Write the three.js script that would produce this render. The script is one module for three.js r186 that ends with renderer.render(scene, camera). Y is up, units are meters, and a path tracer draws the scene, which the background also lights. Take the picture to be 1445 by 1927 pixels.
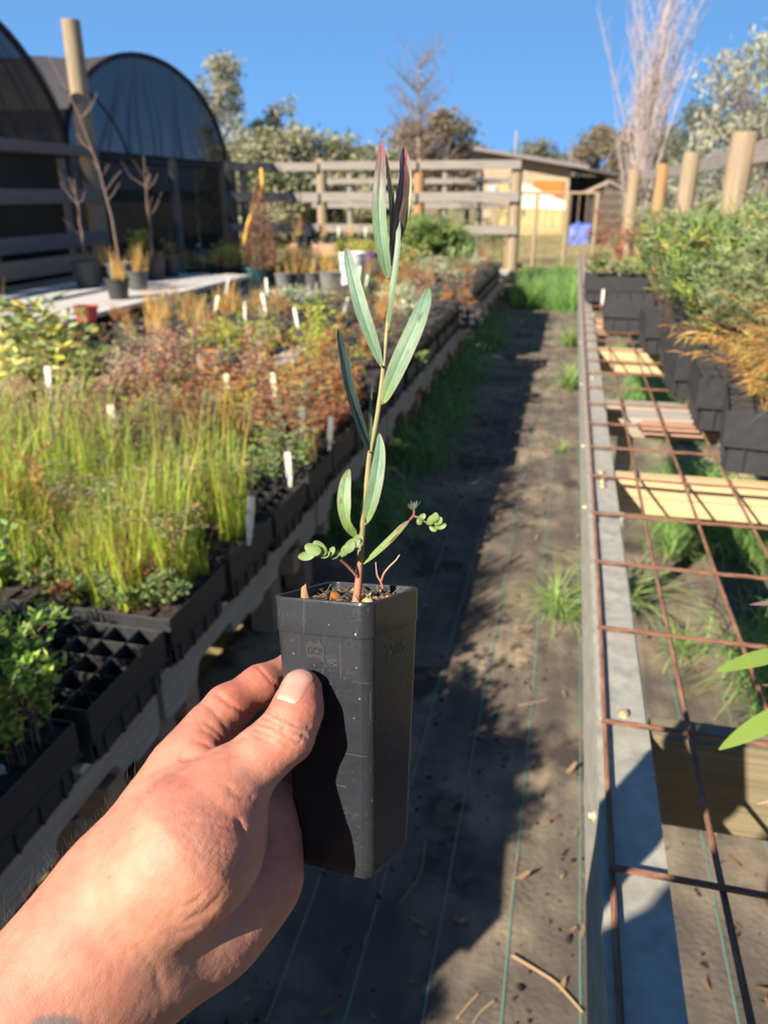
import * as THREE from 'three';
import { mergeGeometries } from 'three/addons/utils/BufferGeometryUtils.js';
import { RoundedBoxGeometry } from 'three/addons/geometries/RoundedBoxGeometry.js';
import { TextGeometry } from 'three/addons/geometries/TextGeometry.js';
import { FontLoader } from 'three/addons/loaders/FontLoader.js';
import { ImprovedNoise } from 'three/addons/math/ImprovedNoise.js';

// ---------------------------------------------------------------- camera, sky, sun, exposure
const scene = new THREE.Scene();
const F = 1447, PW = 1445, PH = 1927, S = 0.86, EYE = 1.55; // focal length and size in photograph pixels; the place is laid out for an eye at 1.55 and brought to real size by S at the end
const camera = new THREE.PerspectiveCamera(2 * Math.atan(PH / 2 / F) * 180 / Math.PI, PW / PH, 0.02, 900);
camera.position.set(0, EYE * S, 0);
camera.rotation.order = 'YXZ';
camera.rotation.set(-22.5 * Math.PI / 180, 13 * Math.PI / 180, 0);
camera.focus = 0.362;
camera.userData.fStop = 11.5;
scene.add(camera);
camera.updateMatrixWorld(true);
const renderer = new THREE.WebGLRenderer({ antialias: true });
renderer.toneMapping = THREE.LinearToneMapping;
renderer.toneMappingExposure = 2.35;
renderer.shadowMap.enabled = true;
{ // clear winter sky: deep blue overhead, paler to the horizon, the same all round
  const w = 256, h = 128, d = new Float32Array(w * h * 4);
  for (let j = 0; j < h; j++) {
    const el = ((j + 0.5) / h - 0.5) * Math.PI, s = Math.max(0, Math.sin(el));
    const t = Math.pow(s, 0.6);
    const c = el < 0 ? [0.05, 0.046, 0.036] : [0.105 + (0.010 - 0.105) * t, 0.252 + (0.036 - 0.252) * t, 0.50 + (0.105 - 0.50) * t];
    for (let i = 0; i < w; i++) d.set([c[0], c[1], c[2], 1], (j * w + i) * 4);
  }
  const sky = new THREE.DataTexture(d, w, h, THREE.RGBAFormat, THREE.FloatType);
  sky.mapping = THREE.EquirectangularReflectionMapping; sky.magFilter = THREE.LinearFilter; sky.needsUpdate = true;
  scene.background = sky; scene.environment = sky;
}
const SUN = new THREE.Vector3(-0.45, 0.52, 0.73).normalize();
const sun = new THREE.DirectionalLight(new THREE.Color(1, 0.90, 0.76), 5);
sun.position.copy(SUN).multiplyScalar(40);
sun.castShadow = true; sun.shadow.radius = 1; sun.shadow.mapSize.set(4096, 4096);
Object.assign(sun.shadow.camera, { left: -22, right: 22, top: 22, bottom: -22, near: 1, far: 140 });
scene.add(sun, sun.target);

// ---------------------------------------------------------------- helpers
const V = (x, y, z) => new THREE.Vector3(x, y, z);
const perlin = new ImprovedNoise();
const noise = (x, y = 0.5, z = 0.5) => perlin.noise(x, y, z);
function rng(seed) { let s = seed >>> 0; return () => { s = (s + 0x6d2b79f5) | 0; let t = Math.imul(s ^ (s >>> 15), 1 | s); t = (t + Math.imul(t ^ (t >>> 7), 61 | t)) ^ t; return ((t ^ (t >>> 14)) >>> 0) / 4294967296; }; }
const mix = (a, b, t) => a + (b - a) * t;
const mix3 = (a, b, t) => [mix(a[0], b[0], t), mix(a[1], b[1], t), mix(a[2], b[2], t)];
const clamp = (x, a, b) => Math.min(b, Math.max(a, x));
const vary = (c, r, k = 0.25) => { const m = 1 + (r() - 0.5) * 2 * k, q = (r() - 0.5) * k * 0.5; return [c[0] * m * (1 + q), c[1] * m, c[2] * m * (1 - q)]; };
const eye = V(0, EYE, 0), PX = (px, py, D) => V((px - PW / 2) / F * D, (PH / 2 - py) / F * D, -D).applyQuaternion(camera.quaternion).add(eye); // a point of the place in that direction, D away
const HX = (px, py, D) => V((px - PW / 2) / F * D, (PH / 2 - py) / F * D, -D).applyMatrix4(camera.matrixWorld);                                  // the same for what the hand holds, in metres
const used = new Map();
const numbered = (n) => { const k = used.get(n) || 0; used.set(n, k + 1); return k ? n + '_' + String(k).padStart(3, '0') : n; };
const shadowed = (o) => { o.traverse((m) => { if (m.isMesh) { m.castShadow = true; m.receiveShadow = true; } }); return o; };
function tag(o, label, category, group, kind) { if (label) o.userData.label = label; if (category) o.userData.category = category; if (group) o.userData.group = group; if (kind) o.userData.kind = kind; return o; }
function thing(name, label, category, pos = [0, 0, 0], turn = 0, group) {
  const o = new THREE.Group(); o.name = numbered(name); scene.add(o);
  o.position.set(...pos); o.rotation.y = turn;
  return tag(o, label, category, group);
}
function part(name, geo, mat, parent, label) { const m = new THREE.Mesh(geo, mat); m.name = name; m.castShadow = m.receiveShadow = true; if (label) m.userData.label = label; parent.add(m); return m; }
function solo(name, geo, mat, label, category, group, pos) { const m = part(numbered(name), geo, mat, scene); if (pos) m.position.set(...pos); return tag(m, label, category, group); }
function struct(name, geo, mat) { const m = part(name, geo, mat, scene); m.userData.kind = 'structure'; return m; }
function copy(src, pos, turn, label, scale = 1, tilt = 0) {
  const c = src.clone(); c.name = numbered(src.name.replace(/_\d{3}$/, '')); scene.add(c);
  c.userData = { ...src.userData }; if (label) c.userData.label = label;
  c.position.set(...pos); c.rotation.set(tilt, turn, 0); if (scale.length) c.scale.set(...scale); else c.scale.setScalar(scale); return c;
}
class MB { // mesh builder with linear vertex colours
  constructor() { this.p = []; this.c = []; this.u = []; this.i = []; }
  v(x, y, z, c = [1, 1, 1], u = 0, w = 0) { this.p.push(x, y, z); this.c.push(c[0], c[1], c[2]); this.u.push(u, w); return this.p.length / 3 - 1; }
  tri(a, b, c) { this.i.push(a, b, c); }
  quad(a, b, c, d) { this.i.push(a, b, c, a, c, d); }
  // leaf from base along dir (unit) with side vector; droop bends it down; n segments
  leaf(b, dir, side, len, wid, col, { n = 2, droop = 0, tip = col, fold = 0, up = null, shape = 0.5 } = {}) {
    const nrm = up || V().crossVectors(side, dir).normalize(); let prev = null;
    for (let k = 0; k <= n; k++) {
      const t = k / n, w = k === 0 ? wid * 0.18 : k === n ? wid * 0.06 : wid * Math.pow(Math.sin(Math.PI * Math.pow(t, shape + 0.35)), 0.7);
      const px = b.x + dir.x * len * t + nrm.x * fold * w, py = b.y + dir.y * len * t - droop * len * t * t + nrm.y * fold * w, pz = b.z + dir.z * len * t + nrm.z * fold * w;
      const c = mix3(col, tip, t);
      const a = this.v(px - side.x * w / 2, py - side.y * w / 2, pz - side.z * w / 2, c), d = this.v(px + side.x * w / 2, py + side.y * w / 2, pz + side.z * w / 2, c);
      if (prev) this.quad(prev[0], prev[1], d, a);
      prev = [a, d];
    }
  }
  // upright blade: thin curved strip
  blade(b, lean, az, len, wid, col, tip, n = 3, curl = 0.3) {
    const dx = Math.cos(az), dz = Math.sin(az); let prev = null;
    for (let k = 0; k <= n; k++) {
      const t = k / n, a = lean + curl * t * t, r = Math.sin(a) * len * t, y = Math.cos(a) * len * t, w = wid * (1 - 0.85 * t * t) / 2, c = mix3(col, tip, t);
      const A = this.v(b.x + dx * r - dz * w, b.y + y, b.z + dz * r + dx * w, c), B = this.v(b.x + dx * r + dz * w, b.y + y, b.z + dz * r - dx * w, c);
      if (prev) this.quad(prev[0], prev[1], B, A);
      prev = [A, B];
    }
  }
  tube(pts, rad, sides = 5, col = [1, 1, 1], col2 = col, cap = true) {
    let last = null; const T = V(), N = V(0.31, 0.17, 0.94), B = V(); let len = 0;
    pts.forEach((p, k) => {
      T.subVectors(pts[Math.min(k + 1, pts.length - 1)], pts[Math.max(k - 1, 0)]).normalize();
      if (k) len += p.distanceTo(pts[k - 1]);
      N.addScaledVector(T, -N.dot(T)); if (N.lengthSq() < 1e-8) N.set(T.y, T.z, T.x).addScaledVector(T, -T.dot(V(T.y, T.z, T.x))); N.normalize(); B.crossVectors(T, N);
      const r = typeof rad === 'function' ? rad(k / (pts.length - 1)) : rad.length ? rad[k] : rad, c = mix3(col, col2, k / (pts.length - 1)), ring = [];
      for (let s = 0; s < sides; s++) { const a = s / sides * 2 * Math.PI, x = Math.cos(a) * r, y = Math.sin(a) * r; ring.push(this.v(p.x + N.x * x + B.x * y, p.y + N.y * x + B.y * y, p.z + N.z * x + B.z * y, c, s / sides, len)); }
      if (last) for (let s = 0; s < sides; s++) this.quad(last[s], last[(s + 1) % sides], ring[(s + 1) % sides], ring[s]);
      else if (cap) { const m = this.v(p.x, p.y, p.z, c); for (let s = 0; s < sides; s++) this.tri(m, ring[(s + 1) % sides], ring[s]); }
      last = ring;
      if (cap && k === pts.length - 1) { const m = this.v(p.x, p.y, p.z, c); for (let s = 0; s < sides; s++) this.tri(m, ring[s], ring[(s + 1) % sides]); }
    });
  }
  build() {
    const g = new THREE.BufferGeometry();
    g.setAttribute('position', new THREE.Float32BufferAttribute(this.p, 3)); g.setAttribute('color', new THREE.Float32BufferAttribute(this.c, 3)); g.setAttribute('uv', new THREE.Float32BufferAttribute(this.u, 2));
    g.setIndex(this.i); g.computeVertexNormals(); return g;
  }
}
// box of size w,h,d with its centre at x,y,z and uv in metres; slightly rounded edges
const boxes = new Map();
function box(w, h, d, r = 0.003) {
  const key = [w, h, d, r].map((q) => q.toFixed(4)).join(); if (boxes.has(key)) return boxes.get(key);
  const g = new RoundedBoxGeometry(w, h, d, 1, Math.min(r, w / 3, h / 3, d / 3)); uvMetres(g); boxes.set(key, g); return g;
}
function uvMetres(g) {
  const p = g.attributes.position, n = g.attributes.normal, u = new Float32Array(p.count * 2);
  for (let i = 0; i < p.count; i++) {
    const ax = Math.abs(n.getX(i)), ay = Math.abs(n.getY(i)), az = Math.abs(n.getZ(i)), x = p.getX(i), y = p.getY(i), z = p.getZ(i);
    if (ax >= ay && ax >= az) u.set([z, y], i * 2); else if (ay >= az) u.set([x, z], i * 2); else u.set([x, y], i * 2);
  }
  g.setAttribute('uv', new THREE.BufferAttribute(u, 2)); return g;
}
function boxAt(name, w, h, d, x, y, z, mat, parent, r, ry = 0, rx = 0, rz = 0) { const m = part(name, box(w, h, d, r), mat, parent); m.position.set(x, y, z); m.rotation.set(rx, ry, rz); return m; }
// textures ---------------------------------------------------------
function tex(n, fn, { rep = 1, srgb = true, m = n } = {}) {
  const d = new Uint8Array(n * m * 4);
  for (let j = 0; j < m; j++) for (let i = 0; i < n; i++) { const c = fn(i / n, j / m, i, j); d.set([clamp(c[0], 0, 1) * 255, clamp(c[1], 0, 1) * 255, clamp(c[2], 0, 1) * 255, 255], (j * n + i) * 4); }
  const t = new THREE.DataTexture(d, n, m); t.wrapS = t.wrapT = THREE.RepeatWrapping; t.magFilter = t.minFilter = THREE.LinearFilter; if (srgb) t.colorSpace = THREE.SRGBColorSpace; t.needsUpdate = true;
  if (rep.length) t.repeat.set(...rep); else t.repeat.set(rep, rep); return t;
}
// tiling fractal noise on a torus of period P
function tnoise(u, v, P, oct = 4, sx = 1, sy = 1, seed = 0) {
  let a = 0, amp = 0.5, f = P; for (let o = 0; o < oct; o++) { const fx = f * sx, fy = f * sy;
    const x = u * fx, y = v * fy, w = (q, n) => q / n;
    const n00 = noise(x, y, seed + o * 7.3), n10 = noise(x - fx, y, seed + o * 7.3), n01 = noise(x, y - fy, seed + o * 7.3), n11 = noise(x - fx, y - fy, seed + o * 7.3);
    a += amp * mix(mix(n00, n10, w(x, fx)), mix(n01, n11, w(x, fx)), w(y, fy)); amp *= 0.55; f *= 2; } return a;
}
const s2l = (c) => Math.pow(c, 2.2), l2s = (c) => Math.pow(Math.max(0, c), 1 / 2.2);
const std = (o) => new THREE.MeshStandardMaterial({ roughness: 0.85, metalness: 0, ...o });
const lin = (r, g, b) => new THREE.Color().setRGB(r, g, b);
const woodTex = (base, seed, contrast = 0.35) => tex(512, (u, v) => {
  const g = tnoise(u, v, 3, 5, 1.0, 14, seed) * 1.6, k = tnoise(u, v, 4, 3, 1, 2, seed + 30), dk = Math.pow(Math.max(0, tnoise(u, v, 3, 4, 1.5, 22, seed + 60)) * 2, 2);
  const m = 1 + contrast * (g + 0.5 * k) - dk * 0.5 * contrast * 2; return [l2s(base[0] * m), l2s(base[1] * m), l2s(base[2] * m * (1 - 0.1 * k))];
}, { rep: [0.9, 2.5] });
const woodBump = tex(256, (u, v) => { const g = 0.5 + 0.5 * tnoise(u, v, 3, 5, 1, 16, 11); return [g, g, g]; }, { rep: [0.9, 2.5], srgb: false });
function wood(base, seed, contrast, rough = 0.85) { return std({ map: woodTex(base, seed, contrast), bumpMap: woodBump, bumpScale: 0.002, roughness: rough }); }
const M = {
  greyWood: wood([0.34, 0.30, 0.26], 3, 0.5), paleWood: wood([0.52, 0.49, 0.45], 5, 0.45), pine: wood([0.54, 0.40, 0.21], 8, 0.5), palletWood: wood([0.30, 0.26, 0.21], 12, 0.5),
  brownWood: wood([0.30, 0.20, 0.13], 17, 0.4), post: wood([0.29, 0.22, 0.14], 20, 0.6), orangePost: wood([0.36, 0.20, 0.085], 24, 0.45), fenceGrey: wood([0.24, 0.212, 0.185], 28, 0.55), oliveWood: wood([0.19, 0.155, 0.085], 39, 0.5),
  darkRail: wood([0.15, 0.125, 0.11], 36, 0.45), pink: wood([0.45, 0.26, 0.17], 32, 0.25),
};
const mottleTex = (base, seed, P, k, rep) => tex(256, (u, v) => { const n = tnoise(u, v, P, 5, 1, 1, seed) * k; return [l2s(base[0] * (1 + n)), l2s(base[1] * (1 + n)), l2s(base[2] * (1 + n * 0.9))]; }, { rep });
const grainBump = (P, rep, seed) => tex(256, (u, v) => { const g = 0.5 + 0.6 * tnoise(u, v, P, 5, 1, 1, seed); return [g, g, g]; }, { rep, srgb: false });
M.galv = std({ map: mottleTex([0.35, 0.335, 0.275], 41, 9, 0.7, 4), roughnessMap: tex(128, (u, v) => { const n = 0.62 + 0.5 * tnoise(u, v, 8, 4, 1, 1, 44); return [n, n, n]; }, { rep: 6, srgb: false }), roughness: 0.85, metalness: 0.08 });
M.rust = std({ map: tex(256, (u, v) => { const n = tnoise(u, v, 6, 5, 1, 1, 51), t = clamp(0.5 + n * 1.8, 0, 1); return mix3([l2s(0.10), l2s(0.040), l2s(0.024)], [l2s(0.36), l2s(0.18), l2s(0.10)], t); }, { rep: [1, 5] }), bumpMap: grainBump(14, [1, 12], 53), bumpScale: 0.0012, roughness: 0.9 });
M.blackPlastic = std({ map: mottleTex([0.022, 0.022, 0.024], 61, 7, 1.0, 5), roughness: 0.55 });
M.greyPlastic = std({ color: lin(0.055, 0.055, 0.058), roughness: 0.6 });
M.soil = std({ map: tex(256, (u, v) => { const n = tnoise(u, v, 24, 4, 1, 1, 71), s = clamp(0.5 + n * 1.5, 0, 1); const c = mix3([0.012, 0.009, 0.007], [0.09, 0.06, 0.04], s * s); return [l2s(c[0]), l2s(c[1]), l2s(c[2])]; }, { rep: 8 }), bumpMap: grainBump(20, 8, 73), bumpScale: 0.006, roughness: 1 });
M.whiteTag = std({ color: lin(0.72, 0.69, 0.60), roughness: 0.5 });
M.leaf = new THREE.MeshPhysicalMaterial({ vertexColors: true, roughness: 0.75, transmission: 0.42, thickness: 0, side: THREE.DoubleSide });
M.bark = std({ vertexColors: true, roughness: 0.95 });
M.vc = std({ vertexColors: true, roughness: 0.8 });
M.wireGrey = std({ color: lin(0.28, 0.25, 0.20), roughness: 0.7, metalness: 0.4 });

// ---------------------------------------------------------------- ground, weed mat, path
{
  const g = new THREE.PlaneGeometry(700, 700, 1, 1); g.rotateX(-Math.PI / 2); uvMetres(g);
  const t = tex(512, (u, v) => { const n = tnoise(u, v, 8, 6, 1, 1, 3), q = tnoise(u, v, 3, 3, 1, 1, 9); const c = mix3([0.20, 0.17, 0.05], [0.24, 0.18, 0.08], clamp(0.5 + 2 * q, 0, 1)); const m = 1 + 1.0 * n; return c.map((x) => l2s(x * m)); }, { rep: 0.25 });
  struct('ground', g, std({ map: t, bumpMap: grainBump(16, 0.8, 5), bumpScale: 0.03, roughness: 1 }));
}
{
  const W = 2.9, L = 13.2, g = new THREE.PlaneGeometry(W, L, 58, 220); g.rotateX(-Math.PI / 2); g.translate(0.35, 0.012, 1.6 - L / 2);
  const p = g.attributes.position; for (let i = 0; i < p.count; i++) { const x = p.getX(i), z = p.getZ(i); p.setY(i, 0.02 + 0.014 * noise(x * 2.2, z * 1.1, 1.5) + 0.008 * noise(x * 9, z * 1.6, 4.5)); }
  g.computeVertexNormals(); uvMetres(g);
  const N = 1024, t = tex(N, (u, v, i, j) => {
    const d = tnoise(u, v, 5, 6, 1, 1, 21), e = tnoise(u, v, 22, 4, 1, 1, 23), st = tnoise(u, v, 10, 3, 3.2, 0.5, 27);
    const soilP = clamp((tnoise(u, v, 6, 5, 1, 1, 35) - 0.10) * 9, 0, 1), dust = clamp(0.55 + 1.5 * d + 0.45 * e + 0.5 * st, 0, 1), weave = 1 + 0.10 * (((i >> 1) + (j >> 1)) % 2 ? 1 : -1);
    let c = mix3([0.064, 0.053, 0.043], [0.31, 0.238, 0.155], dust * dust); c = mix3(c, e > 0.05 ? [0.10, 0.070, 0.048] : [0.045, 0.032, 0.024], soilP); const crumb = e > 0.30 ? 0.55 : 1;
    return c.map((x) => l2s(x * weave * crumb));
  }, { rep: 0.42 });
  const mat = struct('weed_mat', g, std({ map: t, bumpMap: grainBump(30, 2.2, 29), bumpScale: 0.004, roughness: 0.95 }));
  const lm = std({ color: lin(0.13, 0.27, 0.21), roughness: 0.8 });
  const Y = (x, z) => 0.02 + 0.014 * noise(x * 2.2, z * 1.1, 1.5) + 0.008 * noise(x * 9, z * 1.6, 4.5);
  for (const X of [-0.93, -0.77, -0.62, -0.46, -0.31, -0.155, 0.0, 0.152, 0.305, 0.457, 0.612, 0.765, 0.92, 1.07]) {
    const m = new MB(); let pr = null; const w = 0.0016;
    for (let k = 0; k <= 130; k++) { const z = 0.9 - k * 0.09, x = X + 0.010 * noise(X * 7, z * 0.6, 2) + 0.0015 * noise(z * 9, X * 3); const y = Y(x, z) + 0.0026; const a = m.v(x - w, y, z), b = m.v(x + w, y, z); if (pr) m.quad(pr[0], pr[1], b, a); pr = [a, b]; }
    part('stitched_line', m.build(), lm, mat);
  }
}
const matY = (x, z) => 0.02 + 0.014 * noise(x * 2.2, z * 1.1, 1.5) + 0.008 * noise(x * 9, z * 1.6, 4.5);
// ---------------------------------------------------------------- tube pot held in the hand
const camQ = camera.quaternion.clone();
const POT = { H: 0.1220, top: 0.0245, bot: 0.0194 };
const potPos = new THREE.Vector3(-0.0162, -0.0360, -0.3495).applyMatrix4(camera.matrixWorld); // centre of the rim
const potQ = camQ.clone().multiply(new THREE.Quaternion().setFromEuler(new THREE.Euler(3.14 * Math.PI / 180, -28.2 * Math.PI / 180, 0.95 * Math.PI / 180, 'ZXY')));
const potUp = V(0, 1, 0).applyQuaternion(potQ);
const potBase = potPos.clone().addScaledVector(potUp, -POT.H);
const potInv = new THREE.Matrix4().compose(potBase, potQ, V(1, 1, 1)).invert();
const potHalf = (y) => mix(POT.bot, POT.top - 0.0004, clamp(y / (POT.H - 0.015), 0, 1));
function squareLoft(rings, nC = 7) { // rings: [y, half, cornerRadius]
  const m = new MB(); let prev = null, per = 0;
  for (const [y, h, r] of rings) {
    const ring = []; let u = 0;
    for (let q = 0; q < 4; q++) for (let k = 0; k <= nC; k++) {
      const a = (q + k / nC) * Math.PI / 2, cx = [1, -1, -1, 1][q] * (h - r), cz = [1, 1, -1, -1][q] * (h - r);
      ring.push([cx + Math.cos(a) * r, cz + Math.sin(a) * r]);
    }
    ring.push(ring[0]);
    const ids = ring.map((p, k) => { if (k) u += Math.hypot(p[0] - ring[k - 1][0], p[1] - ring[k - 1][1]); return m.v(p[0], y, p[1], [1, 1, 1], u, per); });
    if (prev) for (let k = 0; k + 1 < ids.length; k++) m.quad(prev[k], ids[k], ids[k + 1], prev[k + 1]);
    prev = ids; per += 0.01;
  }
  return m;
}
const pot = thing('tube_pot', 'square black plastic seedling tube gripped in the hand', 'pot'); pot.position.copy(potBase); pot.quaternion.copy(potQ);
{
  const H = POT.H, rings = [], T = POT.top, h = (y) => potHalf(y), nY = 40, w = 0.0011;
  rings.push([0.0012, 0.004, 0.002], [0.0003, h(0) - 0.0035, 0.0035], [0, h(0) - 0.0015, 0.0044], [0.0006, h(0) - 0.0004, 0.005]);
  const mid = 0.0795; // mould line round the tube
  for (let k = 1; k <= nY; k++) { const y = 0.0015 + (H - 0.0175) * k / nY; rings.push([y, h(y) + (Math.abs(y - mid) < 0.0014 ? 0.00022 : 0), 0.0050]); }
  rings.push([H - 0.0152, h(H), 0.0051], [H - 0.0150, T + 0.0001, 0.0055], [H - 0.0080, T + 0.0002, 0.0055], [H - 0.0016, T + 0.0004, 0.0056], [H - 0.0003, T + 0.0004, 0.0056], [H, T, 0.0055], [H, T - 0.0007, 0.0052], [H - 0.0005, T - w, 0.005]);
  for (const y of [0.10, 0.06, 0.02, 0.004]) rings.push([y, h(y) - w, 0.004]);
  rings.push([0.003, 0.003, 0.001]);
  // real heights as the second texture coordinate, in metres
  const m = squareLoft(rings); for (let i = 0; i < m.p.length / 3; i++) m.u[i * 2 + 1] = m.p[i * 3 + 1];
  const cv = document.createElement('canvas'); cv.width = 1024; cv.height = 1024; const c = cv.getContext('2d'), r = rng(5);
  c.fillStyle = 'rgb(38,40,44)'; c.fillRect(0, 0, 1024, 1024);
  for (let k = 0; k < 900; k++) { const g = 28 + r() * 22; c.fillStyle = `rgba(${g},${g},${g + 3},0.10)`; c.beginPath(); c.ellipse(r() * 1024, r() * 1024, 10 + r() * 70, 6 + r() * 40, r() * 3, 0, 7); c.fill(); }
  for (let k = 0; k < 230; k++) { const g = 80 + r() * 100; c.fillStyle = `rgba(${g},${g - 4},${g - 10},${0.25 + r() * 0.55})`; const s = 1 + r() * r() * r() * 5; c.beginPath(); c.ellipse(r() * 1024, r() * 1024, s, s * (0.5 + r()), r() * 3, 0, 7); c.fill(); }
  for (let k = 0; k < 60; k++) { const x = r() * 1024, y = r() * 1024, g = 70 + r() * 30; c.fillStyle = `rgba(${g},${g},${g},0.10)`; for (let q = 0; q < 40; q++) { c.beginPath(); c.arc(x + (r() - 0.5) * 150, y + (r() - 0.5) * 90, 1 + r() * 5, 0, 7); c.fill(); } }
  c.lineCap = 'round';
  for (let k = 0; k < 130; k++) { const x = r() * 1024, y = r() * 1024, L = 5 + r() * r() * 150, vert = r() < 0.75; c.strokeStyle = `rgba(125,125,130,${0.12 + r() * 0.35})`; c.lineWidth = 0.8 + r() * 2; c.beginPath(); c.moveTo(x, y); c.lineTo(x + (vert ? (r() - 0.5) * 12 : L), y + (vert ? L : (r() - 0.5) * 20)); c.stroke(); }
  for (let k = 0; k < 12; k++) { const x = r() * 1024, y = r() * 1024, q = 5 + r() * 14; c.strokeStyle = `rgba(95,95,100,${0.12 + r() * 0.22})`; c.lineWidth = 1.5 + r() * 2; c.beginPath(); c.ellipse(x, y, q, q * (0.7 + r() * 0.5), r() * 3, 0, 5 + r() * 2); c.stroke(); }
  const t = new THREE.CanvasTexture(cv); t.colorSpace = THREE.SRGBColorSpace; t.wrapS = t.wrapT = THREE.RepeatWrapping; t.repeat.set(8, 8);
  const mat = std({ map: t, roughness: 0.30, bumpMap: grainBump(18, 40, 88), bumpScale: 0.00012 });
  part('pot_wall', m.build(), mat, pot);
  // raised emblem with letters on one face, letters on the next
  const font = await new FontLoader().loadAsync('fonts/droid/droid_serif_regular.typeface.json'), sans = await new FontLoader().loadAsync('fonts/droid/droid_sans_regular.typeface.json');
  const shape = new THREE.Shape(); // irregular badge, notched above and below
  const pts = [[-5.2, 0.2], [-5.0, 2.2], [-4.3, 3.0], [-3.6, 3.3], [-3.3, 4.4], [-2.6, 4.3], [-1.6, 5.2], [-1.2, 4.0], [-0.3, 3.1], [0.9, 3.4], [1.8, 4.7], [2.6, 5.6], [3.2, 4.2], [4.2, 3.0], [5.0, 1.2], [5.1, -0.6], [4.6, -2.6], [4.7, -4.4], [4.0, -5.4], [3.0, -4.2], [1.6, -3.2], [0, -2.9], [-1.8, -3.3], [-3.4, -3.9], [-4.4, -3.0], [-5.1, -1.6]].map(([x, y]) => [x * 0.00094, y * 0.00094]);
  pts.forEach(([x, y], k) => (k ? shape.lineTo(x, y) : shape.moveTo(x, y)));
  const tilt = Math.atan((POT.top - POT.bot) / POT.H);
  const onFace = (o, x, y, face) => { const g = new THREE.Group(); const a = face ? Math.PI / 2 : 0, d = potHalf(y); o.position.set(face ? d : x, y, face ? -x : d); o.rotation.set(0, a, 0, 'YXZ'); o.rotateX(tilt); return o; };
  const badge = part('emblem', new THREE.ExtrudeGeometry(shape, { depth: 0.00016, bevelEnabled: true, bevelSize: 0.0001, bevelThickness: 0.0001, bevelSegments: 1 }), std({ color: lin(0.034, 0.035, 0.039), roughness: 0.25 }), pot, 'raised badge with the letters GCP on the pot face');
  onFace(badge, -0.0028, 0.0995, 0);
  const text = (str, size, mat2, f, d) => { const g = new TextGeometry(str, { font: f, size, depth: d, curveSegments: 4, bevelEnabled: true, bevelSize: 0.00006, bevelThickness: 0.00006, bevelSegments: 1 }); g.computeBoundingBox(); const b = g.boundingBox; g.translate(-(b.max.x + b.min.x) / 2, -(b.max.y + b.min.y) / 2, 0); return g; };
  const gcp = part('lettering', text('GCP', 0.0030, mat, font, 0.00025), std({ color: lin(0.020, 0.020, 0.023), roughness: 0.35 }), badge); gcp.position.set(0, 0, 0.0002);
  const t50 = part('lettering', text('T50S', 0.0062, mat, sans, 0.00008), std({ color: lin(0.017, 0.018, 0.020), roughness: 0.3 }), pot); onFace(t50, -0.001, 0.098, 1);
  // potting mix
  const s = new MB(), n = 44; const SY = H - 0.0058, ids = [];
  for (let j = 0; j <= n; j++) for (let i = 0; i <= n; i++) { const x = (i / n * 2 - 1), z = (j / n * 2 - 1), hh = h(SY) - 0.0011; const e = Math.min(1, (1 - Math.max(Math.abs(x), Math.abs(z))) * 6); const y = SY - 0.002 + e * (0.002 + 0.0032 * noise(x * 4, z * 4, 3) + 0.0028 * noise(x * 11, z * 11, 5) + 0.0016 * noise(x * 26, z * 26, 7)); const cc = clamp(0.5 + 1.6 * noise(x * 14, z * 14, 9), 0, 1); ids.push(s.v(x * hh, y, z * hh, mix3([0.012, 0.009, 0.008], [0.075, 0.050, 0.034], cc * cc), x, z)); }
  for (let j = 0; j < n; j++) for (let i = 0; i < n; i++) { const a = j * (n + 1) + i; s.quad(a, a + n + 1, a + n + 2, a + 1); }
  part('potting_mix', s.build(), M.vc, pot);
  const chipMat = [std({ color: lin(0.32, 0.17, 0.08) }), std({ color: lin(0.36, 0.27, 0.16) }), std({ color: lin(0.10, 0.07, 0.05) }), std({ color: lin(0.05, 0.038, 0.03) })];
  const chip = (x, y, z, a, b, cc, ry, rx, rz, mt) => { const g = new THREE.DodecahedronGeometry(1, 1), p = g.attributes.position; for (let i = 0; i < p.count; i++) { const k = 1 + 0.3 * noise(p.getX(i) * 2 + x * 900, p.getY(i) * 2, p.getZ(i) * 2 + z * 900); p.setXYZ(i, p.getX(i) * a * k, p.getY(i) * b * k, p.getZ(i) * cc * k); } g.computeVertexNormals(); const o = part('bark_chip', g, chipMat[mt], pot); o.position.set(x, y, z); o.rotation.set(rx, ry, rz); return o; };
  chip(-0.0105, SY + 0.0050, 0.0195, 0.0018, 0.0060, 0.0013, 0.4, 0, 0.05, 0);
  chip(0.004, SY + 0.0016, 0.0175, 0.0090, 0.0007, 0.0012, 0.55, 0.1, 0.0, 1);
  chip(0.0125, SY + 0.0012, 0.0125, 0.0060, 0.0008, 0.0012, -0.75, 0.1, 0.1, 1);
  const rr = rng(17);
  for (let k = 0; k < 70; k++) { const q = 0.0009 + rr() * 0.0022; chip((rr() - 0.5) * 0.042, SY + 0.0008 + rr() * 0.0012, (rr() - 0.5) * 0.042, q * (0.8 + rr() * 1.6), q * 0.5, q * (0.5 + rr() * 0.4), rr() * 6, rr() - 0.5, rr() - 0.5, [0, 2, 2, 3, 3, 1][Math.floor(rr() * 6)]); }
  const fert = part('fertiliser_pellet', new THREE.SphereGeometry(1, 20, 14), std({ color: lin(0.30, 0.12, 0.025), roughness: 0.25 }), pot, 'glossy orange fertiliser pellet'); fert.scale.set(0.0036, 0.0022, 0.0025); fert.position.set(-0.0062, SY + 0.0034, 0.0025); fert.rotation.set(0.1, 0.5, -0.25);
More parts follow.
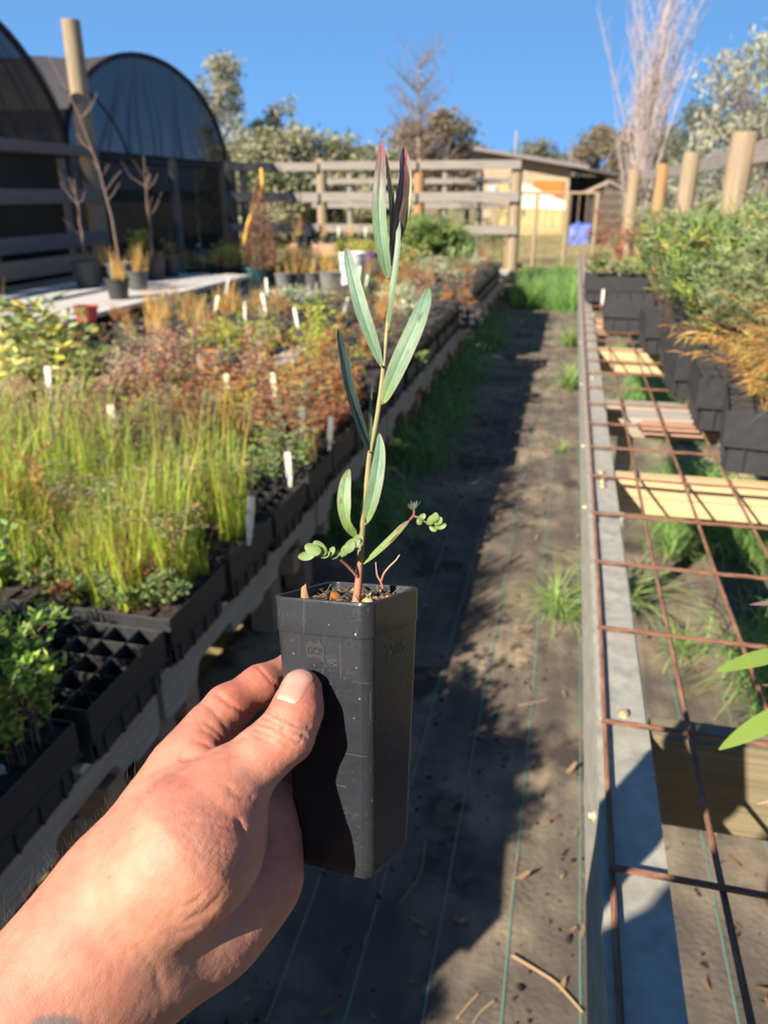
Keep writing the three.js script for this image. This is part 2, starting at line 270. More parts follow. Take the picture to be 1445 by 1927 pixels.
  const husk = part('yellow_husk', new THREE.SphereGeometry(1, 14, 10), std({ color: lin(0.45, 0.30, 0.10), roughness: 0.7 }), pot); husk.scale.set(0.0028, 0.0016, 0.0022); husk.position.set(0.0135, SY + 0.0030, 0.0058);
  const fib = new MB(); for (let k = 0; k < 90; k++) { const x = (rr() - 0.5) * 0.042, z = (rr() - 0.5) * 0.042, a = rr() * 6.3, L = 0.002 + rr() * 0.005, y = SY + 0.0012 + rr() * 0.001; fib.tube([V(x, y, z), V(x + Math.cos(a) * L * 0.5, y + 0.0008 + rr() * 0.001, z + Math.sin(a) * L * 0.5), V(x + Math.cos(a) * L, y + rr() * 0.003 * (rr() < 0.3 ? 2 : 0.4), z + Math.sin(a) * L)], 0.00016 + rr() * 0.00022, 4, vary([0.15, 0.10, 0.06], rr, 0.6)); }
  tag(part('fibre_bits', fib.build(), M.vc, pot), null, null, null, 'stuff');
}
// ---------------------------------------------------------------- seedling in the tube
const rootD = 0.3445, stemPx = [[669, 1142, 0], [673, 1112, 0], [675, 1090, 0.001], [678, 1050, 0.001], [683, 985, 0.002], [690, 915, 0.004], [697, 850, 0.005], [709, 790, 0.006], [718, 725, 0.006], [724, 665, 0.007], [730, 605, 0.008], [737, 545, 0.008], [742, 490, 0.008], [746, 430, 0.008], [748, 380, 0.008], [747, 352, 0.008]];
const stemPts = new THREE.CatmullRomCurve3(stemPx.map(([x, y, d]) => HX(x, y, rootD + d))).getPoints(70);
const seedling = thing('wattle_seedling', 'tall slender seedling with grey green blade leaves and purple tips growing in the held tube', 'seedling');
seedling.position.copy(stemPts[0]); seedling.updateMatrixWorld(true);
const sl = (p) => p.clone().sub(stemPts[0]);
{
  const m = new MB();
  m.tube(stemPts.map(sl), (t) => mix(0.00195, 0.00062, Math.pow(t, 0.7)) * (1 + 0.06 * noise(t * 60)), 10, [0.30, 0.10, 0.06]);
  const cs = [[0, [0.42, 0.25, 0.14]], [0.03, [0.42, 0.13, 0.08]], [0.09, [0.33, 0.13, 0.08]], [0.13, [0.17, 0.14, 0.06]], [0.25, [0.22, 0.19, 0.08]], [0.6, [0.26, 0.24, 0.11]], [1, [0.30, 0.28, 0.09]]];
  for (let i = 0; i < m.p.length / 3; i++) { const yy = clamp(m.u[i * 2 + 1] / 0.195, 0, 1); let k = 0; while (k < cs.length - 2 && cs[k + 1][0] < yy) k++; const c = mix3(cs[k][1], cs[k + 1][1], clamp((yy - cs[k][0]) / (cs[k + 1][0] - cs[k][0]), 0, 1)), q = 1 + 0.3 * noise(m.p[i * 3] * 900, m.p[i * 3 + 1] * 500, m.p[i * 3 + 2] * 900); m.c.splice(i * 3, 3, c[0] * q, c[1] * q, c[2] * q); }
  part('stem', m.build(), M.vc, seedling);
}
const leafMat = new THREE.MeshPhysicalMaterial({ vertexColors: true, roughness: 0.55, transmission: 0.26, thickness: 0, side: THREE.DoubleSide });
const fromCam = (x, y, z) => V(x, y, z).applyQuaternion(camQ); // direction given as right, up, towards the viewer
// blade leaf along picture points with a depth each; face = direction its flat side looks; cols along its length
function phyllode(pts, widthPx, face, cols, { n = 40, k = 14, edge = [0.22, 0.09, 0.07], fold = 0.08, round = 0.6, bite = null, spots = [], wav = 0.03, name = 'leaf' } = {}) {
  const curve = new THREE.CatmullRomCurve3(pts.map(([x, y, d]) => HX(x, y, rootD + d))), m = new MB(), N0 = fromCam(...face).normalize(), rows = [], Wm = widthPx / F * rootD, T = V(), S = V(), Nn = V();
  const seed = pts[0][0] * 0.37 + pts[0][1] * 0.11;
  for (let j = 0; j <= n; j++) {
    const t = j / n, p = curve.getPoint(t); curve.getTangent(t, T);
    S.crossVectors(T, N0).normalize(); Nn.crossVectors(S, T).normalize();
    let w = Wm * Math.pow(Math.sin(Math.PI * Math.min(0.999, Math.pow(t * 0.985 + 0.008, round))), 0.62); if (t > 0.97) w *= Math.sqrt(Math.max(0.02, (1 - t) / 0.03)) * 0.9 + 0.1;
    const row = [];
    for (let i = 0; i <= k; i++) {
      let s = i / k * 2 - 1, ws = w; if (bite && Math.sign(s) === bite[0]) { const bt = Math.exp(-Math.pow((t - bite[1]) / bite[2], 2)); ws *= 1 - bt * bite[3]; }
      const q = p.clone().addScaledVector(S, s * ws / 2).addScaledVector(Nn, fold * Math.abs(s) * w + wav * Wm * noise(t * 6 + seed, s * 1.2) - (Math.abs(s) < 0.12 ? 0.00012 : 0));
      let f = t * (cols.length - 1), a = Math.min(cols.length - 2, Math.floor(f)), c = mix3(cols[a], cols[a + 1], f - a);
      const vein = Math.abs(s) < 0.08 ? 1.35 : Math.abs(Math.sin((t * 9 + Math.abs(s) * 1.1) * Math.PI + 0.6 * noise(t * 20, s * 3))) > 0.93 ? 1.08 : 1; const ns = 1 + 0.26 * noise(t * 26 + seed, s * 5, 2) + 0.18 * noise(t * 90, s * 15, seed);
      c = c.map((x) => x * ns * vein); if (Math.abs(s) > 0.93) c = mix3(c, edge, 0.75);
      for (const [st, ss, sr] of spots) if (Math.hypot((t - st) * 4, s - ss) < sr) c = [0.09, 0.045, 0.02];
      const L = sl(q); row.push(m.v(L.x, L.y, L.z, c, s, t));
    }
    if (rows.length) for (let i = 0; i < k; i++) m.quad(rows[rows.length - 1][i], row[i], row[i + 1], rows[rows.length - 1][i + 1]);
    rows.push(row);
  }
  return part(name, m.build(), leafMat, seedling);
}
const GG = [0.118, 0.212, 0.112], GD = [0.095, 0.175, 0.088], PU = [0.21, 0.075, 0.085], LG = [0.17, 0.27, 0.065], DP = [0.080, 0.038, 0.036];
phyllode([[730.5, 522, 0.008], [719, 455, 0.004], [714, 390, 0.002], [716, 330, 0.001], [718, 290, 0.003], [715, 265, 0.007]], 28, [-0.25, 0.1, 0.9], [GD, GG, GG, [0.15, 0.17, 0.12], [0.15, 0.10, 0.09], PU, PU], { fold: 0.16, wav: 0.06 });
phyllode([[735, 500, 0.009], [737, 440, 0.010], [735, 380, 0.010], [729, 320, 0.011], [724, 285, 0.010]], 20, [0.75, 0.05, 0.6], [LG, LG, LG, [0.24, 0.20, 0.09], PU], { fold: 0.12 });
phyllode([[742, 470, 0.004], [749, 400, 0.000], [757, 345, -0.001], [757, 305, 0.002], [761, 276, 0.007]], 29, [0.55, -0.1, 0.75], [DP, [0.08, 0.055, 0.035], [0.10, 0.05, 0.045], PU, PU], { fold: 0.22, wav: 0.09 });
phyllode([[744, 470, 0.012], [758, 420, 0.014], [767, 370, 0.013], [769, 320, 0.012], [764, 281, 0.012]], 19, [-0.35, 0.1, 0.85], [LG, LG, [0.23, 0.30, 0.10], [0.2, 0.15, 0.1], PU], { fold: 0.1 });
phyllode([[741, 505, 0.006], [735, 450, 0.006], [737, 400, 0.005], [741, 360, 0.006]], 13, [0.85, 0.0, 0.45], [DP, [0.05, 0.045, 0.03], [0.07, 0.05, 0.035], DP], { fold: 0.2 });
phyllode([[730.5, 621, 0.008], [737, 560, 0.002], [745, 500, 0.000], [750, 440, 0.000], [748, 400, 0.003], [748.5, 365, 0.005]], 13.5, [-0.55, 0.1, 0.8], [GG, GG, GG, [0.17, 0.25, 0.18], [0.17, 0.17, 0.14], PU], { fold: 0.1 });
phyllode([[717, 686, 0.006], [698, 632, 0.004], [680, 580, 0.003], [664, 520, 0.004], [655, 482, 0.006], [652, 465, 0.007]], 27, [-0.15, 0.05, 0.97], [GG, GG, [0.118, 0.213, 0.128], [0.12, 0.215, 0.135], [0.11, 0.18, 0.125], [0.13, 0.12, 0.09]], { round: 0.75 });
phyllode([[721, 758, 0.005], [738, 715, 0.001], [762, 660, -0.003], [786, 605, -0.004], [800, 565, -0.003], [807, 541, -0.001]], 37, [-0.25, 0.12, 0.95], [LG, [0.12, 0.215, 0.105], GG, GG, [0.12, 0.22, 0.135], [0.11, 0.20, 0.115]], { round: 0.8, spots: [[0.64, 0.1, 0.17], [0.4, 0.45, 0.09]] });
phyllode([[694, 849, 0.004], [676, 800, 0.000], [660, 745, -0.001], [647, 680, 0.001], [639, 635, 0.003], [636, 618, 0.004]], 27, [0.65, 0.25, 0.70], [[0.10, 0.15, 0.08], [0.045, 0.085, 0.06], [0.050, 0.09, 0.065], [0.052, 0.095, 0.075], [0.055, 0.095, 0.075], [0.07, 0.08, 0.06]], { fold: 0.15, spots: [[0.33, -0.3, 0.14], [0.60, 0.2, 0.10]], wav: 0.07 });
phyllode([[695, 845, 0.007], [697, 795, 0.009], [698, 745, 0.009], [701.5, 712, 0.008]], 8, [0.5, 0.1, 0.8], [LG, [0.10, 0.17, 0.09], [0.08, 0.14, 0.08], [0.10, 0.09, 0.06]], { n: 18, k: 6 });
phyllode([[687, 985, 0.002], [700, 940, -0.001], [710, 890, -0.002], [715, 845, 0], [713.5, 815, 0.002]], 28, [-0.10, 0.1, 0.97], [LG, [0.125, 0.215, 0.105], GG, [0.12, 0.22, 0.135], GG], { round: 0.7 });
phyllode([[669, 1011, 0.001], [656, 985, -0.003], [648, 945, -0.004], [651, 905, -0.003], [657, 882, -0.001]], 27, [-0.20, 0.1, 0.95], [LG, LG, [0.155, 0.26, 0.085], [0.15, 0.25, 0.095], [0.16, 0.21, 0.075]], { round: 0.85, bite: [1, 0.28, 0.13, 0.55], spots: [[0.52, -0.45, 0.16]] });
phyllode([[683, 1062, 0.0], [705, 1043, -0.004], [735, 1015, -0.008], [757, 992, -0.010], [771, 979, -0.011]], 16, [-0.30, 0.55, 0.75], [LG, LG, [0.16, 0.23, 0.06], [0.15, 0.17, 0.055], [0.16, 0.07, 0.05]], { round: 0.9, spots: [[0.55, 0.5, 0.35], [0.7, -0.4, 0.3], [0.82, -0.5, 0.3]], edge: [0.2, 0.1, 0.06] });
{ // juvenile leaf stalks, leaflets and the small shoot beside the stem
  const stalk = (pts, r0, r1, c0, c1, name = 'leaf_stalk') => { const m = new MB(); m.tube(new THREE.CatmullRomCurve3(pts.map(([x, y, d]) => sl(HX(x, y, rootD + d)))).getPoints(12), (t) => mix(r0, r1, t), 6, c0, c1); return part(name, m.build(), M.vc, seedling); };
  const RB = [0.16, 0.06, 0.045];
  stalk([[771, 979, -0.011], [776, 973, -0.011], [779, 968, -0.011], [779, 960, -0.011]], 0.0007, 0.0005, RB, RB);
  stalk([[778, 971, -0.011], [790, 975, -0.012], [803, 984, -0.012], [815, 990, -0.012]], 0.0006, 0.0003, RB, [0.2, 0.15, 0.06]);
  stalk([[674, 1086, 0.0], [663, 1074, -0.003], [650, 1061, -0.006], [640, 1053, -0.008]], 0.0009, 0.0006, [0.33, 0.16, 0.09], RB);
  stalk([[640, 1053, -0.008], [617, 1047, -0.010], [595, 1047, -0.012], [573, 1053, -0.013]], 0.0006, 0.0003, RB, [0.18, 0.17, 0.06]);
  stalk([[642, 1050, -0.008], [652, 1040, -0.008], [668, 1034, -0.007], [676, 1033, -0.006]], 0.0005, 0.0003, RB, [0.2, 0.2, 0.07]);
  const leaflet = (x, y, d, a, b, ang, face, c) => { // ellipse a by b pixels turned by ang
    const m = new MB(), cn = sl(HX(x, y, rootD + d)), N0 = fromCam(...face).normalize(), U = fromCam(Math.cos(ang), Math.sin(ang), 0); U.addScaledVector(N0, -U.dot(N0)).normalize(); const W = V().crossVectors(N0, U), sc = rootD / F;
    const ids = [m.v(cn.x, cn.y, cn.z, c.map((q) => q * 1.1))];
    for (let k = 0; k < 22; k++) { const th = k / 22 * 2 * Math.PI, q = cn.clone().addScaledVector(U, Math.cos(th) * a * sc * 1.2).addScaledVector(W, Math.sin(th) * b * sc * 1.2).addScaledVector(N0, 0.0004 * Math.cos(2 * th)); ids.push(m.v(q.x, q.y, q.z, c.map((e) => e * (0.85 + 0.2 * noise(k * 1.7, x))))); }
    for (let k = 0; k < 22; k++) m.tri(0, 1 + k, 1 + (k + 1) % 22);
    part('leaflet', m.build(), leafMat, seedling);
  };
  const A = [0.165, 0.25, 0.062], B = [0.12, 0.19, 0.075], up = [-0.25, 0.45, 0.85];
  for (const q of [[578, 1045, -0.014, 14, 8, 0.1], [589, 1034, -0.014, 15, 9, -0.6], [602, 1032, -0.012, 16, 8.5, -0.9], [621, 1039, -0.012, 10, 6, 0.9], [631, 1044, -0.010, 9, 5, 1.0], [612, 1044, -0.013, 8, 5, 0.5], [648, 1036, -0.010, 11, 7, 1.2], [657, 1030, -0.010, 12, 8, 1.0], [664, 1022, -0.009, 13, 9, 0.5], [672, 1016, -0.008, 10, 8, 0.9]]) leaflet(...q, up, A);
  for (const q of [[794, 972, -0.013, 6, 5, 0.6], [789, 982, -0.011, 6, 4.5, 1.9], [810, 979, -0.014, 9, 6, 1.2], [818, 974, -0.014, 8, 6, 1.4], [824, 981, -0.014, 8, 6, 0.9], [829, 990, -0.014, 9, 5, 0.1], [815, 995, -0.011, 7, 4, -0.7]]) leaflet(...q, up, q[5] > 1.8 ? B : A);
  for (const [dx, dy] of [[-12, -14], [-7, -19], [0, -17], [6, -19], [13, -18], [-14, -9], [10, -14]]) { const m = new MB(), b = sl(HX(779, 960, rootD - 0.011)), e = sl(HX(779 + dx, 960 + dy, rootD - 0.011 + dx * 0.0001)), d = e.clone().sub(b); m.leaf(b, d.clone().normalize(), fromCam(0.8, 0.5, 0.2), d.length(), 0.0009, [0.12, 0.16, 0.07], { n: 3, tip: [0.05, 0.09, 0.06] }); part('leaf_tip', m.build(), leafMat, seedling); }
  stalk([[721, 1108, -0.006], [717, 1096, -0.006], [710, 1083, -0.006], [708, 1070, -0.006], [707, 1058, -0.006]], 0.0006, 0.0002, [0.3, 0.08, 0.05], [0.35, 0.28, 0.22], 'dry_twig');
  stalk([[717, 1096, -0.006], [722, 1080, -0.007], [733, 1066, -0.008], [745, 1054, -0.009], [752, 1044, -0.009]], 0.00055, 0.0002, [0.3, 0.09, 0.06], [0.50, 0.42, 0.33], 'dry_twig');
  // buds where leaves leave the stem
  for (const [x, y, d] of [[730, 523, 0.007], [730, 622, 0.007], [717, 688, 0.005], [720, 759, 0.004], [695, 850, 0.003], [688, 986, 0.001], [679, 1062, 0.0]]) { const b = part('leaf_bud', new THREE.SphereGeometry(0.0007, 8, 6), std({ color: lin(0.24, 0.15, 0.06) }), seedling); b.position.copy(sl(HX(x, y, rootD + d - 0.001))); }
}
// ---------------------------------------------------------------- person: the hand holds the tube, the rest stands behind the camera
const C = (px, py, D) => V((px - PW / 2) / F * D, (PH / 2 - py) / F * D, -D);            // in the camera's frame, which the hand is modelled in
const cap = (a, b, ra, rb) => { const ab = V().subVectors(b, a); return { ax: a.x, ay: a.y, az: a.z, bx: ab.x, by: ab.y, bz: ab.z, l2: 1 / Math.max(1e-12, ab.lengthSq()), ra, dr: rb - ra }; };
const capD = (s, x, y, z) => { const px = x - s.ax, py = y - s.ay, pz = z - s.az; let t = (px * s.bx + py * s.by + pz * s.bz) * s.l2; t = t < 0 ? 0 : t > 1 ? 1 : t; const dx = px - s.bx * t, dy = py - s.by * t, dz = pz - s.bz * t; return Math.sqrt(dx * dx + dy * dy + dz * dz) - s.ra - s.dr * t; };
const smin = (a, b, k) => { const h = Math.max(k - Math.abs(a - b), 0) / k; return Math.min(a, b) - h * h * k * 0.25; };
const chain = (pts, rad) => pts.slice(1).map((p, i) => cap(pts[i], p, rad[i], rad[i + 1]));
const chainD = (ch, x, y, z, k) => { let d = capD(ch[0], x, y, z); for (let i = 1; i < ch.length; i++) d = smin(d, capD(ch[i], x, y, z), k); return d; };
function surfaceNets(f, lo, hi, h, displace) {
  const nx = Math.ceil((hi.x - lo.x) / h) + 1, ny = Math.ceil((hi.y - lo.y) / h) + 1, nz = Math.ceil((hi.z - lo.z) / h) + 1, D = new Float32Array(nx * ny * nz).fill(1), BL = 8;
  for (let bz = 0; bz < nz; bz += BL) for (let by = 0; by < ny; by += BL) for (let bx = 0; bx < nx; bx += BL) {
    const c = f(lo.x + (bx + BL / 2) * h, lo.y + (by + BL / 2) * h, lo.z + (bz + BL / 2) * h), far = Math.abs(c) > BL * h * 1.3;
    for (let z = bz; z < Math.min(bz + BL, nz); z++) for (let y = by; y < Math.min(by + BL, ny); y++) for (let x = bx; x < Math.min(bx + BL, nx); x++) D[(z * ny + y) * nx + x] = far ? c : f(lo.x + x * h, lo.y + y * h, lo.z + z * h);
  }
  const id = new Int32Array(nx * ny * nz).fill(-1), pos = [], idx = [], E = [[0, 1], [0, 2], [0, 4], [1, 3], [1, 5], [2, 3], [2, 6], [3, 7], [4, 5], [4, 6], [5, 7], [6, 7]], v = new Float32Array(8);
  const sx = 1, sy = nx, sz = nx * ny;
  for (let z = 0; z < nz - 1; z++) for (let y = 0; y < ny - 1; y++) for (let x = 0; x < nx - 1; x++) {
    const o = x + y * sy + z * sz; let neg = 0; for (let k = 0; k < 8; k++) { v[k] = D[o + (k & 1) + ((k >> 1) & 1) * sy + (k >> 2) * sz]; if (v[k] < 0) neg++; }
    if (neg === 0 || neg === 8) continue;
    let px = 0, py = 0, pz = 0, n = 0; for (const [a, b] of E) if ((v[a] < 0) !== (v[b] < 0)) { const t = v[a] / (v[a] - v[b]); px += (a & 1) + t * ((b & 1) - (a & 1)); py += ((a >> 1) & 1) + t * (((b >> 1) & 1) - ((a >> 1) & 1)); pz += (a >> 2) + t * ((b >> 2) - (a >> 2)); n++; }
    id[o] = pos.length / 3; pos.push(lo.x + (x + px / n) * h, lo.y + (y + py / n) * h, lo.z + (z + pz / n) * h);
  }
  for (let z = 1; z < nz - 1; z++) for (let y = 1; y < ny - 1; y++) for (let x = 1; x < nx - 1; x++) {
    const o = x + y * sy + z * sz, s = D[o] < 0; const q = (a, b, c, d, flip) => { if (a < 0 || b < 0 || c < 0 || d < 0) return; flip ? idx.push(a, b, c, a, c, d) : idx.push(a, c, b, a, d, c); };
    if (s !== D[o + sx] < 0) q(id[o], id[o - sy], id[o - sy - sz], id[o - sz], !s);
    if (s !== D[o + sy] < 0) q(id[o], id[o - sz], id[o - sz - sx], id[o - sx], !s);
    if (s !== D[o + sz] < 0) q(id[o], id[o - sx], id[o - sx - sy], id[o - sy], !s);
  }
  const e = h * 0.4, N = pos.length / 3, nrm = new Float32Array(N * 3);
  for (let pass = 0; pass < 2; pass++) for (let i = 0; i < N; i++) {
    const x = pos[i * 3], y = pos[i * 3 + 1], z = pos[i * 3 + 2], d = f(x, y, z); let gx = f(x + e, y, z) - f(x - e, y, z), gy = f(x, y + e, z) - f(x, y - e, z), gz = f(x, y, z + e) - f(x, y, z - e); const l = Math.hypot(gx, gy, gz) || 1; gx /= l; gy /= l; gz /= l;
    const st = clamp(d, -h, h) * 0.8; pos[i * 3] -= gx * st; pos[i * 3 + 1] -= gy * st; pos[i * 3 + 2] -= gz * st; nrm.set([gx, gy, gz], i * 3);
  }
  if (displace) for (let i = 0; i < N; i++) { const d = displace(pos[i * 3], pos[i * 3 + 1], pos[i * 3 + 2], nrm[i * 3], nrm[i * 3 + 1], nrm[i * 3 + 2]); for (let k = 0; k < 3; k++) pos[i * 3 + k] += nrm[i * 3 + k] * d; }
  const g = new THREE.BufferGeometry(); g.setAttribute('position', new THREE.Float32BufferAttribute(pos, 3)); g.setIndex(idx); g.computeVertexNormals(); return g;
}
const toCam = camera.matrixWorld.clone().invert(), worldCam = (x, y, z) => V(x, y, z).applyMatrix4(toCam);
// where the figure's joints stand, in the world
const J = { shoulderL: V(-0.30, 1.36, 0.30), elbowL: null, wristL: null };
const wristC = C(222, 1757, 0.300), elbowC = wristC.clone().add(V(-0.150, -0.160, 0.10));
const palm = [
  ...chain([C(200, 1735, 0.300), C(262, 1625, 0.312), C(318, 1520, 0.322), C(372, 1424, 0.328)], [0.0185, 0.0175, 0.0150, 0.0128]),   // index metacarpal, the left outline
  ...chain([C(240, 1760, 0.312), C(330, 1640, 0.332), C(402, 1500, 0.344)], [0.0175, 0.0150, 0.0125]),
  ...chain([C(285, 1790, 0.322), C(380, 1680, 0.341), C(432, 1570, 0.354)], [0.0170, 0.0150, 0.0120]),
  ...chain([C(305, 1800, 0.315), C(400, 1730, 0.330), C(456, 1648, 0.345)], [0.0180, 0.0185, 0.0150]),                                 // heel of the hand
  cap(C(395, 1742, 0.322), C(482, 1645, 0.336), 0.0178, 0.0172),
  cap(C(478, 1650, 0.338), C(490, 1535, 0.350), 0.0165, 0.0140), cap(C(430, 1520, 0.342), C(490, 1535, 0.350), 0.013, 0.0140),
];
const thenar = [...chain([C(285, 1655, 0.290), C(355, 1600, 0.295), C(415, 1525, 0.303)], [0.0195, 0.0235, 0.0165]), cap(C(330, 1668, 0.296), C(405, 1590, 0.304), 0.0185, 0.0180)];
const thumb = chain([C(360, 1545, 0.304), C(428, 1472, 0.3085), C(492, 1423, 0.3130), C(538, 1383, 0.3165), C(560, 1337, 0.3215), C(567, 1299, 0.3262)], [0.0180, 0.0128, 0.0112, 0.0112, 0.0101, 0.0089]);
const index = chain([C(350, 1440, 0.330), C(395, 1372, 0.338), C(428, 1333, 0.345), C(490, 1291, 0.357), C(556, 1258, 0.374), C(615, 1252, 0.392)], [0.0135, 0.0108, 0.0100, 0.0092, 0.0084, 0.0072]);
const middle = chain([C(402, 1500, 0.344), C(470, 1420, 0.362), C(560, 1370, 0.384), C(640, 1350, 0.402)], [0.0125, 0.0104, 0.0090, 0.0076]);
const ring = chain([C(432, 1570, 0.352), C(500, 1500, 0.370), C(575, 1460, 0.388), C(640, 1440, 0.402)], [0.0120, 0.0098, 0.0085, 0.0072]);
const little = chain([C(462, 1640, 0.348), C(520, 1580, 0.366), C(580, 1545, 0.382), C(630, 1530, 0.394)], [0.0115, 0.0086, 0.0074, 0.0064]);
const arm = [
  cap(C(190, 1722, 0.298), V(elbowC.x - 0.010, elbowC.y + 0.014, elbowC.z - 0.004), 0.0200, 0.033), cap(C(258, 1808, 0.306), V(elbowC.x + 0.010, elbowC.y - 0.010, elbowC.z + 0.004), 0.0198, 0.032),
  cap(wristC, V(wristC.x - 0.06, wristC.y - 0.066, wristC.z + 0.04), 0.0225, 0.031),
];
const potFromCam = potInv.clone().multiply(camera.matrixWorld).elements;
const potD = (x, y, z) => { const e = potFromCam, X = e[0] * x + e[4] * y + e[8] * z + e[12], Y = e[1] * x + e[5] * y + e[9] * z + e[13], Z = e[2] * x + e[6] * y + e[10] * z + e[14], h = potHalf(Y), qx = Math.abs(X) - h + 0.005, qz = Math.abs(Z) - h + 0.005; return Math.max(Math.hypot(Math.max(qx, 0), Math.max(qz, 0)) + Math.min(Math.max(qx, qz), 0) - 0.005, -Y, Y - POT.H); };
function handD(x, y, z) {
  const pa = Math.min(chainD(palm, x, y, z, 0.016), 9), ar = chainD(arm, x, y, z, 0.02), base = smin(pa, ar, 0.022), th = smin(chainD(thenar, x, y, z, 0.012), chainD(thumb, x, y, z, 0.0045), 0.011);
  let d = smin(base, th, 0.009);
  d = Math.min(d, smin(base, chainD(index, x, y, z, 0.004), 0.008), smin(base, chainD(middle, x, y, z, 0.004), 0.005), smin(base, chainD(ring, x, y, z, 0.004), 0.005), smin(base, chainD(little, x, y, z, 0.004), 0.005));
  return Math.max(d, -potD(x, y, z) + 0.0003);
}
// skin creases of the hand as lines on its near side: [points, depth mm, width mm]
const creases = [
  [[[497, 1350], [515, 1358], [545, 1373], [575, 1385]], 0.9, 0.7], [[[490, 1362], [510, 1366], [540, 1382], [565, 1398]], 0.8, 0.7], [[[483, 1373], [505, 1380], [530, 1393], [555, 1410]], 0.55, 0.7], [[[503, 1340], [522, 1349], [552, 1362], [582, 1370]], 0.6, 0.6], [[[478, 1384], [500, 1391], [520, 1404]], 0.4, 0.6], [[[515, 1336], [540, 1347], [570, 1352]], 0.3, 0.6],
  [[[410, 1306], [435, 1326], [457, 1338], [482, 1341], [505, 1331]], 0.75, 1.0], [[[372, 1318], [395, 1330], [418, 1356], [430, 1380]], 0.35, 0.9], [[[470, 1238], [490, 1258], [508, 1280], [524, 1293]], 0.4, 0.8],
  [[[345, 1428], [385, 1418], [420, 1402], [455, 1385]], 1.0, 1.3], [[[380, 1372], [400, 1382], [415, 1398]], 0.35, 0.8], [[[392, 1362], [410, 1376], [424, 1392]], 0.3, 0.8], [[[365, 1392], [385, 1398], [402, 1408]], 0.5, 0.8],
  [[[310, 1560], [350, 1545], [400, 1548], [440, 1560], [462, 1556]], 0.22, 1.0], [[[330, 1528], [370, 1515], [420, 1512], [455, 1512]], 0.2, 0.9], [[[435, 1490], [455, 1500], [475, 1500]], 0.5, 0.8], [[[425, 1478], [445, 1486], [468, 1484]], 0.35, 0.7],
  [[[262, 1700], [300, 1728], [345, 1738], [390, 1716], [412, 1690]], 0.5, 1.6], [[[250, 1718], [285, 1745], [330, 1758], [370, 1745]], 0.4, 1.2], [[[285, 1690], [315, 1706], [350, 1708], [380, 1690]], 0.35, 1.0],
  [[[225, 1742], [262, 1782], [290, 1820], [305, 1865]], 0.25, 2.2], [[[450, 1545], [462, 1590], [440, 1640]], 0.9, 1.2], [[[478, 1560], [500, 1600], [520, 1650], [535, 1690]], 0.4, 0.9], [[[180, 1700], [205, 1740], [240, 1790]], 0.25, 1.3],
].map(([p, d, w]) => ({ p, d: d / 1000, w: w / 1000 * F / 0.31 }));
function creaseAt(px, py) {
  let s = 0; const wob = 3 * noise(px * 0.05, py * 0.05, 3);
  for (const { p, d, w } of creases) { let best = 1e9; for (let k = 0; k + 1 < p.length; k++) { const [ax, ay] = p[k], bx = p[k + 1][0] - ax, by = p[k + 1][1] - ay; let t = ((px - ax) * bx + (py - ay) * by) / (bx * bx + by * by); t = clamp(t, 0, 1); const q = Math.hypot(px - ax - bx * t, py - ay - by * t); if (q < best) best = q; } best += wob * 0.4; if (best < w * 3) s += d * Math.exp(-(best * best) / (w * w)); }
  return s;
}
function handBump(x, y, z, nx, ny, nz) {
  const px = PW / 2 + F * x / -z, py = PH / 2 - F * y / -z, fall = clamp(nz * 3 + 0.3, 0, 1);
  const u = x * 0.62 + y * 0.78, v = x * 0.78 - y * 0.62; // along and across the thumb
  let d = -creaseAt(px, py) * fall;
  d += 0.00014 * noise(u * 260, v * 620 + 3 * noise(u * 90, v * 90, z * 90), z * 300) + 0.00012 * noise(x * 140, y * 140, z * 140) + 0.00030 * noise(x * 50, y * 50, z * 50 + 4);
  const kn = Math.exp(-(((px - 535) / 48) ** 2 + ((py - 1372) / 38) ** 2)); d += kn * fall * 0.0005 * noise(u * 900, v * 260 + 2 * noise(v * 200, u * 60, 1), 7);
  const th = Math.exp(-(((px - 390) / 90) ** 2 + ((py - 1620) / 90) ** 2)); d -= th * 0.00016 * (Math.exp(-Math.pow(Math.sin(u * 1500 + 3 * noise(v * 90, u * 90, 2)) * 3, 2)) + Math.exp(-Math.pow(Math.sin(v * 1300 + 3 * noise(u * 90, v * 90, 5)) * 3, 2)));
  return d;
}
const skinTex = tex(512, (u, v) => { const n = tnoise(u, v, 40, 3, 1, 1, 3), m = tnoise(u, v, 9, 4, 1, 1, 6); return [0.97 + 0.10 * n + 0.06 * m, 0.96 + 0.14 * n + 0.10 * m, 0.95 + 0.15 * n + 0.10 * m].map((q) => q * 0.98); }, { rep: 14, srgb: false });
const skinBump = tex(512, (u, v) => { const a = Math.abs(tnoise(u, v, 46, 2, 1.5, 0.8, 13)), b = Math.abs(tnoise(u, v, 46, 2, 0.8, 1.5, 15)); const g = clamp(0.15 + 1.5 * Math.min(a, b * 1.3) + 0.3 * tnoise(u, v, 60, 2, 1, 1, 18), 0, 1); return [g, g, g]; }, { rep: 14, srgb: false });
const skin = new THREE.MeshPhysicalMaterial({ vertexColors: true, map: skinTex, bumpMap: skinBump, bumpScale: 0.00020, roughness: 0.64, sheen: 0.12, sheenRoughness: 0.6, sheenColor: lin(0.8, 0.45, 0.35) });
function skinColour(g, base) { const p = g.attributes.position, c = new Float32Array(p.count * 3); for (let i = 0; i < p.count; i++) c.set(base(p.getX(i), p.getY(i), p.getZ(i)), i * 3); g.setAttribute('color', new THREE.BufferAttribute(c, 3)); }
const handGeo = surfaceNets(handD, V(-0.265, -0.345, -0.415), V(-0.02, -0.045, -0.235), 0.00125, handBump);
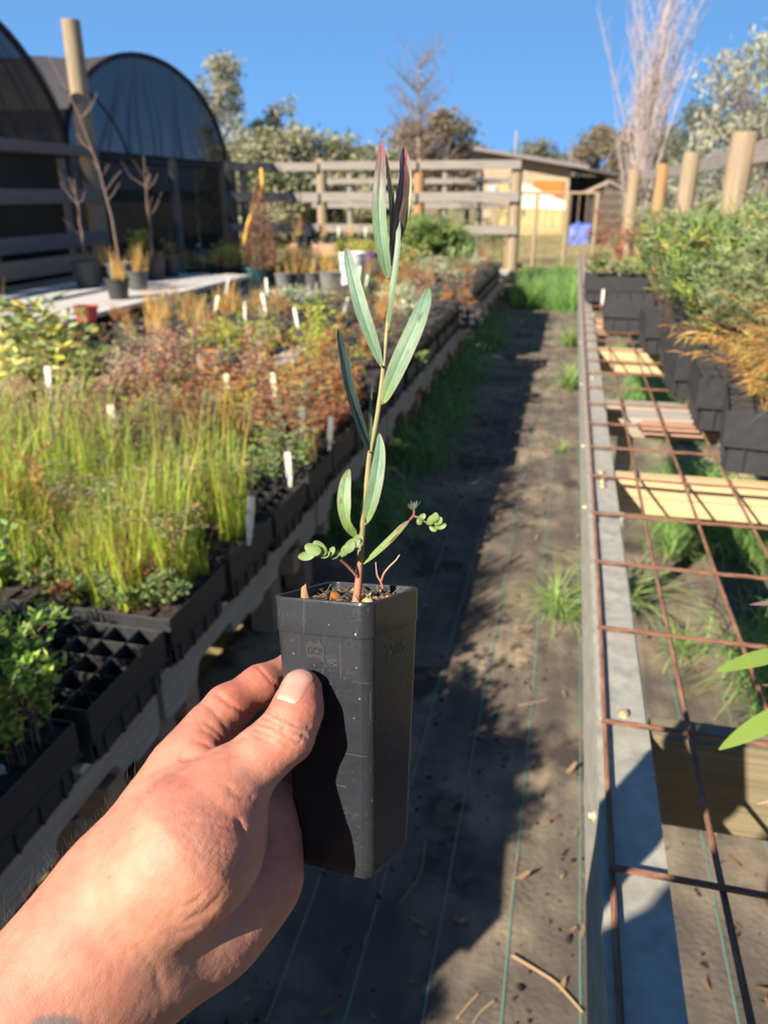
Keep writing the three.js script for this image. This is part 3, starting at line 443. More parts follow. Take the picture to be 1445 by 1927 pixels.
{
  const A = V(elbowC.x, elbowC.y, elbowC.z), ax = V().subVectors(C(400, 1560, 0.32), A).normalize(), n1 = V(0, 0, 1).addScaledVector(ax, -ax.z).normalize(), n2 = V().crossVectors(ax, n1), p = handGeo.attributes.position, uv = new Float32Array(p.count * 2), q = V();
  for (let i = 0; i < p.count; i++) { q.fromBufferAttribute(p, i).sub(A); uv.set([q.dot(ax), Math.atan2(q.dot(n2), q.dot(n1)) * 0.034], i * 2); }
  handGeo.setAttribute('uv', new THREE.BufferAttribute(uv, 2));
  skinColour(handGeo, (x, y, z) => {
    const px = PW / 2 + F * x / -z, py = PH / 2 - F * y / -z, b = (cx, cy, r) => Math.exp(-(((px - cx) ** 2 + (py - cy) ** 2) / (r * r)));
    const red = clamp(0.30 + 0.55 * noise(x * 60, y * 60, z * 60) + 0.9 * b(470, 1290, 80) + 0.8 * b(590, 1320, 45) + 0.35 * b(330, 1420, 90) + 0.3 * b(410, 1590, 80) - 0.5 * b(330, 1800, 90), 0, 1);
    let c = mix3([0.465, 0.216, 0.140], [0.47, 0.152, 0.100], red); const m = 1 + 0.13 * noise(x * 190, y * 190, z * 190); c = c.map((e) => e * m);
        for (const [fx, fy] of [[447, 1424], [280, 1490], [350, 1600], [205, 1650], [160, 1750], [250, 1560]]) if (Math.hypot(px - fx, py - fy) < 3.2) c = mix3(c, [0.30, 0.10, 0.06], 0.6);
    const tt = Math.hypot((px - 105) / 62, (py - 1932) / 26) + 0.35 * noise(px * 0.06, py * 0.06); if (tt < 1) c = mix3(c, [0.12, 0.13, 0.14], clamp((1 - tt) * 3, 0, 0.75)); // edge of a tattoo
    return c;
  });
  handGeo.applyMatrix4(camera.matrixWorld);
}
const person = thing('person', 'person holding up a black seedling tube, only the hand and forearm in view', 'person', [-0.12, 0, 0.36]);
person.updateMatrixWorld(true);
const inPerson = new THREE.Matrix4().copy(person.matrixWorld).invert();
{ // the rest of the figure: upright, the other hand holding the phone before the chest
  const DY = EYE * (1 - S);
  const elb = elbowC.clone().applyMatrix4(camera.matrixWorld), wr = V().lerpVectors(elb, wristC.clone().applyMatrix4(camera.matrixWorld), 0.42), sL = V(-0.31, 1.37, 0.34), sR = V(0.07, 1.37, 0.36), eR = V(0.19, 1.10, 0.24), wR = V(0.085, 1.40 - DY, 0.06);
  const ft = matY(-0.1, 0.36) + 0.045;
  const torso = [cap(V(-0.12, 0.95, 0.38), V(-0.12, 1.10, 0.38), 0.125, 0.12), cap(V(-0.17, 1.10, 0.38), V(-0.19, 1.30, 0.37), 0.115, 0.105), cap(V(-0.07, 1.10, 0.38), V(-0.05, 1.30, 0.37), 0.115, 0.105), cap(sL, sR, 0.062, 0.062)];
  const legs = [...[-1, 1].flatMap((s) => chain([V(-0.12 + s * 0.085, 0.93, 0.38), V(-0.12 + s * 0.11, 0.50, 0.36), V(-0.12 + s * 0.12, ft + 0.05, 0.40)], [0.088, 0.056, 0.040]))];
  const skinParts = [...chain([sL, elb, wr], [0.048, 0.038, 0.032]), ...chain([sR, eR, wR], [0.048, 0.037, 0.024]), cap(V(-0.12, 1.38, 0.37), V(-0.12, 1.50, 0.35), 0.055, 0.052)];
  const head = [cap(V(-0.12, 1.60, 0.335), V(-0.12, 1.56, 0.315), 0.088, 0.070), cap(V(-0.12, 1.62, 0.37), V(-0.12, 1.60, 0.37), 0.088, 0.080), cap(V(-0.12, 1.49, 0.268), V(-0.12, 1.52, 0.29), 0.026, 0.045)];
  const nose = cap(V(-0.12, 1.585, 0.245), V(-0.12, 1.545, 0.228), 0.008, 0.013), ears = [cap(V(-0.215, 1.57, 0.345), V(-0.212, 1.545, 0.345), 0.012, 0.009), cap(V(-0.025, 1.57, 0.345), V(-0.028, 1.545, 0.345), 0.012, 0.009)], lips = cap(V(-0.14, 1.515, 0.247), V(-0.10, 1.515, 0.247), 0.007, 0.007), brow = cap(V(-0.15, 1.605, 0.258), V(-0.09, 1.605, 0.258), 0.012, 0.012);
  const bodyF = (x, y, z) => smin(smin(chainD(torso, x, y, z, 0.06), chainD(legs, x, y, z, 0.03), 0.05), chainD(skinParts, x, y, z, 0.02), 0.03);
  const g1 = surfaceNets((x, y, z) => Math.max(bodyF(x, y, z), y - 1.455), V(-0.55, 0.0, -0.05), V(0.35, 1.5, 0.62), 0.013);
  const g2 = surfaceNets((x, y, z) => { let d = chainD(head, x, y, z, 0.03); d = smin(d, capD(skinParts[skinParts.length - 1], x, y, z), 0.02); d = smin(d, capD(nose, x, y, z), 0.008); d = smin(d, Math.min(capD(ears[0], x, y, z), capD(ears[1], x, y, z)), 0.006); d = smin(d, capD(brow, x, y, z), 0.012); for (const s of [-1, 1]) { const e = Math.hypot(x + 0.12 - s * 0.032, y - 1.578, z - 0.243) - 0.014; d = Math.max(d, -e); d = Math.min(d, Math.hypot(x + 0.12 - s * 0.032, y - 1.578, z - 0.257) - 0.012); } return smin(d, capD(lips, x, y, z), 0.006); }, V(-0.25, 1.40, 0.19), V(0.01, 1.74, 0.49), 0.004);
  // right hand round the phone
  const rp = cap(wR, V(0.060, 1.475 - DY, 0.045), 0.023, 0.026), rFing = [0, 1, 2, 3].map((k) => chain([V(0.062 - k * 0.004, 1.520 - k * 0.024 - DY, 0.050), V(0.052, 1.522 - k * 0.024 - DY, 0.024 + 0.004), V(0.030, 1.520 - k * 0.024 - DY, 0.0265)], [0.010, 0.0088, 0.0075 - k * 0.0004])), rTh = chain([V(0.055, 1.46 - DY, 0.055), V(0.050, 1.50 - DY, 0.058), V(0.030, 1.525 - DY, 0.050)], [0.013, 0.011, 0.009]);
  const phoneD = (x, y, z) => Math.max(Math.abs(x - 0.012) - 0.036, Math.abs(y - 1.535 + DY) - 0.075, Math.abs(z - 0.038) - 0.0045);
  const g3 = surfaceNets((x, y, z) => { let d = smin(capD(rp, x, y, z), capD(cap(eR, wR, 0.037, 0.024), x, y, z), 0.02); d = smin(d, capD(cap(V(0.060, 1.475 - DY, 0.048), V(0.058, 1.525 - DY, 0.048), 0.020, 0.014), x, y, z), 0.012); for (const c of rFing) d = Math.min(d, smin(d, chainD(c, x, y, z, 0.004), 0.004)); d = smin(d, chainD(rTh, x, y, z, 0.004), 0.005); return Math.max(d, -phoneD(x, y, z)); }, V(0.0, 1.30 - DY, -0.005), V(0.16, 1.56 - DY, 0.13), 0.003);
  for (const g of [g1, g2, g3]) { skinColour(g, (x, y, z) => { const m = 1 + 0.1 * noise(x * 40, y * 40, z * 40); return y > 1.57 && z > 0.255 && (Math.hypot(x + 0.12 - 0.032, y - 1.578, z - 0.25) < 0.012 || Math.hypot(x + 0.12 + 0.032, y - 1.578, z - 0.25) < 0.012) ? [0.6, 0.58, 0.55] : [0.58 * m, 0.30 * m, 0.20 * m]; }); const p = g.attributes.position, uv = new Float32Array(p.count * 2); for (let i = 0; i < p.count; i++) uv.set([p.getX(i) + p.getZ(i), p.getY(i)], i * 2); g.setAttribute('uv', new THREE.BufferAttribute(uv, 2)); }
  const body = mergeGeometries([handGeo, g1, g2, g3]); body.applyMatrix4(inPerson);
  part('body', body, skin, person);
  const cloth = (name, f, lo, hi, h, mat) => { const g = surfaceNets(f, lo, hi, h); uvMetres(g); g.applyMatrix4(inPerson); return part(name, g, mat, person); };
  cloth('shirt', (x, y, z) => { const sl2 = Math.min(chainD(chain([sL, V().lerpVectors(sL, elb, 0.55)], [0.058, 0.055]), x, y, z, 0.02), chainD(chain([sR, V().lerpVectors(sR, eR, 0.55)], [0.058, 0.055]), x, y, z, 0.02)); return Math.max(smin(chainD(torso, x, y, z, 0.06) - 0.014, sl2, 0.03) - 0.004 + 0.006 * noise(x * 14, y * 10, z * 14), 0.86 - y, -(Math.hypot(x + 0.12, z - 0.36) - 0.062) * (y > 1.36 ? 1 : -1) - (y > 1.36 ? 0 : 9)); }, V(-0.52, 0.8, 0.1), V(0.3, 1.48, 0.62), 0.012, std({ map: mottleTex([0.05, 0.07, 0.10], 91, 12, 0.3, 3), roughness: 0.95 }));
  cloth('trousers', (x, y, z) => Math.max(smin(chainD(legs, x, y, z, 0.03) - 0.018 + 0.006 * noise(x * 12, y * 8, z * 12), capD(cap(V(-0.12, 0.93, 0.38), V(-0.12, 0.97, 0.38), 0.14, 0.135), x, y, z), 0.05), y - 0.98, 0.09 - y), V(-0.42, 0.0, 0.16), V(0.2, 1.02, 0.62), 0.013, std({ map: mottleTex([0.07, 0.065, 0.05], 94, 12, 0.3, 3), roughness: 0.95 }));
  for (const s of [-1, 1]) cloth('boot', (x, y, z) => Math.max(Math.min(capD(cap(V(-0.12 + s * 0.125, ft + 0.005, 0.40), V(-0.12 + s * 0.14, ft - 0.005, 0.24), 0.048, 0.042), x, y, z), capD(cap(V(-0.12 + s * 0.122, ft + 0.02, 0.405), V(-0.12 + s * 0.12, ft + 0.11, 0.405), 0.055, 0.058), x, y, z)), ft - 0.024 - y), V(-0.12 + s * 0.13 - 0.09, -0.02, 0.15), V(-0.12 + s * 0.13 + 0.09, 0.24, 0.5), 0.008, std({ color: lin(0.09, 0.05, 0.025), roughness: 0.8 }));
  cloth('hair', (x, y, z) => Math.max(Math.min(capD(head[0], x, y, z), capD(head[1], x, y, z)) - 0.010 + 0.006 * noise(x * 60, y * 30, z * 60), 1.575 - y + (z < 0.33 ? (0.33 - z) * 1.0 : 0)), V(-0.26, 1.5, 0.19), V(0.02, 1.75, 0.5), 0.006, std({ color: lin(0.06, 0.035, 0.02), roughness: 0.7 }));
  const phone = thing('phone', 'dark slab phone held before the chest behind the view', 'phone', [0.012, 1.46 - DY, 0.038]);
  boxAt('phone_body', 0.072, 0.15, 0.008, 0, 0.075, 0, std({ color: lin(0.02, 0.02, 0.022), roughness: 0.3 }), phone, 0.0035); boxAt('screen', 0.066, 0.14, 0.001, 0, 0.075, 0.0046, std({ color: lin(0.01, 0.01, 0.012), roughness: 0.1 }), phone, 0.0004);
}
{ // thumb nail, and the fine hairs along the forearm
  const nailM = new THREE.MeshPhysicalMaterial({ vertexColors: true, roughness: 0.28, clearcoat: 0.5, clearcoatRoughness: 0.25 });
  const tip = C(573, 1268, 0.3262), basee = C(549, 1333, 0.3205), ax = V().subVectors(tip, basee).normalize(), side = V().crossVectors(ax, V(-0.22, 0.05, 0.97).normalize()).normalize(), nr = V().crossVectors(side, ax).normalize(), mid = C(559, 1297, 0.3245).clone();
  const m = new MB(), n = 18, ids = [];
  for (let j = 0; j <= n; j++) for (let i = 0; i <= n; i++) { let u = i / n * 2 - 1, v = j / n * 2 - 1; const k = Math.pow(Math.pow(Math.abs(u), 3.2) + Math.pow(Math.abs(v), 3.2), 1 / 3.2), mx = Math.max(Math.abs(u), Math.abs(v)); const sc = k > 1e-6 ? mx / k : 1; u *= sc; v *= sc;
    // lay it on the thumb: start outside along the normal and march in to the skin
    const a = v * 0.0079, b = u * (0.0064 + 0.0004 * v); const q = mid.clone().addScaledVector(ax, a).addScaledVector(side, b).addScaledVector(nr, 0.02);
    for (let s = 0; s < 40; s++) { const d = handD(q.x, q.y, q.z); if (d < 0.00005) break; q.addScaledVector(nr, -d * 0.8); }
    const e = Math.max(Math.abs(u), Math.abs(v)), lift = 0.00075 * (1 - Math.pow(e, 6)) + (v > 0 ? 0.0004 * v * v : 0) - 0.00025; q.addScaledVector(nr, lift);
    let c = [0.52, 0.255, 0.19]; if (v < -0.55) c = mix3(c, [0.60, 0.36, 0.28], clamp((-v - 0.55) * 3 - Math.abs(u) * 0.8, 0, 1)); if (v > 0.80) c = mix3(c, [0.56, 0.42, 0.31], clamp((v - 0.86) * 8, 0, 1)); if (e > 0.95 && v < 0.85) c = [0.36, 0.13, 0.08];
    const W = q.applyMatrix4(camera.matrixWorld).applyMatrix4(inPerson); ids.push(m.v(W.x, W.y, W.z, c.map((z) => z * (1 + 0.03 * noise(u * 9, v * 2))), u, v)); }
  for (let j = 0; j < n; j++) for (let i = 0; i < n; i++) { const a = j * (n + 1) + i; m.quad(a, a + 1, a + n + 2, a + n + 1); }
  part('thumb_nail', m.build(), nailM, person);
  const hair = new MB(), r = rng(77); let made = 0;
  for (let k = 0; k < 6000 && made < 420; k++) { // find points on the skin of the forearm and the back of the hand
    const t = r(), p = V().lerpVectors(elbowC, C(270, 1530, 0.315), 0.25 + t * 0.75), a = r() * 6.283, o = V(Math.cos(a), Math.sin(a), (r() - 0.5) * 1.6).normalize(); if (o.x * -0.7 + o.y * 0.7 < (t > 0.65 ? 0.72 : 0.25)) continue;
    const q = p.clone().addScaledVector(o, 0.09); let ok = false; for (let s = 0; s < 60; s++) { const d = handD(q.x, q.y, q.z); if (d < 0.0003) { ok = true; break; } q.addScaledVector(o, -d * 0.8); } if (!ok) continue;
    const L = (0.003 + r() * 0.007) * (t > 0.7 ? 0.6 : 1), dir = o.clone().multiplyScalar(0.75).add(V(0.6 * (r() - 0.3), 0.55 + 0.4 * r(), 0.5 * (r() - 0.5))).normalize(), bend = V((r() - 0.5), 0.6 + (r() - 0.5), (r() - 0.5)).multiplyScalar(L * 0.4);
    const pts = [0, 0.5, 1].map((s) => q.clone().addScaledVector(dir, L * s).addScaledVector(bend, s * s).applyMatrix4(camera.matrixWorld).applyMatrix4(inPerson));
    hair.tube(pts, (s) => 0.000045 * (1 - 0.7 * s), 3, [0.16, 0.10, 0.06], [0.30, 0.21, 0.13], false); made++;
  }
  tag(part('arm_hair', hair.build(), M.vc, person), null, null, null, 'stuff');
}
// ---------------------------------------------------------------- plant shapes (several variants of each, shared by the copies)
const dirOf = (az, el) => V(Math.cos(az) * Math.cos(el), Math.sin(el), Math.sin(az) * Math.cos(el));
const sideOf = (d, r) => { const s = V().crossVectors(d, V(r() - 0.5, r() - 0.2, r() - 0.5)).normalize(); return s.lengthSq() ? s : V(1, 0, 0); };
function reedGeo(seed, h, n, rad, cols, tips, w = 0.0032) {
  const m = new MB(), r = rng(seed);
  for (let k = 0; k < n; k++) { const a = r() * 6.28, q = rad * Math.sqrt(r()), L = h * (0.35 + 0.65 * Math.pow(r(), 0.6)); const c = vary(cols[Math.floor(r() * cols.length)], r, 0.3), t = vary(tips[Math.floor(r() * tips.length)], r, 0.3); m.blade(V(Math.cos(a) * q, 0, Math.sin(a) * q), 0.02 + r() * 0.20, r() * 6.28, L, w * (0.6 + r() * 0.7), r() < 0.14 ? [0.34, 0.20, 0.07] : c, t, 4, r() * r() * 0.7); }
  return m.build();
}
// stems set with small leaves
function heathGeo(seed, h, stems, leafL, leafW, cols, { spread = 0.35, per = 26, stemCol = [0.12, 0.05, 0.03], rad = 0.012, up = 0.5, low = 0.15, branch = 2 } = {}) {
  const m = new MB(), r = rng(seed);
  const run = (b, az, lean, H, depth) => {
    const pts = []; for (let k = 0; k <= 4; k++) { const t = k / 4, a = lean * (0.6 + 0.6 * t); pts.push(V(b.x + Math.cos(az) * Math.sin(a) * H * t, b.y + Math.cos(a) * H * t, b.z + Math.sin(az) * Math.sin(a) * H * t)); }
    m.tube(pts, (t) => mix(0.0014, 0.0005, t) * (0.6 + h * 1.4), 3, stemCol, stemCol, false);
    const col = cols[Math.floor(r() * cols.length)], cnt = Math.round(per * H / h);
    for (let k = 0; k < cnt; k++) { const t = mix(depth ? 0.05 : low, 1, Math.sqrt(r())), f = t * 4, i = Math.min(3, Math.floor(f)), p = V().lerpVectors(pts[i], pts[i + 1], f - i), d = dirOf(r() * 6.28, up * (0.3 + 1.2 * r())); m.leaf(p, d, sideOf(d, r), leafL * (0.6 + 0.6 * r()), leafW * (0.7 + 0.5 * r()), vary(col, r, 0.35), { n: 2, droop: r() * 0.2 }); }
    if (depth < branch) for (let q = 0; q < 2; q++) { const t = 0.3 + r() * 0.45, f = t * 4, i = Math.min(3, Math.floor(f)); run(V().lerpVectors(pts[i], pts[i + 1], f - i), r() * 6.28, lean + 0.3 + r() * 0.4, H * (0.35 + r() * 0.25), depth + 1); }
  };
  for (let s = 0; s < stems; s++) { const a = r() * 6.28, q = rad * Math.sqrt(r()); run(V(Math.cos(a) * q, 0, Math.sin(a) * q), r() * 6.28, r() * spread, h * (0.65 + 0.4 * r()), branch === 0 ? 9 : 0); }
  return m.build();
}
// drooping feathery sprays
function featherGeo(seed, h, n, cols) {
  const m = new MB(), r = rng(seed);
  for (let s = 0; s < n; s++) {
    const az = r() * 6.28, L = h * (0.6 + 0.5 * r()), el0 = 0.9 + r() * 0.5, pts = [], col = cols[Math.floor(r() * cols.length)]; let p = V((r() - 0.5) * 0.03, 0, (r() - 0.5) * 0.03);
    for (let k = 0; k <= 7; k++) { pts.push(p.clone()); p = p.clone().addScaledVector(dirOf(az, el0 - k * 0.17), L / 7); }
    m.tube(pts, (t) => mix(0.0013, 0.0004, t), 3, [0.22, 0.14, 0.05], vary(col, r), false);
    for (let k = 2; k <= 7; k++) for (let q = 0; q < 5; q++) { const d = dirOf(az + (r() < 0.5 ? 1 : -1) * (0.5 + 0.6 * r()), (r() - 0.35) * 0.9); m.leaf(V().lerpVectors(pts[k - 1], pts[k], r()), d, sideOf(d, r), 0.018 + r() * 0.03, 0.0022, vary(col, r, 0.35), { n: 2, droop: 0.3 }); }
  }
  return m.build();
}
const GR = { reedBase: [[0.32, 0.46, 0.012], [0.26, 0.43, 0.012], [0.42, 0.47, 0.015], [0.28, 0.43, 0.02]], reedTip: [[0.26, 0.37, 0.03], [0.33, 0.34, 0.05], [0.42, 0.29, 0.06], [0.20, 0.31, 0.04]],
  red: [[0.30, 0.06, 0.03], [0.36, 0.12, 0.03], [0.24, 0.12, 0.05], [0.34, 0.18, 0.05]], orange: [[0.42, 0.17, 0.04], [0.36, 0.12, 0.04], [0.45, 0.25, 0.06], [0.26, 0.19, 0.05]], pink: [[0.42, 0.24, 0.19], [0.34, 0.15, 0.12], [0.44, 0.33, 0.19], [0.28, 0.24, 0.11]], lime: [[0.34, 0.38, 0.03], [0.28, 0.36, 0.04], [0.40, 0.38, 0.06]], green: [[0.13, 0.20, 0.04], [0.17, 0.24, 0.06], [0.10, 0.16, 0.05]], yellow: [[0.55, 0.42, 0.04], [0.42, 0.38, 0.10], [0.30, 0.30, 0.08]], straw: [[0.50, 0.32, 0.07], [0.48, 0.25, 0.04], [0.34, 0.30, 0.07], [0.46, 0.38, 0.14]], silver: [[0.34, 0.38, 0.25], [0.25, 0.31, 0.16], [0.44, 0.46, 0.33]], long: [[0.12, 0.19, 0.03], [0.17, 0.24, 0.04], [0.08, 0.13, 0.03], [0.23, 0.27, 0.05], [0.10, 0.15, 0.06]] };
const K = {}; // kinds: list of geometries
const kind = (name, n, f) => { K[name] = Array.from({ length: n }, (_, i) => { const g = f(i), c = g.attributes.color.array; for (let k = 0; k < c.length; k++) c[k] = Math.min(0.75, c[k] * 1.45); return g; }); };
kind('reed', 5, (i) => reedGeo(100 + i, 0.30 + 0.05 * i, 54, 0.044, GR.reedBase, GR.reedTip));
kind('tallReed', 3, (i) => reedGeo(130 + i, 0.58 + 0.06 * i, 22, 0.024, GR.reedBase, [[0.30, 0.26, 0.06], [0.20, 0.26, 0.05], [0.40, 0.25, 0.05]], 0.0040));
kind('needle', 4, (i) => heathGeo(160 + i, 0.24 + i * 0.03, 3, 0.016, 0.0030, [[0.22, 0.26, 0.08], [0.28, 0.26, 0.08], [0.38, 0.22, 0.09], [0.22, 0.28, 0.13]], { per: 46, up: 0.4 }));
kind('redHeath', 4, (i) => heathGeo(200 + i, 0.17 + i * 0.02, 4, 0.015, 0.006, GR.red, { per: 30 }));
kind('orangeHeath', 4, (i) => heathGeo(220 + i, 0.16 + i * 0.02, 4, 0.014, 0.006, GR.orange, { per: 34 }));
kind('pinkHeath', 4, (i) => heathGeo(240 + i, 0.20 + i * 0.03, 4, 0.012, 0.0055, GR.pink, { per: 34 }));
kind('limeBush', 3, (i) => heathGeo(260 + i, 0.30 + i * 0.03, 8, 0.022, 0.009, GR.lime, { per: 34, rad: 0.05, spread: 0.4 }));
kind('lowGreen', 4, (i) => heathGeo(280 + i, 0.075 + i * 0.012, 5, 0.015, 0.009, GR.green, { per: 16, spread: 0.8, branch: 1 }));
kind('yellowLeaf', 3, (i) => heathGeo(300 + i, 0.28 + i * 0.03, 5, 0.055, 0.020, [...GR.yellow, [0.22, 0.26, 0.08], [0.16, 0.22, 0.06]], { per: 14, spread: 0.5, rad: 0.03 }));
kind('boxLeaf', 3, (i) => heathGeo(320 + i, 0.17 + i * 0.035, 4, 0.019, 0.0085, [[0.20, 0.30, 0.03], [0.15, 0.25, 0.03], [0.27, 0.34, 0.05]], { per: 30, up: 0.8, spread: 0.25, rad: 0.014 }));
kind('straw', 4, (i) => reedGeo(340 + i, 0.24 + 0.03 * i, 34, 0.045, GR.straw, [[0.5, 0.32, 0.1], [0.35, 0.28, 0.1], [0.5, 0.24, 0.05]], 0.0055));
kind('silver', 3, (i) => heathGeo(360 + i, 0.22 + i * 0.04, 4, 0.045, 0.013, GR.silver, { per: 16, up: 0.8, rad: 0.03 }));
kind('paddle', 3, (i) => heathGeo(380 + i, 0.22 + i * 0.02, 3, 0.10, 0.032, [[0.26, 0.36, 0.10], [0.34, 0.42, 0.18], [0.20, 0.30, 0.08]], { per: 9, up: 0.9, branch: 0, rad: 0.03 }));
kind('longLeaf', 5, (i) => heathGeo(400 + i, 0.36 + i * 0.05, 5, 0.10, 0.011, GR.long, { per: 36, up: 0.8, spread: 0.45, rad: 0.02, stemCol: [0.14, 0.10, 0.04] }));
kind('finetwig', 3, (i) => heathGeo(420 + i, 0.34 + i * 0.03, 5, 0.035, 0.0035, [[0.20, 0.25, 0.11], [0.16, 0.21, 0.08], [0.25, 0.28, 0.12]], { per: 80, up: 0.6, spread: 0.5, rad: 0.02 }));
kind('purpleLeaf', 2, (i) => heathGeo(440 + i, 0.36 + i * 0.04, 4, 0.03, 0.018, [[0.085, 0.035, 0.045], [0.12, 0.05, 0.055], [0.10, 0.15, 0.12]], { per: 22, up: 0.5, spread: 0.4 }));
kind('feather', 3, (i) => featherGeo(460 + i, 0.28 + i * 0.03, 26, [[0.44, 0.22, 0.04], [0.50, 0.30, 0.05], [0.30, 0.26, 0.05], [0.38, 0.17, 0.04]]));
kind('tuft', 4, (i) => { const m = new MB(), r = rng(480 + i); for (let k = 0; k < 46; k++) { const a = r() * 6.28; m.blade(V((r() - 0.5) * 0.03, 0, (r() - 0.5) * 0.03), 0.1 + r() * 0.75, a, (0.10 + 0.16 * r()) * (0.8 + i * 0.12), 0.004 + r() * 0.004, vary([0.15, 0.25, 0.05], r, 0.3), vary([0.22, 0.30, 0.08], r, 0.3), 4, 0.3 + r() * 0.6); } return m.build(); });
kind('dryGrass', 2, (i) => { const m = new MB(), r = rng(520 + i); for (let k = 0; k < 120; k++) m.blade(V((r() - 0.5) * 0.4, 0, (r() - 0.5) * 0.4), 0.05 + r() * 0.5, r() * 6.28, 0.10 + 0.20 * r(), 0.005 + r() * 0.004, vary([0.20, 0.20, 0.04], r, 0.3), vary([0.34, 0.28, 0.08], r, 0.3), 3, 0.4 + r() * 0.6); return m.build(); });
kind('longGrass', 3, (i) => { const m = new MB(), r = rng(500 + i); for (let k = 0; k < 130; k++) m.blade(V((r() - 0.5) * 0.34, 0, (r() - 0.5) * 0.34), 0.05 + r() * 0.5, r() * 6.28, 0.14 + 0.24 * r(), 0.004 + r() * 0.004, vary([0.10, 0.22, 0.035], r, 0.3), vary([0.17, 0.30, 0.06], r, 0.3), 4, 0.4 + r() * 0.7); return m.build(); });
const proto = {}; // first mesh of every kind and variant, cloned after that
function plant(kindName, name, label, category, group, pos, turn, scale = 1, variant = 0) {
  const list = K[kindName], v = variant % list.length, m = new THREE.Mesh(list[v], M.leaf);
  m.name = numbered(name); m.position.set(...pos); m.rotation.y = turn; if (scale.length) m.scale.set(...scale); else m.scale.setScalar(scale);
  scene.add(m); return tag(m, label, category, group);
}
// ---------------------------------------------------------------- trays, pots and plant labels
function makeTray(name, label, group, { soil = true, h = 0.14, w = 0.36, d = 0.30, nx = 6, nz = 5, base = M.blackPlastic } = {}) {
  const t = thing(name, label, 'tray', [0, 0, 0], 0, group), T = 0.004, up = h * 0.55;
  const wall = (W, H, D, x, y, z) => boxAt('tray_wall', W, H, D, x, y, z, base, t, 0.0015);
  for (const s of [-1, 1]) { wall(w, up, T, 0, h - up / 2, s * (d / 2 - T / 2)); wall(T, up, d - 2 * T, s * (w / 2 - T / 2), h - up / 2, 0); wall(w - 0.03, h - up, T, 0, (h - up) / 2, s * (d / 2 - 0.013)); wall(T, h - up, d - 0.05, s * (w / 2 - 0.013), (h - up) / 2, 0);
    boxAt('lip', w + 0.006, 0.004, 0.006, 0, h - up, s * (d / 2), base, t, 0.001); boxAt('lip', 0.006, 0.004, d - 0.004, s * (w / 2), h - up, 0, base, t, 0.001); }
  for (let k = 1; k < nx; k++) boxAt('divider', 0.0025, up * 0.9, d - 2 * T, -w / 2 + w * k / nx, h - up * 0.45 - 0.003, 0, base, t, 0.0008);
  for (let k = 1; k < nz; k++) boxAt('divider', w - 2 * T, up * 0.9, 0.0025, 0, h - up * 0.45 - 0.005, -d / 2 + d * k / nz, base, t, 0.0008);
  for (const s of [-1, 1]) { for (let k = 0; k < 5; k++) boxAt('rib', 0.008, h - up - 0.004, 0.006, -w / 2 + 0.05 + (w - 0.1) * k / 4, (h - up) / 2, s * (d / 2 - 0.008), base, t, 0.001); for (let k = 0; k < 4; k++) boxAt('rib', 0.006, h - up - 0.004, 0.008, s * (w / 2 - 0.008), (h - up) / 2, -d / 2 + 0.05 + (d - 0.1) * k / 3, base, t, 0.001); }
  boxAt('tray_floor', w - 0.03, 0.004, d - 0.03, 0, 0.004, 0, base, t, 0.001);
  if (soil) { const m = new MB(), n = 18, ids = []; for (let j = 0; j <= n; j++) for (let i = 0; i <= n; i++) { const x = i / n - 0.5, z = j / n - 0.5; ids.push(m.v(x * (w - 0.012), h - 0.012 + 0.006 * noise(x * 22, z * 22, 3), z * (d - 0.012), [1, 1, 1], x * w, z * d)); } for (let j = 0; j < n; j++) for (let i = 0; i < n; i++) { const a = j * (n + 1) + i; m.quad(a, a + n + 1, a + n + 2, a + 1); } part('potting_mix', soilGeo[`${w},${d},${h}`] ||= m.build(), M.soil, t); }
  return t;
}
const soilGeo = {};
function latheGeo(pts, n = 26) { return new THREE.LatheGeometry(pts.map(([x, y]) => new THREE.Vector2(x, y)), n); }
const potGeos = {};
function roundPot(name, label, group, pos, r, h, mat, withSoil = true) {
  const t = thing(name, label, 'pot', pos, 0, group), key = `${r},${h}`, rb = r * 0.76;
  potGeos[key] ||= [latheGeo([[0.001, 0.002], [rb * 0.98, 0], [rb, 0.004], [r * 0.96, h * 0.86], [r * 0.96, h * 0.87], [r * 1.03, h * 0.875], [r * 1.05, h * 0.985], [r * 1.035, h], [r, h], [r * 0.97, h * 0.98], [r * 0.9, h * 0.5], [rb * 0.9, 0.02]]), latheGeo([[0.001, h * 0.9 + 0.01], [r * 0.5, h * 0.9 + 0.004], [r * 0.965, h * 0.9]], 20)];
  part('pot_wall', potGeos[key][0], mat, t); if (withSoil) part('potting_mix', potGeos[key][1], M.soil, t); return t;
}
const tagShape = (() => { const s = new THREE.Shape(); s.moveTo(-0.0045, 0); s.lineTo(0.0045, 0); s.lineTo(0.0085, 0.045); s.lineTo(0.0085, 0.098); s.absarc(0.0045, 0.098, 0.004, 0, Math.PI / 2); s.lineTo(-0.0045, 0.102); s.absarc(-0.0045, 0.098, 0.004, Math.PI / 2, Math.PI); s.lineTo(-0.0085, 0.045); return new THREE.ExtrudeGeometry(s, { depth: 0.0009, bevelEnabled: false, curveSegments: 3 }); })();
const tagMats = [M.whiteTag, std({ color: lin(0.66, 0.58, 0.40), roughness: 0.6 }), std({ color: lin(0.55, 0.53, 0.50), roughness: 0.5 }), std({ color: lin(0.42, 0.33, 0.22), roughness: 0.7 })];
function plantTag(pos, label, group, { s = 1, lean = 0, turn = 0.2, mat = 0 } = {}) { const m = solo('plant_label', tagShape, tagMats[mat], label, 'label', group, pos); m.scale.set(s, s, 1); m.rotation.set(-0.12, turn, lean); return m; }

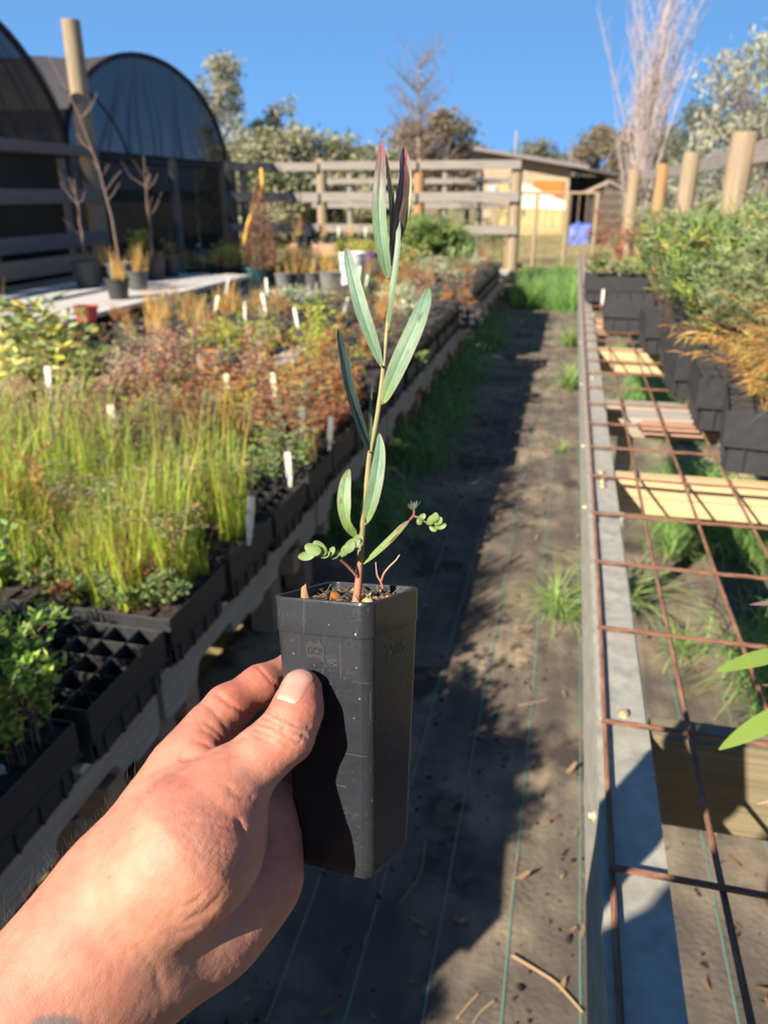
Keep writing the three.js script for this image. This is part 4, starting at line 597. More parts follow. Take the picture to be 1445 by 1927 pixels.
// ---------------------------------------------------------------- bench beside the path, right
const BY = 0.920; // top of its steel rails
{
  const b = thing('mesh_bench', 'galvanised steel and timber bench topped with rusty mesh along the path', 'bench', [0.6, 0, -4.4]);
  const ox = 0.6, oz = -4.4, z0 = 0.7, z1 = -9.3;
  const railGeo = (flip) => { const s = new THREE.Shape(), t = 0.0022, w = 0.062, H = 0.15, l = 0.014; const P = [[0, 0], [w, 0], [w, -l], [w - t, -l], [w - t, -t], [t, -t], [t, -H + t], [w - t, -H + t], [w - t, -H + l], [w, -H + l], [w, -H], [0, -H]]; P.forEach(([x, y], k) => { const X = flip ? -x : x; k ? s.lineTo(X, y) : s.moveTo(X, y); }); const g = new THREE.ExtrudeGeometry(s, { depth: z0 - z1, bevelEnabled: true, bevelSize: 0.0012, bevelThickness: 0.001, bevelSegments: 2, steps: 1 }); uvMetres(g); return g; };
  const r1 = part('steel_rail', railGeo(false), M.galv, b); r1.position.set(0.085 - ox, BY - 0.0012, z1 - oz);
  const r2 = part('steel_rail', railGeo(true), M.galv, b); r2.position.set(1.10 - ox, BY - 0.0012, z1 - oz);
  boxAt('splice_plate', 0.058, 0.003, 0.66, 0.117 - ox, BY + 0.0012, -1.19 - oz, M.galv, b, 0.001);
  const boltG = mergeGeometries([new THREE.CylinderGeometry(0.0085, 0.0095, 0.0024, 18).translate(0, 0.0012, 0), new THREE.CylinderGeometry(0.0058, 0.0062, 0.006, 6).translate(0, 0.005, 0)]), boltM = std({ color: lin(0.46, 0.38, 0.24), roughness: 0.5, metalness: 0.4 });
  const bolt = (x, y, z, s = 1, side = 0) => { const m = part('bolt', boltG, boltM, b); m.position.set(x - ox, y, z - oz); m.scale.setScalar(s); if (side) m.rotation.z = Math.PI / 2; };
  for (const z of [-0.875, -1.745, -1.775, -1.80, -1.84, -2.9, -3.0, -3.6, -4.4, -5.2]) bolt(0.118, BY + 0.002, z, 0.75 + 0.3 * Math.abs(noise(z * 5))); bolt(0.12, BY + 0.002, -0.872, 0.7);
  for (const z of [-0.42, -0.735, -1.72, -2.2, -3.0, -3.9]) bolt(0.0835, BY - 0.045, z, 0.9, 1);
  const beamX = [0.152, 1.032], beam = (z, mat, hgt = 0.092, top = BY - 0.004, d = 0.045) => boxAt('cross_beam', beamX[1] - beamX[0], hgt, d, (beamX[0] + beamX[1]) / 2 - ox, top - hgt / 2, z - oz, mat, b, 0.004);
  beam(-0.868, M.oliveWood, 0.14); beam(-1.862, M.pine, 0.095); beam(-3.56, M.pine, 0.10); beam(-4.5, M.brownWood); beam(-5.4, M.palletWood); beam(-6.4, M.palletWood); beam(-7.4, M.palletWood); beam(-8.6, M.palletWood); beam(0.3, M.greyWood);
  // loose deck boards under the mesh
  for (const [z, w, mat, x0, x1] of [[-2.335, 0.10, M.pink, 0.25, 0.62], [-2.452, 0.10, M.greyWood, 0.21, 0.66], [-2.575, 0.09, M.palletWood, 0.152, 0.72], [-4.08, 0.10, M.brownWood, 0.152, 0.6], [-4.26, 0.09, M.pink, 0.152, 0.6]]) boxAt('deck_board', x1 - x0, 0.02, w, (x0 + x1) / 2 - ox, BY - 0.014, z - oz, mat, b, 0.003);
  boxAt('cross_beam', 0.35, 0.09, 0.04, 0.34 - ox, BY - 0.075, -2.60 - oz, M.palletWood, b, 0.004);
  for (const z of [-0.15, -2.7, -5.2, -7.8, -9.2]) for (const x of [0.24, 1.066]) boxAt('leg', 0.05, BY - 0.155, 0.05, x - ox, (BY - 0.155) / 2 + 0.012, z - oz, M.galv, b, 0.003);
  const wire = (pts, rad = 0.0035) => { const m = new MB(); m.tube(pts.map((p) => V(p.x - ox, p.y, p.z - oz)), rad, 7, [1, 1, 1]); part('mesh_wire', m.build(), M.rust, b); };
  for (let i = 0; i < 10; i++) { const X = 0.0945 + i * 0.1035, p = []; for (let k = 0; k <= 60; k++) { const z = 0.62 - k * 0.165; p.push(V(X + 0.0022 * noise(z * 1.7, X * 20) + 0.003 * noise(z * 0.5, X * 9, 4), BY + 0.0052 + 0.0020 * noise(z * 2.1, X * 11, 2) + (z < -0.83 && z > -1.55 && i === 0 ? 0.002 : 0), z)); } wire(p); }
  for (let k = 0; k < 42; k++) { const Z = 0.335 - k * 0.2355, p = []; for (let i = 0; i <= 16; i++) { const x = 0.089 + i * 0.0592; p.push(V(x, BY + 0.0112 + 0.0016 * noise(x * 5, Z * 7, 2), Z + 0.0025 * noise(x * 4, Z * 3, 5) + (x - 0.09) * 0.012)); } wire(p); }
}
// trays standing on that bench
const GT = 'black trays on the mesh bench';
const rTrays = [];
{
  const top = BY + 0.0155, first = makeTray('seedling_tray', 'black tray nearest along the bench, fern like orange plants in it', GT, { h: 0.15, w: 0.36, d: 0.30 });
  const spots = [[0.585, -1.985, -0.16, null], [0.56, -2.36, -0.05, 'black tray behind the orange ferny one, narrow leaved shrubs in it'], [0.95, -2.05, -0.10, 'black tray at the frame edge beside the orange ferny one'], [0.53, -2.72, 0.03, 'third black tray along the bench under the leafy shrubs'], [0.55, -3.10, 0.0, 'fourth black tray along the bench under the leafy shrubs'], [0.50, -3.50, 0.02, 'fifth black tray along the bench, mostly under foliage'], [0.36, -4.05, -0.04, 'black tray standing close to the steel rail past the yellow beam'], [0.80, -3.55, 0.0, 'black tray at the back of the bench under tall shrubs'], [0.28, -5.15, 0.02, 'black tray at the far end nearest the steel rail'], [0.70, -4.6, 0.0, 'black tray in the back row beyond the yellow beam'], [0.92, -2.75, 0.0, 'black tray in the back row beside the fence'], [0.62, -5.6, 0.0, 'black tray hidden under shrubs at the far end']];
  spots.forEach(([x, z, a, l], i) => { const t = i ? copy(first, [x, top, z], a, l) : first; if (!i) { t.position.set(x, top, z); t.rotation.y = a; } rTrays.push([x, z, a]); });
  const edge = makeTray('seedling_tray', 'black tray at the lower right edge of the frame under broad pale leaves', GT, { h: 0.14 }); edge.position.set(0.535, top, -0.60); edge.rotation.y = 0.25; rTrays.push([0.535, -0.60, 0.25]);
}
{ // shrubs in those trays
  const r = rng(31), Y = BY + 0.0155 + 0.136;
  const put = (k, n, lab, cat, grp, tx, tz, cnt, sc, xr = 0.15, zr = 0.12) => { for (let i = 0; i < cnt; i++) plant(k, n, lab, cat, grp, [tx + (r() * 2 - 1) * xr, Y, tz + (r() * 2 - 1) * zr], r() * 6.28, sc * (0.85 + r() * 0.35), Math.floor(r() * 9)); };
  put('feather', 'feathery_plant', 'orange and gold feathery plant in the nearest bench tray', 'plant', 'feathery plants in the nearest bench tray', 0.62, -1.99, 11, 1.0);
  put('tuft', 'grass_tuft', 'yellow green grassy tuft among the orange feathery plants', 'plant', 'grassy tufts among the feathery plants', 0.58, -1.95, 5, 0.9, 0.12, 0.1);
  put('feather', 'feathery_plant', 'orange feathery plant at the right frame edge', 'plant', 'feathery plants at the frame edge', 0.95, -2.05, 6, 1.1);
  put('finetwig', 'fine_leaved_shrub', 'grey green needle leaved shrub behind the orange feathery plants', 'shrub', 'needle leaved shrubs on the bench', 0.56, -2.36, 9, 1.0);
  put('longLeaf', 'wattle_shrub', 'bright green narrow leaved shrub in the third tray on the bench', 'shrub', 'narrow leaved shrubs in the third bench tray', 0.55, -2.72, 9, 0.8);
  put('longLeaf', 'wattle_shrub', 'bushy narrow leaved shrub in the fourth and fifth bench trays', 'shrub', 'narrow leaved shrubs in the middle bench trays', 0.56, -3.3, 16, 0.78, 0.16, 0.3);
  put('purpleLeaf', 'purple_leaved_plant', 'dark purple leaved plant among the green bench shrubs', 'plant', 'purple leaved plants on the bench', 0.78, -2.8, 5, 0.9, 0.15, 0.15);
  put('longLeaf', 'wattle_shrub', 'tall leafy shrub in the back row against the fence', 'shrub', 'tall shrubs in the back row of the bench', 0.86, -3.4, 18, 0.70, 0.16, 0.7);
  put('finetwig', 'fine_leaved_shrub', 'fine needle shrub over the tray near the steel rail', 'shrub', 'needle shrubs near the steel rail', 0.46, -3.95, 9, 0.95, 0.14, 0.2);
  put('longLeaf', 'wattle_shrub', 'taller straggly shrub rising above the others on the bench', 'shrub', 'straggly shrubs above the rest', 0.78, -3.1, 5, 1.0, 0.2, 0.6); put('purpleLeaf', 'purple_leaved_plant', 'dark purple leaved plant in the middle of the bench shrubs', 'plant', 'purple plants in the middle of the bench', 0.62, -3.0, 4, 0.95, 0.12, 0.2); put('needle', 'needle_seedling', 'olive needle leaved plant between the bench shrubs', 'plant', 'needle plants between the bench shrubs', 0.6, -3.2, 9, 1.5, 0.25, 0.7);
  put('longLeaf', 'wattle_shrub', 'narrow leaved shrub far along the bench by the fence posts', 'shrub', 'narrow leaved shrubs far along the bench', 0.75, -4.9, 16, 0.70, 0.2, 0.7);
  put('lowGreen', 'low_seedling', 'small green seedling in the far tray by the steel rail', 'seedling', 'small seedlings in the far tray by the rail', 0.28, -5.15, 10, 1.3);
  put('redHeath', 'heath_seedling', 'reddish seedling at the far end of the bench', 'seedling', 'reddish seedlings at the bench end', 0.40, -5.8, 9, 1.3, 0.2, 0.25);
  for (const [px, py, D, s, l] of [[1395, 705, 2.15, 1.1, 'white label standing in the orange feathery plants'], [1232, 575, 3.9, 0.9, 'white label between needle shrubs above the second tray'], [1165, 512, 4.8, 0.9, 'white label over the tray by the steel rail'], [1340, 610, 3.0, 0.8, 'white label low among the bench shrubs'], [1135, 545, 4.6, 0.9, 'pale label on the far tray by the steel rail']]) { const p = PX(px, py, D); plantTag([p.x, p.y - 0.1 * s, p.z], l, 'labels on the mesh bench', { s, lean: 0.1 * (px % 3 - 1), mat: 0 }); }
}
{ // broad leaved seedling reaching in from the right edge, each leaf a piece
  const base = [0.50, BY + 0.15, -0.66], t = thing('broad_leaved_seedling', 'pale green broad leaved seedling reaching in at the right edge', 'seedling', base), o = V(...base);
  const m = new MB(); m.tube([V(0, 0, 0), V(0.01, 0.07, -0.005), V(-0.005, 0.14, 0), V(0.004, 0.22, 0.01)], (q) => mix(0.003, 0.0015, q), 7, [0.30, 0.16, 0.06], [0.26, 0.3, 0.09]); part('stem', m.build(), M.vc, t);
  const lf = (px0, py0, px1, py1, D0, D1, w, c, nrm) => { const a = PX(px0, py0, D0).sub(o), e = PX(px1, py1, D1).sub(o), mb = new MB(), d = V().subVectors(e, a), L = d.length(); d.normalize(); const s = V().crossVectors(d, fromCam(...nrm)).normalize(); mb.leaf(a, d, s, L, w, c, { n: 12, droop: 0.08, tip: c.map((q) => q * 0.9), shape: 0.5 }); part('leaf', mb.build(), leafMat, t); };
  const c = [0.26, 0.37, 0.06];
  lf(1500, 1222, 1349, 1250, 0.80, 0.76, 0.019, c, [0.1, 0.8, 0.6]); lf(1520, 1320, 1355, 1395, 0.80, 0.75, 0.022, c, [-0.1, 0.7, 0.7]); lf(1500, 1135, 1411, 1130, 0.82, 0.80, 0.006, [0.30, 0.18, 0.14], [0, 0.5, 0.8]); lf(1490, 1290, 1432, 1285, 0.80, 0.79, 0.004, [0.25, 0.10, 0.08], [0, 0.5, 0.8]); lf(1500, 1500, 1424, 1508, 0.80, 0.79, 0.004, [0.5, 0.35, 0.2], [0, 0.6, 0.8]); lf(1530, 1180, 1600, 1100, 0.80, 0.82, 0.02, c, [0, 0.5, 0.8]);
}
// ---------------------------------------------------------------- benches of pallets on the left
const LY = 0.50;
{
  const GP = 'pallets forming the left bench';
  const notch = (() => { const s = new THREE.Shape(), L = 1.18, H = 0.10; s.moveTo(-L / 2, 0); for (const c of [-0.3, 0.3]) { s.lineTo(c - 0.12, 0); s.quadraticCurveTo(c - 0.115, 0.042, c - 0.085, 0.044); s.lineTo(c + 0.085, 0.044); s.quadraticCurveTo(c + 0.115, 0.042, c + 0.12, 0); } s.lineTo(L / 2, 0); s.lineTo(L / 2, H); s.lineTo(-L / 2, H); const g = new THREE.ExtrudeGeometry(s, { depth: 0.036, bevelEnabled: true, bevelSize: 0.002, bevelThickness: 0.002, bevelSegments: 1 }); g.translate(0, 0, -0.018); g.rotateY(Math.PI / 2); uvMetres(g); return g; })();
  const first = thing('pallet', 'weathered timber pallet', 'pallet', [0, 0, 0], 0, GP);
  for (const x of [-0.53, 0, 0.53]) { const m = part('stringer', notch, M.palletWood, first); m.position.set(x, 0.018, 0); }
  for (let k = 0; k < 7; k++) boxAt('deck_board', 1.10, 0.018, 0.12, 0, 0.131, -0.53 + k * 0.1765, k % 3 === 1 ? M.paleWood : M.greyWood, first, 0.003);
  for (const z of [-0.53, 0, 0.53]) boxAt('bottom_board', 1.10, 0.016, 0.10, 0, 0.008, z, M.greyWood, first, 0.003);
  // trestle that carries a pallet
  const tr = thing('trestle', 'low timber trestle under the left bench', 'trestle', [0, 0, 0], 0, 'trestles under the left bench');
  const th = LY - 0.1415; boxAt('bearer', 1.06, 0.09, 0.07, 0, th - 0.045, 0, M.brownWood, tr, 0.004); for (const x of [-0.40, 0.40]) boxAt('leg', 0.09, th - 0.095, 0.09, x, (th - 0.095) / 2, 0, M.brownWood, tr, 0.004);
  let n = 0; const rows = ['nearest row', 'second row', 'third row', 'fourth row', 'fifth row', 'sixth row', 'seventh row', 'eighth row', 'ninth row', 'farthest row'];
  for (let k = -1; k < 10; k++) for (let c = 0; c < (k < 0 ? 1 : k < 3 ? 2 : 3); c++) {
    const x = -0.855 - 0.55 - c * 1.13, z = -0.15 - 0.6 - k * 1.21, l = `weathered pallet in the ${rows[k] || 'row outside the frame'} of the left bench, ${['at the path edge', 'behind the path edge one', 'third from the path'][c]}`;
    const p = n ? copy(first, [x, LY - 0.14, z], 0, l) : tag(first, l); if (!n) p.position.set(x, LY - 0.14, z);
    for (const s of [-0.42, 0.42]) { if (c === 2 && s > 0) continue; const q = n || s > 0 ? copy(tr, [x, 0.001, z + s], 0) : tr; if (!n && s < 0) q.position.set(x, 0.001, z + s); tag(q, `low timber trestle under the ${rows[k] || 'pallets outside the frame'}, ${['path side', 'second from the path', 'third from the path'][c]}`); }
    n++;
  }
}
const GL = 'black seedling trays on the left bench';
{
  const r = rng(55), filled = makeTray('seedling_tray', 'black tray of bright green box leaved seedlings at the left edge', GL), empty = makeTray('seedling_tray', 'empty black cell tray in front of the green reeds', GL, { soil: false });
  filled.position.set(-1.005, LY + 0.0005, -0.865); empty.position.set(-1.0, LY + 0.0005, -1.198);
  const top = LY + 0.0005, SOIL = top + 0.127;
  const cols = { A: -1.0, B: -1.385, C: -1.765, D: -2.15, E: -2.535 };
  const trayAt = (c, z, label, soil = true) => copy(soil ? filled : empty, [typeof c === 'number' ? c : cols[c] + (r() - 0.5) * 0.015, top, z], (r() - 0.5) * 0.05, label);
  const put = (k, n, lab, cat, grp, c, z, cnt, sc = 1, xr = 0.16, zr = 0.13) => { const X = typeof c === 'number' ? c : cols[c], nx = Math.max(1, Math.round(Math.sqrt(cnt * xr / zr))), nz = Math.ceil(cnt / nx); for (let i = 0; i < cnt; i++) plant(k, n, lab, cat, grp, [X + ((i % nx + 0.5) / nx * 2 - 1 + (r() - 0.5) * 0.5 / nx) * xr, SOIL, z + ((Math.floor(i / nx) + 0.5) / nz * 2 - 1 + (r() - 0.5) * 0.5 / nz) * zr], r() * 6.28, sc * (0.8 + r() * 0.45), Math.floor(r() * 20)); };
  trayAt('B', -1.20, 'empty black cell tray beside the other empty one', false); trayAt('B', -0.87, 'black tray left of the box leaved seedlings');
  trayAt('A', -1.545, 'black tray of tall green reeds nearest the path'); trayAt('B', -1.545, 'black tray of reeds at the left edge of the frame'); trayAt('A', -1.875, 'black tray of thinner reeds behind the front reeds'); trayAt('B', -1.875, 'second row reed tray away from the path'); trayAt('C', -1.875, 'reed tray third from the path');
  trayAt('A', -2.205, 'black tray of low green seedlings with half its cells empty', false); trayAt('B', -2.205, 'black tray of needle leaved seedlings behind the reeds'); trayAt('C', -2.205, 'black tray of needle leaved seedlings at the left edge');
  trayAt('A', -2.535, 'black tray of small green and red seedlings'); trayAt('B', -2.535, 'black tray of mixed seedlings behind the needle leaved ones'); trayAt('C', -2.535, 'black tray of pinkish seedlings'); trayAt('D', -2.535, 'black tray at the left frame edge behind the reeds');
  trayAt('A', -2.865, 'black tray of red and orange heath nearest the path'); trayAt('B', -2.865, 'black tray of orange heath second from the path'); trayAt('C', -2.865, 'black tray of pink heath third from the path'); trayAt('D', -2.865, 'black tray of yellow leaved plants');
  trayAt('A', -3.195, 'black tray of orange heath at the back of the near group'); trayAt('B', -3.195, 'second orange heath tray at the back of the near group'); trayAt('C', -3.195, 'pink heath tray at the back of the near group'); trayAt('D', -3.195, 'yellow leaved tray at the back of the near group'); trayAt('E', -3.195, 'tray at the far left of the yellow leaved ones');
  put('boxLeaf', 'box_leaved_seedling', 'bright green small leaved seedling at the left edge in the nearest tray', 'seedling', 'box leaved seedlings in the nearest tray', -0.905, -0.92, 10, 1.25, 0.065, 0.10);
  // the bench runs on out of the frame towards the viewer: trays stacked there shade the path
  for (const [z, n] of [[-0.53, 3], [-0.205, 3], [0.12, 2], [0.445, 2], [0.77, 2], [1.09, 2]]) for (let k = 0; k < n; k++) copy(filled, [-0.995 + 0.008 * k, top + k * 0.1405, z + 0.01 * k], 0.02 * k, `${['bottom', 'middle', 'top'][k]} tray of a stack standing just outside the frame`).userData.group = 'stacked trays outside the frame';
  for (const [z, n, s, y] of [[-0.53, 10, 0.42, 0.281], [-0.205, 8, 0.3, 0.281], [0.12, 9, 0.22, 0.1405], [0.445, 9, 0.22, 0.1405]]) for (let k = 0; k < n; k++) plant('longLeaf', 'wattle_shrub', 'bushy shrub on a tray stack outside the frame', 'shrub', 'shrubs outside the frame', [-1.0 + (r() - 0.5) * 0.3, SOIL + y, z + (r() - 0.5) * 0.24], r() * 6.28, s * (0.8 + 0.4 * r()), k);
  for (const [z, n] of [[-0.87, 12], [-0.55, 10]]) put('longLeaf', 'wattle_shrub', 'leafy shrub in the trays left of the frame', 'shrub', 'shrubs left of the frame', 'B', z, n, 0.62);
  trayAt('B', -0.55, 'black tray left of the frame under leafy shrubs');
  for (let k = 0; k < 110; k++) { const z = -2.42 - r() * 2.0, x = -0.88 - r() * Math.min(1.75, 0.5 + (-z - 2.2) * 1.1), [kd, nm, ad, s] = [['limeBush', 'lime_bush', 'small lime green bush', 0.55], ['straw', 'straw_plant', 'golden grassy plant', 0.85], ['yellowLeaf', 'yellow_leaved_plant', 'yellow leaved plant', 0.55], ['needle', 'needle_seedling', 'tall olive needle plant', 1.15], ['lowGreen', 'low_seedling', 'low green seedling', 1.5], ['redHeath', 'red_seedling', 'red stemmed seedling', 1.2]][k % 6], w = z > -3.3 ? 'self sown among the heath trays' : 'self sown around the lime bushes'; plant(kd, nm, `${ad} ${w}`, 'plant', `${ad}s ${w}`, [x, SOIL - (z < -3.36 ? 0.02 : 0.0), z], r() * 6.28, s * (0.7 + 0.6 * r()), Math.floor(r() * 20)); }
  const spot = { 'A-1.545': 'in the front tray by the path', 'B-1.545': 'in the front tray at the left edge', 'A-1.875': 'in the second tray row by the path', 'B-1.875': 'in the second tray row away from the path', 'C-1.875': 'in the second tray row at the left edge', 'B-2.205': 'in the third tray row', 'C-2.205': 'in the third tray row at the left edge', 'B-2.535': 'in the fourth tray row' };
  for (const [c, z, n, s] of [['A', -1.545, 15, 0.74], ['B', -1.545, 15, 0.78], ['A', -1.875, 8, 0.78], ['B', -1.875, 12, 0.85], ['C', -1.875, 12, 0.9]]) put('reed', 'reed', 'tufted bright green reed ' + spot[c + z], 'reed', 'reeds ' + spot[c + z], c, z, n, s);
  put('tallReed', 'tall_reed', 'tall thin reed rising behind the front reeds', 'reed', 'tall reeds behind the front ones', 'B', -1.95, 5, 0.75, 0.3, 0.3); put('tallReed', 'tall_reed', 'tall thin reed rising at the far left of the reeds', 'reed', 'tall reeds at the far left', 'C', -2.2, 4, 0.85, 0.3, 0.2); put('tallReed', 'tall_reed', 'tall thin reed rising beside the path', 'reed', 'tall reeds beside the path', 'A', -1.7, 3, 0.62, 0.15, 0.2);
  for (const [c, z, n] of [['A', -1.545, 9], ['B', -1.545, 9], ['A', -1.875, 7], ['B', -1.875, 8], ['C', -1.875, 6], ['B', -2.205, 14], ['C', -2.205, 12], ['B', -2.535, 6]]) put('needle', 'needle_seedling', 'olive needle leaved seedling ' + spot[c + z], 'seedling', 'needle leaved seedlings ' + spot[c + z], c, z, z > -2 ? Math.ceil(n * 0.7) : n, 0.92);
  put('redHeath', 'red_seedling', 'small red stemmed seedling at the foot of the reeds', 'seedling', 'red seedlings at the foot of the reeds', 'A', -1.47, 9, 0.7, 0.16, 0.10);
  put('lowGreen', 'low_seedling', 'small green seedling at the foot of the front reeds by the path', 'seedling', 'small seedlings at the foot of the front reeds', 'A', -1.46, 14, 1.0, 0.16, 0.05); put('lowGreen', 'low_seedling', 'small green seedling at the foot of the front reeds at the left edge', 'seedling', 'small seedlings at the foot of the left reeds', 'B', -1.46, 10, 1.0, 0.16, 0.05); put('orangeHeath', 'heath_seedling', 'small orange seedling scattered through the front reeds', 'seedling', 'orange seedlings in the front reeds', 'B', -1.6, 7, 1.1, 0.16, 0.12);
  put('lowGreen', 'low_seedling', 'low green seedling in the half empty tray by the path', 'seedling', 'low seedlings by the path', -1.05, -2.29, 9, 1.1, 0.16, 0.05);
  put('lowGreen', 'low_seedling', 'low green seedling in front of the red heath', 'seedling', 'low seedlings before the red heath', 'A', -2.535, 16, 1.1);
  for (const [k, c, z, n, s, w] of [['redHeath', 'A', -2.75, 12, 1.0, 'red heath seedling in the tray nearest the path behind the low green ones'], ['orangeHeath', 'A', -2.95, 10, 1.0, 'orange heath seedling just behind the red ones by the path'], ['orangeHeath', 'B', -2.865, 14, 1.0, 'orange heath seedling in the second tray from the path'], ['orangeHeath', 'A', -3.195, 14, 1.05, 'orange heath seedling in the backmost near tray by the path'], ['orangeHeath', 'B', -3.195, 12, 1.05, 'orange heath seedling in the backmost near tray away from the path'], ['redHeath', 'B', -2.535, 8, 0.9, 'red heath seedling right behind the reeds']]) put(k, 'heath_seedling', w, 'seedling', w + ' group', c, z, n, s);
  for (const [c, z, n, s, w] of [['C', -2.535, 12, 1.0, 'dusty pink heath seedling in the first tray behind the reeds'], ['C', -2.865, 14, 1.15, 'dusty pink heath seedling in the middle tray behind the reeds'], ['C', -3.195, 14, 1.25, 'taller pink heath seedling in the backmost near tray'], ['B', -3.15, 6, 1.2, 'pink heath seedling mixed into the orange heath'], ['D', -2.535, 8, 1.0, 'pink heath seedling at the left edge below the yellow leaves']]) put('pinkHeath', 'pink_heath_seedling', w, 'seedling', w + ' group', c, z, n, s);
  put('yellowLeaf', 'yellow_leaved_plant', 'yellow and green broad leaved plant at the left edge', 'plant', 'yellow leaved plants at the left edge', 'D', -2.95, 10, 1.1, 0.18, 0.2); put('yellowLeaf', 'yellow_leaved_plant', 'yellow and green broad leaved plant at the left edge', 'plant', 'yellow leaved plants at the left edge', 'E', -3.195, 9, 1.25, 0.18, 0.2);
  // labels in the near trays, at the places the picture shows them
  const T = (px, py, D, s, mat, l, lean = 0, turn = 0.2) => { const p = PX(px, py, D); plantTag([p.x, p.y - 0.138 * s, p.z], l, 'labels in the near left trays', { s: s * 1.35, mat, lean, turn }); };
  T(543, 852, 2.33, 0.80, 0, 'broad white label by the half empty tray near the path', 0.08); T(203, 763, 2.6, 1.0, 0, 'white label in the middle of the reeds'); T(462, 938, 2.05, 1.0, 2, 'grey label leaning at the tray edge beside the reeds', -0.08, 1.0); T(568, 765, 2.85, 1.1, 2, 'thin pale label in front of the red heath', 0.05, 0.9); T(618, 785, 2.75, 0.9, 2, 'short pale label at the path side of the red heath', -0.05, 0.9); T(433, 703, 3.2, 1.0, 1, 'cream label left in the orange heath', 0.2, 0); T(518, 702, 3.25, 1.0, 1, 'cream label in the centre of the orange heath', 0.15, 0); T(398, 745, 2.9, 1.0, 2, 'grey label behind the reeds', 0.05, 0.7); T(585, 708, 3.3, 1.0, 2, 'pale upright label right of the cream ones', 0, 0.7); T(622, 710, 3.35, 1.1, 3, 'brown wooden label nearest the tube leaves', 0, 0.5); T(84, 690, 3.1, 1.0, 0, 'white label among the yellow leaved plants'); T(375, 672, 3.4, 1.4, 3, 'tall bamboo marker behind the reeds', 0.03, 0.6); T(260, 690, 3.3, 0.9, 1, 'cream label in the pink heath');
  T(6, 1450, 1.30, 1.1, 0, 'white label cut by the left frame edge in the nearest tray', 0.15, 0.3);
}
